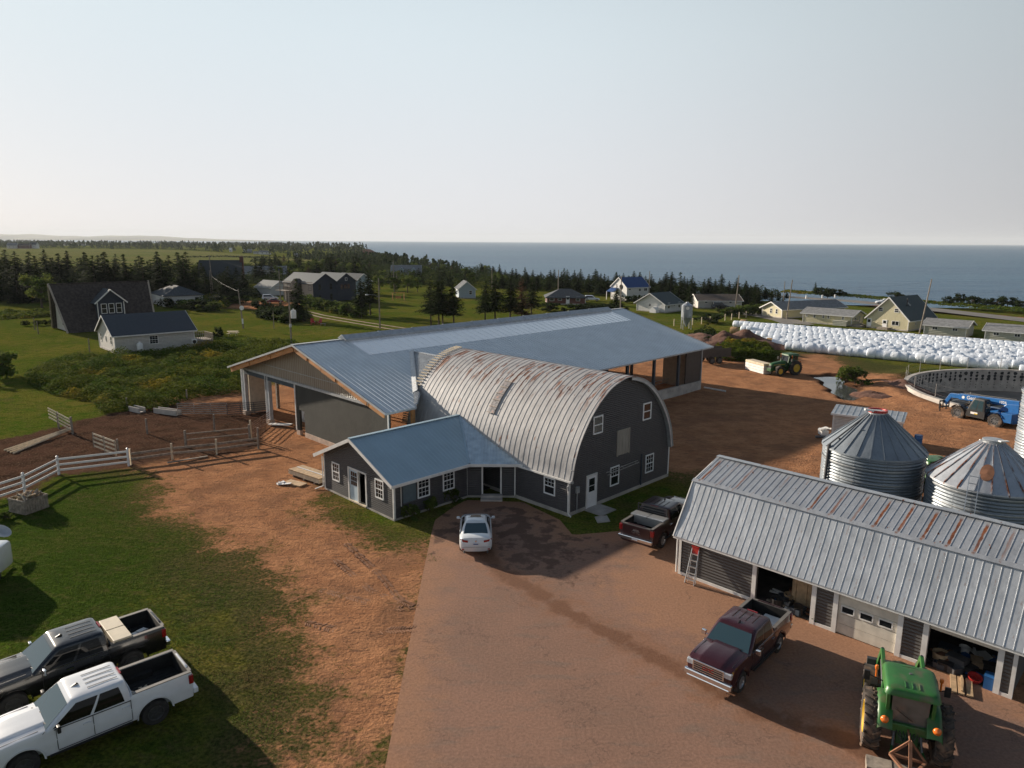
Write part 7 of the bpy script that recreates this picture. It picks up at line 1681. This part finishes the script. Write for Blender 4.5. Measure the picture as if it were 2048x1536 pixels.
def spruce_meshes(seed, H=10., base=.06, wide=.24, gap=.1, lean=0., m_='spruce_leaf', ls=.42):
    r = random.Random(seed); L = Leaves(); b = MB(); n = int(H*3.0)
    b.tube((0, 0, -.3), (lean*.4, 0, H*.5), .018*H, .011*H, 7); b.tube((lean*.4, 0, H*.5), (lean, 0, H*.97), .011*H, .02, 6)
    for i in range(n):
        f = i/(n-1); z = H*(base+(1-base)*f); rad = H*wide*(1-f)**.82*r.uniform(.75, 1.12)*(1.0 if f > .08 else .75)+.12
        cx = lean*z/H
        for k in range(max(4, int(11*(1-f)+4))):
            if r.random() < gap: continue
            a = r.uniform(0, 2*pi); rr_ = rad*r.uniform(.6, 1.15); nl = max(2, int(rr_/ls*2.1))
            if rr_ > .8 and base > .15 and r.random() < .5: b.tube((cx, 0, z), (cx+cos(a)*rr_*.8, sin(a)*rr_*.8, z-rr_*.1), .035, .012, 4, cap=False)
            for q in range(nl):
                t = (q+.8)/nl; d = Vector((cos(a), sin(a), 0)); p = Vector((cx, 0, z))+d*(rr_*t)+Vector((0, 0, -.28*rr_*t**1.6+.12*rr_*t*(t > .75)+r.uniform(-.12, .12)))
                s = ls*r.uniform(.7, 1.35)*(1.15-.5*t); xv = (d+Vector((r.uniform(-.5, .5), r.uniform(-.5, .5), r.uniform(-.55, .2)))).normalized()*s*1.35
                yv = xv.cross(Vector((r.uniform(-.6, .6), r.uniform(-.6, .6), 1))).normalized()*s*.8; L.add(tuple(p), tuple(xv), tuple(yv))
    for q in range(8): L.add((lean, r.uniform(-.05, .05), H*(.95+.007*q)), (r.uniform(-.1, .1), r.uniform(-.1, .1), .4), (r.uniform(-.15, .15), r.uniform(-.15, .15), 0))
    return L.mesh('crown', m_), b.mesh('trunk', 'bark')
def broad_meshes(seed, H=8., rx=3.4, m_='broad_leaf', ls=.42, n=2600, base=.12):
    r = random.Random(seed); L = Leaves(); b = MB(); b.tube((0, 0, -.3), (.1, 0, H*.4), .03*H, .02*H, 8)
    cl = []
    for i in range(26):
        a = r.uniform(0, 2*pi); u = sqrt(r.random()); z = H*(base+.18+(.80-base-.1)*r.random()); k = sqrt(max(.05, 1-((z/H-.52)/.5)**2)); p = Vector((cos(a)*u*rx*.85*k, sin(a)*u*rx*.85*k, z)); cl.append((p, r.uniform(.16, .30)*rx))
        b.tube((.1, 0, H*.38), p, .05, .02, 4, cap=False)
    for i in range(n):
        p, q = r.choice(cl); d = Vector((r.gauss(0, 1), r.gauss(0, 1), r.gauss(0, 1))).normalized()*q*r.random()**.35; c = p+d; s = ls*r.uniform(.6, 1.3)
        xv = Vector((r.gauss(0, 1), r.gauss(0, 1), r.gauss(0, .6))).normalized()*s; yv = xv.cross(d+Vector((0, 0, .3))).normalized()*s*.8; L.add(tuple(c), tuple(xv), tuple(yv))
    return L.mesh('crown', m_), b.mesh('trunk', 'bark')
SP = [spruce_meshes(i, 10, .05, (.35, .30, .40, .33)[i], .08, ls=.50) for i in range(4)]; HI = [spruce_meshes(20+i, 10, .30, (.32, .36)[i], .16, (.3, -.4)[i]) for i in range(2)]; DRYT = spruce_meshes(40, 10, .2, .30, .22, 0, 'dry_spruce')
BR = [broad_meshes(50+i, 8, (3.6, 3.0, 4.2)[i]) for i in range(3)]; BU = [broad_meshes(70+i, 2.2, 1.7, 'broad_leaf', .30, 900, .0) for i in range(2)]; BUD = [broad_meshes(80+i, 2.2, 1.8, 'spruce_leaf', .30, 900, .0) for i in range(2)]
rt = random.Random(21)
def tree(meshes, p, sc, label, group, name='spruce_tree', cat='tree', sx=None):
    t = thing(name, label, cat, p, rt.uniform(0, 6.28), group); s = sx or sc; t.scale = (s, s, sc)
    c = bpy.data.objects.new('crown', meshes[0]); COL.objects.link(c); c.parent = t; k = bpy.data.objects.new('trunk', meshes[1]); COL.objects.link(k); k.parent = t; return t
# spruces behind the A-frame and left houses
grp = 'dark spruces standing behind the A frame house'
for i in range(80):
    px = -25+i*6.4+rt.uniform(-8, 8); py = rt.choice([578, 584, 590, 597, 604])+rt.uniform(-3, 3)
    if 90 < px < 180 and py > 590: py = 580
    hh = rt.uniform(8.5, 13.0)*(1 if px < 380 else .72); tree(SP[i % 4], G(px, py), hh/10, 'dark spruce in the tree belt behind the A frame house', grp, sx=hh/10*1.5)
for i, (px, py, h_, lab) in enumerate(((85, 618, 9.5, 'broad yellow green tree left of the A frame house'), (335, 600, 6.5, 'bushy green tree right of the A frame house'), (372, 590, 7, 'loose green tree by the dark blue house'), (402, 566, 9, 'wide dark tree behind the dark blue house'), (430, 570, 7.5, 'rounded dark tree near the tall pole'), (600, 592, 4, 'light green bush tree by the navy house'), (645, 592, 5, 'small pale green tree before the navy house'), (790, 588, 5.5, 'light green tree by the pole pair'), (815, 586, 6, 'bright green round tree right of the pole pair'), (760, 580, 5.5, 'dark green tree below the dormer cottage'), (835, 584, 5, 'dark round tree right of the bright green one'), (405, 592, 5.5, 'green tree before the dark blue house, left of the tall pole'), (448, 590, 4, 'low wide tree before the dark blue house, right of the tall pole'))):
    tree(BR[i % 3], G(px, py), h_/8, lab, None, 'broadleaf_tree')
grp = 'mixed trees between the navy house and the sea'
for i in range(120):
    px = rt.uniform(480, 1010); u = rt.random(); py = 534+u*34+max(0, (px-760))*.035; hh = rt.uniform(5.5, 9.5)*(1.05 if px < 720 else .68)
    if 770 < px < 845 and 546 < py < 562: py = 566
    if rt.random() < .5: tree(SP[i % 4] if rt.random() > .08 else DRYT, G(px, py), hh/10, 'tree in the mixed wood between the navy house and the sea', grp, sx=hh/10*1.55)
    else: tree(BR[i % 3], G(px, py), hh*.85/8, 'tree in the mixed wood between the navy house and the sea', grp, 'broadleaf_tree')
grp = 'dark spruces of the belt in front of the sea'
for i in range(88):
    px = 985+i*6.7+rt.uniform(-6, 6); row = i % 3; py = 560+(px-985)*.062+row*7+rt.uniform(-2, 2); hh = rt.uniform(4.4, 6.6)*(1 if px < 1430 else max(.42, 1-(px-1430)/260))
    if 1235 < px < 1310 and row == 2: py -= 8
    tree(SP[i % 4], G(px, py), hh/10, 'dark spruce in the belt between the brick bungalow and the sea', grp, sx=hh/10*1.6)
for i, (px, py, h_, k, lab) in enumerate(((862, 652, 8.6, 0, 'leftmost bare stemmed spruce of the clump behind the long barn ridge'), (878, 655, 9.6, 1, 'tall spruce in the middle of the left clump behind the ridge'), (886, 653, 9.0, 0, 'spruce with bare lower trunk in the left clump behind the ridge'), (908, 656, 8.8, 1, 'spruce on the right of the left clump behind the ridge'), (970, 648, 8.6, 0, 'leftmost spruce of the right clump behind the ridge'), (990, 650, 9.8, 1, 'tall spruce of the right clump behind the ridge'), (1020, 648, 9.4, 0, 'dense spruce of the right clump behind the ridge'), (1043, 644, 9.2, 1, 'reddish tinted spruce of the right clump'), (1062, 638, 9.0, 0, 'thin spruce at the right end of the right clump'), (723, 634, 8.4, 0, 'bare trunked spruce left of the street lamp pole'), (741, 630, 9.8, 1, 'bare trunked spruce right behind the street lamp pole'))):
    tree(HI[k] if px != 1043 else DRYT, G(px, py), h_/10, lab, None, sx=h_/10*1.12)
for (px, py, h_, lab) in ((597, 642, 8.6, 'dark spruce in front of the navy house'), (1232, 612, 5.6, 'spruce left of the white house porch'), (1358, 610, 8.5, 'big spruce behind the white cottage'), (1378, 616, 5.0, 'smaller spruce right of the big one by the cottage'), (1490, 613, 6.5, 'dark spruce right of the brown roofed house'), (1512, 612, 5.6, 'dark spruce at the end of the motel lane'), (1630, 584, 3.4, 'small lone spruce on the coast beyond the motel'), (445, 536, 5, 'small spruce by the brick chimney'), (1300, 596, 5, 'spruce at the right end of the white house')):
    tree(SP[rt.randrange(4)], G(px, py), h_/10, lab, None, sx=h_/10*1.25)
def bush(px, py, w_, h_, lab, dark=False, grp=None): tree((BUD if dark else BU)[rt.randrange(2)], G(px, py), h_/2.2, lab, grp, 'bush', 'bush', w_/3.5)
for px, py, w_, h_, lab, dk in ((438, 676, 1.9, 1.9, 'round bush on the lawn near the picnic table', True), (0, 756, 5.5, 3.4, 'dense dark bush cut by the left edge of the photo', False), (520, 618, 6, 2.2, 'dense dark bush left of the navy house drive', True), (700, 622, 6, 2.0, 'leafy bush right of the navy house hedge', False), (1420, 646, 7, 1.8, 'dark low bush left of the feed bin', True), (1100, 622, 7, 2.0, 'dark bush in front of the brick bungalow', True), (1275, 606, 5, 2.0, 'dark hedge bush below the white house', True), (1255, 606, 4, 1.8, 'dark hedge bush left of the white house corner', True), (440, 668, 1.2, .8, 'small bush on the lawn', True)): bush(px, py, w_, h_, lab, dk)
for k, px in enumerate((1640, 1655, 1672, 1790, 1812, 1900, 1920, 1945, 1968, 1990, 2015, 2036)): bush(px, 590+(px-1640)*.055+(4 if k % 2 else 0), rt.uniform(4, 7), rt.uniform(1.2, 2.6), 'dark shrub on the coast strip beyond the road', True, 'shrubs along the coast beyond the road')
for k, px in enumerate((1150, 1170, 1190, 1210, 1228)): bush(px, 628-abs(px-1190)*.08, 7, 2.0, 'dark shrub of the row below the brick bungalow', True, 'shrub row below the brick bungalow')
for k, px in enumerate((1455, 1470, 1485, 1500, 1520, 1535)): bush(px, 632-k*1.2, 6, 2.2, 'shrub of the hedge beside the motel lane', False, 'hedge beside the motel lane')
for k, (px, py) in enumerate(((612, 613), (630, 617), (648, 620), (666, 625), (684, 629), (702, 632), (718, 634))): bush(px, py, 6.5, 2.9, 'leafy shrub of the row below the navy house', False, 'shrub row below the navy house')
for k, (px, py) in enumerate(((52, 652), (76, 651), (92, 650), (106, 649))): bush(px, py, 1.8, 1.0, 'small shrub in the garden row on the left lawn', True, 'garden row on the left lawn')
for k, (px, py) in enumerate(((340, 615), (370, 617), (395, 620), (420, 622), (450, 608), (480, 607), (560, 640), (575, 645), (540, 637))): bush(px, py, 6.5, 2.2, 'scrubby bush between the A frame house and the gravel drive', k % 2 == 0, 'scrub beside the gravel drive')
for (px, py, w_, h_, lab) in ((858, 1022, 1.3, .9, 'dark shrub planted at the annex wall, right of two'), (824, 1040, 1.4, .9, 'dark shrub planted at the annex front corner'), (905, 1005, 1.6, 1.0, 'shrub planted below the right annex window'), (1710, 768, 4.5, 2.0, 'willowy green bush beside the white pool of water'), (1690, 757, 2.8, 1.6, 'small green bush at the far end of the pool'), (1627, 1245, .5, .35, 'little weed clump by the workshop post'), (10, 1040, .9, .5, 'pale weeds beside the firewood crate')): bush(px, py, w_, h_, lab)
# thickets, hedgerows, far woods: uncountable cover
def cover_mesh(name, label, poly, n, hmax, m_, seed, ls=.34, cat='shrubs', lump=.35, edge=1.5):
    P = np.array([G(*p)[:2] for p in poly]) if poly[0][1] > 200 or True else poly; r = np.random.RandomState(seed); L = Leaves(); lo, hi = P.min(0), P.max(0); k = 0
    pts = r.uniform(lo, hi, (n*4, 2)); s = sdf(pts[:,0], pts[:,1], P); pts, s = pts[s > -.2][:n], s[s > -.2][:n]
    for (x, y), d in zip(pts, s):
        nz = .5+.5*noise.noise((x*lump, y*lump, seed))+.3*noise.noise((x*lump*2.7, y*lump*2.7, seed+3)); h_ = hmax*max(.12, min(1.25, nz))*min(1, .35+max(d, 0)/edge)
        z = h_*(1-r.rand()**2.2*.8); a = r.uniform(0, 6.28); q = ls*r.uniform(.6, 1.4)
        xv = Vector((cos(a), sin(a), r.uniform(-.5, .7)))*q; yv = Vector((-sin(a), cos(a), r.uniform(-.3, .9))).normalized()*q*.8; L.add((x, y, z), tuple(xv), tuple(yv))
    o = bpy.data.objects.new(name, L.mesh(name, m_)); COL.objects.link(o); return tag(o, label, cat, kind='stuff')
TH = [(52, 752), (95, 728), (160, 716), (240, 712), (330, 706), (430, 690), (560, 684), (600, 690), (560, 720), (490, 740), (480, 790), (400, 793), (310, 822), (250, 822), (205, 828), (185, 805), (110, 790), (60, 770)]
cover_mesh('thicket', 'wide thicket of green and yellow shrubs in front of the cream bungalow', TH, 70000, 1.8, 'shrub_leaf', 5, .20)
cover_mesh('weeds', 'weeds and shrubs growing on the bank of red dirt', [(1420, 706), (1445, 690), (1480, 684), (1520, 695), (1555, 712), (1548, 722), (1470, 723), (1425, 718)], 20000, 2.3, 'shrub_leaf', 6, .28)
cover_mesh('weeds', 'dark weeds on the heap right of the feed bin', [(1380, 668), (1430, 672), (1440, 690), (1400, 690)], 4000, 2.4, 'spruce_leaf', 7, .28)
cover_mesh('scrub', 'thick scrub between the A frame house and the gravel drive', [(356, 588), (455, 598), (468, 606), (450, 618), (400, 624), (352, 614)], 14000, 2.6, 'shrub_leaf', 17, .36, lump=.25)
cover_mesh('scrub', 'dense dark hedge before the dark blue house', [(445, 583), (520, 588), (520, 596), (480, 597), (445, 594)], 7000, 2.8, 'spruce_leaf', 18, .4, lump=.2)
cover_mesh('scrub', 'low dark scrub round the spruce by the navy house drive', [(512, 622), (560, 616), (612, 622), (618, 640), (560, 642), (515, 636)], 9000, 1.8, 'spruce_leaf', 19, .34, lump=.3)
cover_mesh('rough_grass', 'strip of rough grass and weeds below the A frame wood', [(0, 625), (130, 622), (130, 632), (0, 640)], 5000, 1.1, 'shrub_leaf', 8, .4)
cover_mesh('undergrowth', 'dark undergrowth filling the spruce belt in front of the sea', [(985, 556), (1240, 572), (1440, 586), (1560, 592), (1560, 600), (1440, 598), (1240, 588), (985, 576)], 22000, 4.0, 'spruce_leaf', 14, .55, lump=.2)
cover_mesh('undergrowth', 'dark undergrowth of the mixed wood by the navy house', [(470, 540), (700, 536), (985, 545), (985, 578), (850, 574), (720, 568), (480, 576)], 42000, 5.2, 'spruce_leaf', 15, .6, lump=.15)
cover_mesh('undergrowth', 'dark undergrowth of the tree belt behind the A frame house', [(-40, 575), (100, 575), (480, 572), (480, 590), (330, 600), (120, 598), (-40, 605)], 38000, 7.0, 'spruce_leaf', 16, .5, lump=.2)
cover_mesh('coast_scrub', 'low green scrub between the coast road and the sea', [(1560, 585), (1700, 594), (1850, 607), (2060, 626), (2060, 618), (1850, 602), (1700, 590), (1570, 581)], 9000, .8, 'shrub_leaf', 9, .55)
cover_mesh('verge_weeds', 'brown verge weeds along the far edge of the white bales', [(1500, 645), (1620, 652), (1750, 662), (1850, 672), (2060, 692), (2060, 697), (1850, 680), (1750, 670), (1600, 656)], 7000, .55, 'shrub_leaf', 10, .3)
def hedge(name, label, px, wd, hmax, n, seed):
    c = [G(*p) for p in px]; L = Leaves(); r = random.Random(seed); tot = sum((b_-a).length for a, b_ in zip(c[:-1], c[1:]))
    for a, b_ in zip(c[:-1], c[1:]):
        for i in range(int(n*(b_-a).length/tot)):
            p = a.lerp(b_, r.random()); q = 1.1; L.add((p.x+r.uniform(-wd, wd), p.y+r.uniform(-wd, wd), r.random()*hmax), (q*r.uniform(-1, 1), q*r.uniform(-1, 1), q*r.uniform(-.3, .5)), (q*.5*r.uniform(-1, 1), q*.5*r.uniform(-1, 1), q*.7))
    o = bpy.data.objects.new(name, L.mesh(name, 'far_leaf')); COL.objects.link(o); tag(o, label, 'hedgerow', kind='stuff')
hedge('hedgerow', 'dark hedgerow crossing the far left fields', [(-40, 497), (200, 496), (330, 499), (420, 502)], 1.2, 1.6, 1500, 1); hedge('hedgerow', 'dark hedgerow across the field below the wood edge', [(380, 515), (450, 514), (520, 516), (600, 517)], 1.0, 1.5, 900, 2)
cover_mesh('field_clump', 'dark clump of scrub in the left field', [(500, 525), (540, 525), (545, 521), (505, 521)], 500, 3.5, 'far_leaf', 12, 1.0)
def far_wood(name, label, polys, n, h0, h1, seed):
    r = np.random.RandomState(seed); L = Leaves(); P = polys; lo, hi = P.min(0), P.max(0); pts = r.uniform(lo, hi, (n*8, 2)); s = sdf(pts[:,0], pts[:,1], P); pts = pts[s > 0][:n]
    for x, y in pts:
        H = r.uniform(h0, h1)*(.8+.5*noise.noise((x*.004, y*.004, seed))); wd = H*.30
        for k in range(24):
            f = r.rand()**.8; a = r.uniform(0, 6.28); rad = wd*(1.1-f)*1.35*r.uniform(.3, 1); q = H*.25; L.add((x+cos(a)*rad, y+sin(a)*rad, H*f-1.5), (q*cos(a+r.uniform(-1, 1)), q*sin(a+r.uniform(-1, 1)), r.uniform(-.4, .3)*q), (q*.5*r.uniform(-1, 1), q*.5*r.uniform(-1, 1), q*.9))
    o = bpy.data.objects.new(name, L.mesh(name, 'far_leaf')); COL.objects.link(o); tag(o, label, 'wood', kind='stuff')
far_wood('far_wood', 'distant dark wood between the left fields and the sea', np.array([[-1500, 1330], [-950, 1270], [-520, 1130], [-235, 735], [-130, 735], [-205, 980], [-262, 1250], [-310, 1560], [-360, 1740], [-460, 1800], [-560, 1950], [-840, 2450], [-1500, 2700], [-2600, 3000], [-3600, 3300], [-2600, 1900]], float), 3600, 9, 14, 3)
far_wood('coast_wood', 'distant wood along the coast below the headland', np.array([[-230, 725], [-130, 720], [-72, 540], [-30, 425], [-95, 420], [-150, 560]], float), 420, 6, 9.5, 4)
far_wood('field_wood', 'distant belt of trees behind the far left houses', np.array([[-1600, 1300], [-820, 1270], [-1000, 1390], [-1800, 1500]], float), 700, 9, 13, 5)
# poles and wires
mat('pole_wood', (.25, .21, .17), .9, var=.2, vscale=2)
def pole(label, base, h_, lean=(0, 0), arm=False, lamp=None, box=None, sign=False, thin=1.):
    t = thing('utility_pole', label, 'utility pole', base); top = Vector((lean[0], lean[1], h_)); m = MB(); m.tube((0, 0, -.3), top, .15*thin, .10*thin, 9); m.build('shaft', 'pole_wood', t)
    if arm: m = MB(); m.obox(top+Vector((-.9, 0, -.6)), top+Vector((.9, 0, -.6)), .1, .12); m.build('crossarm', 'pole_wood', t)
    if lamp: m = MB(); z = lamp; pts = [Vector((0, 0, z)), Vector((-.8, -.2, z+.5)), Vector((-1.9, -.45, z+.55))]; m.path(pts, .035); m.build('lamp_arm', 'steel_pipe', t); m = MB(); m.lathe([(0, -.3), (.12, -.2), (.15, .1), (.08, .3), (0, .32)], 12, (-2.2, -.5, z+.52), 'x'); m.build('lamp_head', 'galv_trim', t, smooth=50)
    if box: m = MB(); m.lathe([(0, box), (.42, box), (.42, box+1.15), (.34, box+1.3), (0, box+1.3)], 18, (.62, -.1, 0)); m.tube((.6, -.1, box+1.3), (.6, -.1, box+1.55), .06); m.build('transformer', 'white_trim', t, smooth=40); m = MB(); m.tube((.1, -.3, box-1.4), (.1, -.3, box-.9), .2); m.build('meter', 'galv_trim', t, smooth=40)
    if sign: m = MB(); m.lathe([(0, -.06), (.42, -.06), (.42, 0)], 18, (0, -.16, sign), 'y'); o = m.build('sign', 'white_vinyl', t); m = MB(); m.box(-.15, .15, -.2, -.14, sign-3, sign-2); m.build('notice', 'white_vinyl', t)
    return t
PT = {}
for key, px, py, h_, kw, lab in (('a', 583, 690, 8.4, dict(box=4.3), 'wooden pole with white transformer drum behind the long barn gable'), ('b', 487, 657, 7.4, dict(sign=3.9, lean=(-.5, 0)), 'leaning pole carrying a white oval sign on the lawn'), ('c', 427, 597, 12.2, dict(lean=(-.3, 0)), 'tall utility pole in front of the dark blue house'), ('d', 423, 598, 8, dict(thin=.8), 'shorter pole beside the tall utility pole'), ('e', 562, 613, 8.8, dict(), 'pole left of the navy house deck'), ('f', 760, 657, 9.5, dict(lamp=5.9), 'street lamp pole on the lawn behind the long barn'), ('g', 1116, 598, 8.4, dict(), 'pole behind the brick bungalow'), ('h', 1240, 640, 9.3, dict(), 'tall pole in front of the white house'), ('i', 1297, 602, 8.4, dict(), 'pole at the right corner of the white house'), ('j', 1470, 622, 8.7, dict(lean=(.4, 0)), 'pole right of the dark parked car'), ('k', 1573, 638, 8.6, dict(lean=(.6, 0)), 'pole between the two motel wings'), ('l', 1566, 612, 6.5, dict(thin=.8), 'thin pole behind the motel wings'), ('m', 1838, 670, 10.2, dict(lean=(1.1, 0)), 'leaning pole in front of the yellow house'), ('n', 788, 582, 10, dict(), 'tall pole by the dormer cottage'), ('o', 794, 583, 6, dict(thin=.8), 'short pole by the dormer cottage'), ('p', 984, 580, 7.5, dict(), 'pole among the trees left of the brick bungalow'), ('q', 548, 657, 3.2, dict(thin=.6), 'short post on the lawn left of the transformer pole')):
    b_ = G(px, py); pole(lab, b_, h_, **kw); ln_ = kw.get('lean', (0, 0)); PT[key] = b_+Vector((ln_[0], ln_[1], h_-.4))
def wire(label, p, q, sag, r=.022):
    m = MB(); pts = []
    for i in range(13): f = i/12; v = p.lerp(q, f); v.z -= sag*4*f*(1-f); pts.append(v)
    m.path(pts, r, 4); o = m.build('overhead_wire', 'steel_dark' if r < .02 else 'galv_trim'); tag(o, label, 'wire')
wire('overhead wire from the tall pole to the leaning sign pole', PT['c']-Vector((0, 0, 5.4)), PT['b'], .3, .007); wire('overhead wire sagging from the sign pole to the navy house pole', PT['b']-Vector((0, 0, .3)), PT['e']-Vector((0, 0, 2.2)), 1.2, .007)
wire('overhead wire from the transformer pole to the street lamp pole', PT['a']-Vector((0, 0, .2)), PT['f']-Vector((0, 0, 3.2)), .8, .007); wire('overhead wire running left from the tall pole', PT['c']-Vector((0, 0, 5.4)), G(300, 600)+Vector((0, 0, 7)), .6, .007); wire('upper wire from the tall pole toward the navy house', PT['c'], PT['e']+Vector((0, 0, .2)), .8, .007)
wire('upper wire running left from the tall pole', PT['c'], G(230, 590)+Vector((0, 0, 10.5)), .6, .007); wire('wire between the white house pole and the pole behind the brick bungalow', PT['h'], PT['g'], .8, .007); wire('wire from the leaning pole to the motel pole', PT['m'], PT['k'], 1.2, .007)
wire('wire over the lawn to the dormer cottage pole', PT['f']-Vector((0, 0, .6)), PT['n'], 1.0, .007)
# lawn tufts near the camera
r = np.random.RandomState(12); n = 110000
gx = r.uniform(-33, -3, n); gy = r.uniform(17, 52, n); LP = poly_px([(-60, 1560), (-60, 1035), (10, 1040), (120, 990), (250, 945), (330, 1010), (420, 1070), (500, 1120), (600, 1200), (640, 1300), (640, 1400), (700, 1480), (600, 1560)]); s = sdf(gx, gy, LP)
AP = poly_px([(600, 985), (650, 975), (790, 1046), (865, 1042), (850, 1112), (740, 1088), (640, 1040)]); s2 = sdf(gx, gy, AP)
nz = np.array([noise.noise((x*.5, y*.5, 4.)) for x, y in zip(gx, gy)]); keep = (np.maximum(s, s2)+nz*3.2-r.uniform(0, 3.2, n) > 0); gx, gy = gx[keep], gy[keep]; n = len(gx)
gx, gy = np.repeat(gx, 3)+r.normal(0, .05, 3*n), np.repeat(gy, 3)+r.normal(0, .05, 3*n); n *= 3; a = r.uniform(0, 6.28, n); hh = r.uniform(.03, .085, n); wd = r.uniform(.008, .018, n); lx, ly = np.cos(a+1.3)*hh*.7, np.sin(a+1.3)*hh*.7
v = np.stack([np.stack([gx-np.cos(a)*wd, gy-np.sin(a)*wd, np.zeros(n)-.02], 1), np.stack([gx+np.cos(a)*wd, gy+np.sin(a)*wd, np.zeros(n)-.02], 1), np.stack([gx+lx, gy+ly, hh], 1)], 1).reshape(-1, 3)
me = bpy.data.meshes.new('lawn_grass'); me.vertices.add(3*n); me.vertices.foreach_set('co', v.astype(np.float32).ravel()); me.loops.add(3*n); me.loops.foreach_set('vertex_index', np.arange(3*n, dtype=np.int32)); me.polygons.add(n); me.polygons.foreach_set('loop_start', (np.arange(n)*3).astype(np.int32)); me.polygons.foreach_set('loop_total', np.full(n, 3, np.int32)); me.update()
leafmat('grass_blade', (.075, .12, .024), (.115, .13, .035), 0, .25, (.14, .11, .05)); me.materials.append(MATS['grass_blade']); o = bpy.data.objects.new('lawn_grass', me); COL.objects.link(o); tag(o, 'short patchy grass of the front lawn beside the dirt yard', 'grass', kind='stuff')

# cut trim that lies in separate pieces into one part each
def split(o):
    me = o.data; par = list(range(len(me.vertices)))
    def f(i):
        while par[i] != i: par[i] = par[par[i]]; i = par[i]
        return i
    for p in me.polygons:
        v = p.vertices
        for k in v[1:]: par[f(k)] = f(v[0])
    isl = {}
    for i in range(len(par)): isl.setdefault(f(i), []).append(i)
    keys = list(isl); co = np.array([v.co[:] for v in me.vertices]); bb = {k: (co[isl[k]].min(0)-.03, co[isl[k]].max(0)+.03) for k in keys}; grp_ = {k: k for k in keys}
    def h(k):
        while grp_[k] != k: k = grp_[k]
        return k
    for i, a in enumerate(keys):
        for b_ in keys[i+1:]:
            if (bb[a][0] <= bb[b_][1]).all() and (bb[b_][0] <= bb[a][1]).all(): grp_[h(a)] = h(b_)
    roots = sorted({h(k) for k in keys})
    if len(roots) < 2: return
    for n_, r_ in enumerate(roots):
        vs = [i for k in keys if h(k) == r_ for i in isl[k]]; mp = {v: i for i, v in enumerate(vs)}; m2 = bpy.data.meshes.new(o.name)
        m2.from_pydata([me.vertices[v].co[:] for v in vs], [], [[mp[v] for v in p.vertices] for p in me.polygons if p.vertices[0] in mp]); m2.materials.append(me.materials[0])
        if n_ == 0: o2 = o; o.data = m2
        else: o2 = bpy.data.objects.new(o.name.split('.')[0], m2); COL.objects.link(o2); o2.parent = o.parent
for o in list(COL.objects):
    if o.type == 'MESH' and o.parent and o.name.split('.')[0] in ('roof_trim', 'bay_trim', 'far_wall', 'end_wall', 'edge_trim', 'corner_trim', 'purlin', 'tail_batten', 'porch_post', 'skylight_batten', 'wiper', 'cap_board', 'roof_rung', 'ballast_block', 'gable_frame', 'trim', 'sill_board', 'cab_frame'): split(o)
# summer haze in the air
m = bpy.data.materials.new('haze'); m.use_nodes = True; N = m.node_tree.nodes; N.remove(N['Principled BSDF']); pv = N.new('ShaderNodeVolumePrincipled'); pv.inputs['Density'].default_value = 4.5e-5; pv.inputs['Color'].default_value = (.86, .93, 1, 1); pv.inputs['Anisotropy'].default_value = .05
m.node_tree.links.new(pv.outputs[0], N['Material Output'].inputs['Volume']); MATS['haze'] = m
b = MB(); b.box(-21000, 21000, -3000, 21000, -30, 180); o = b.build('haze', 'haze'); o['kind'] = 'stuff'
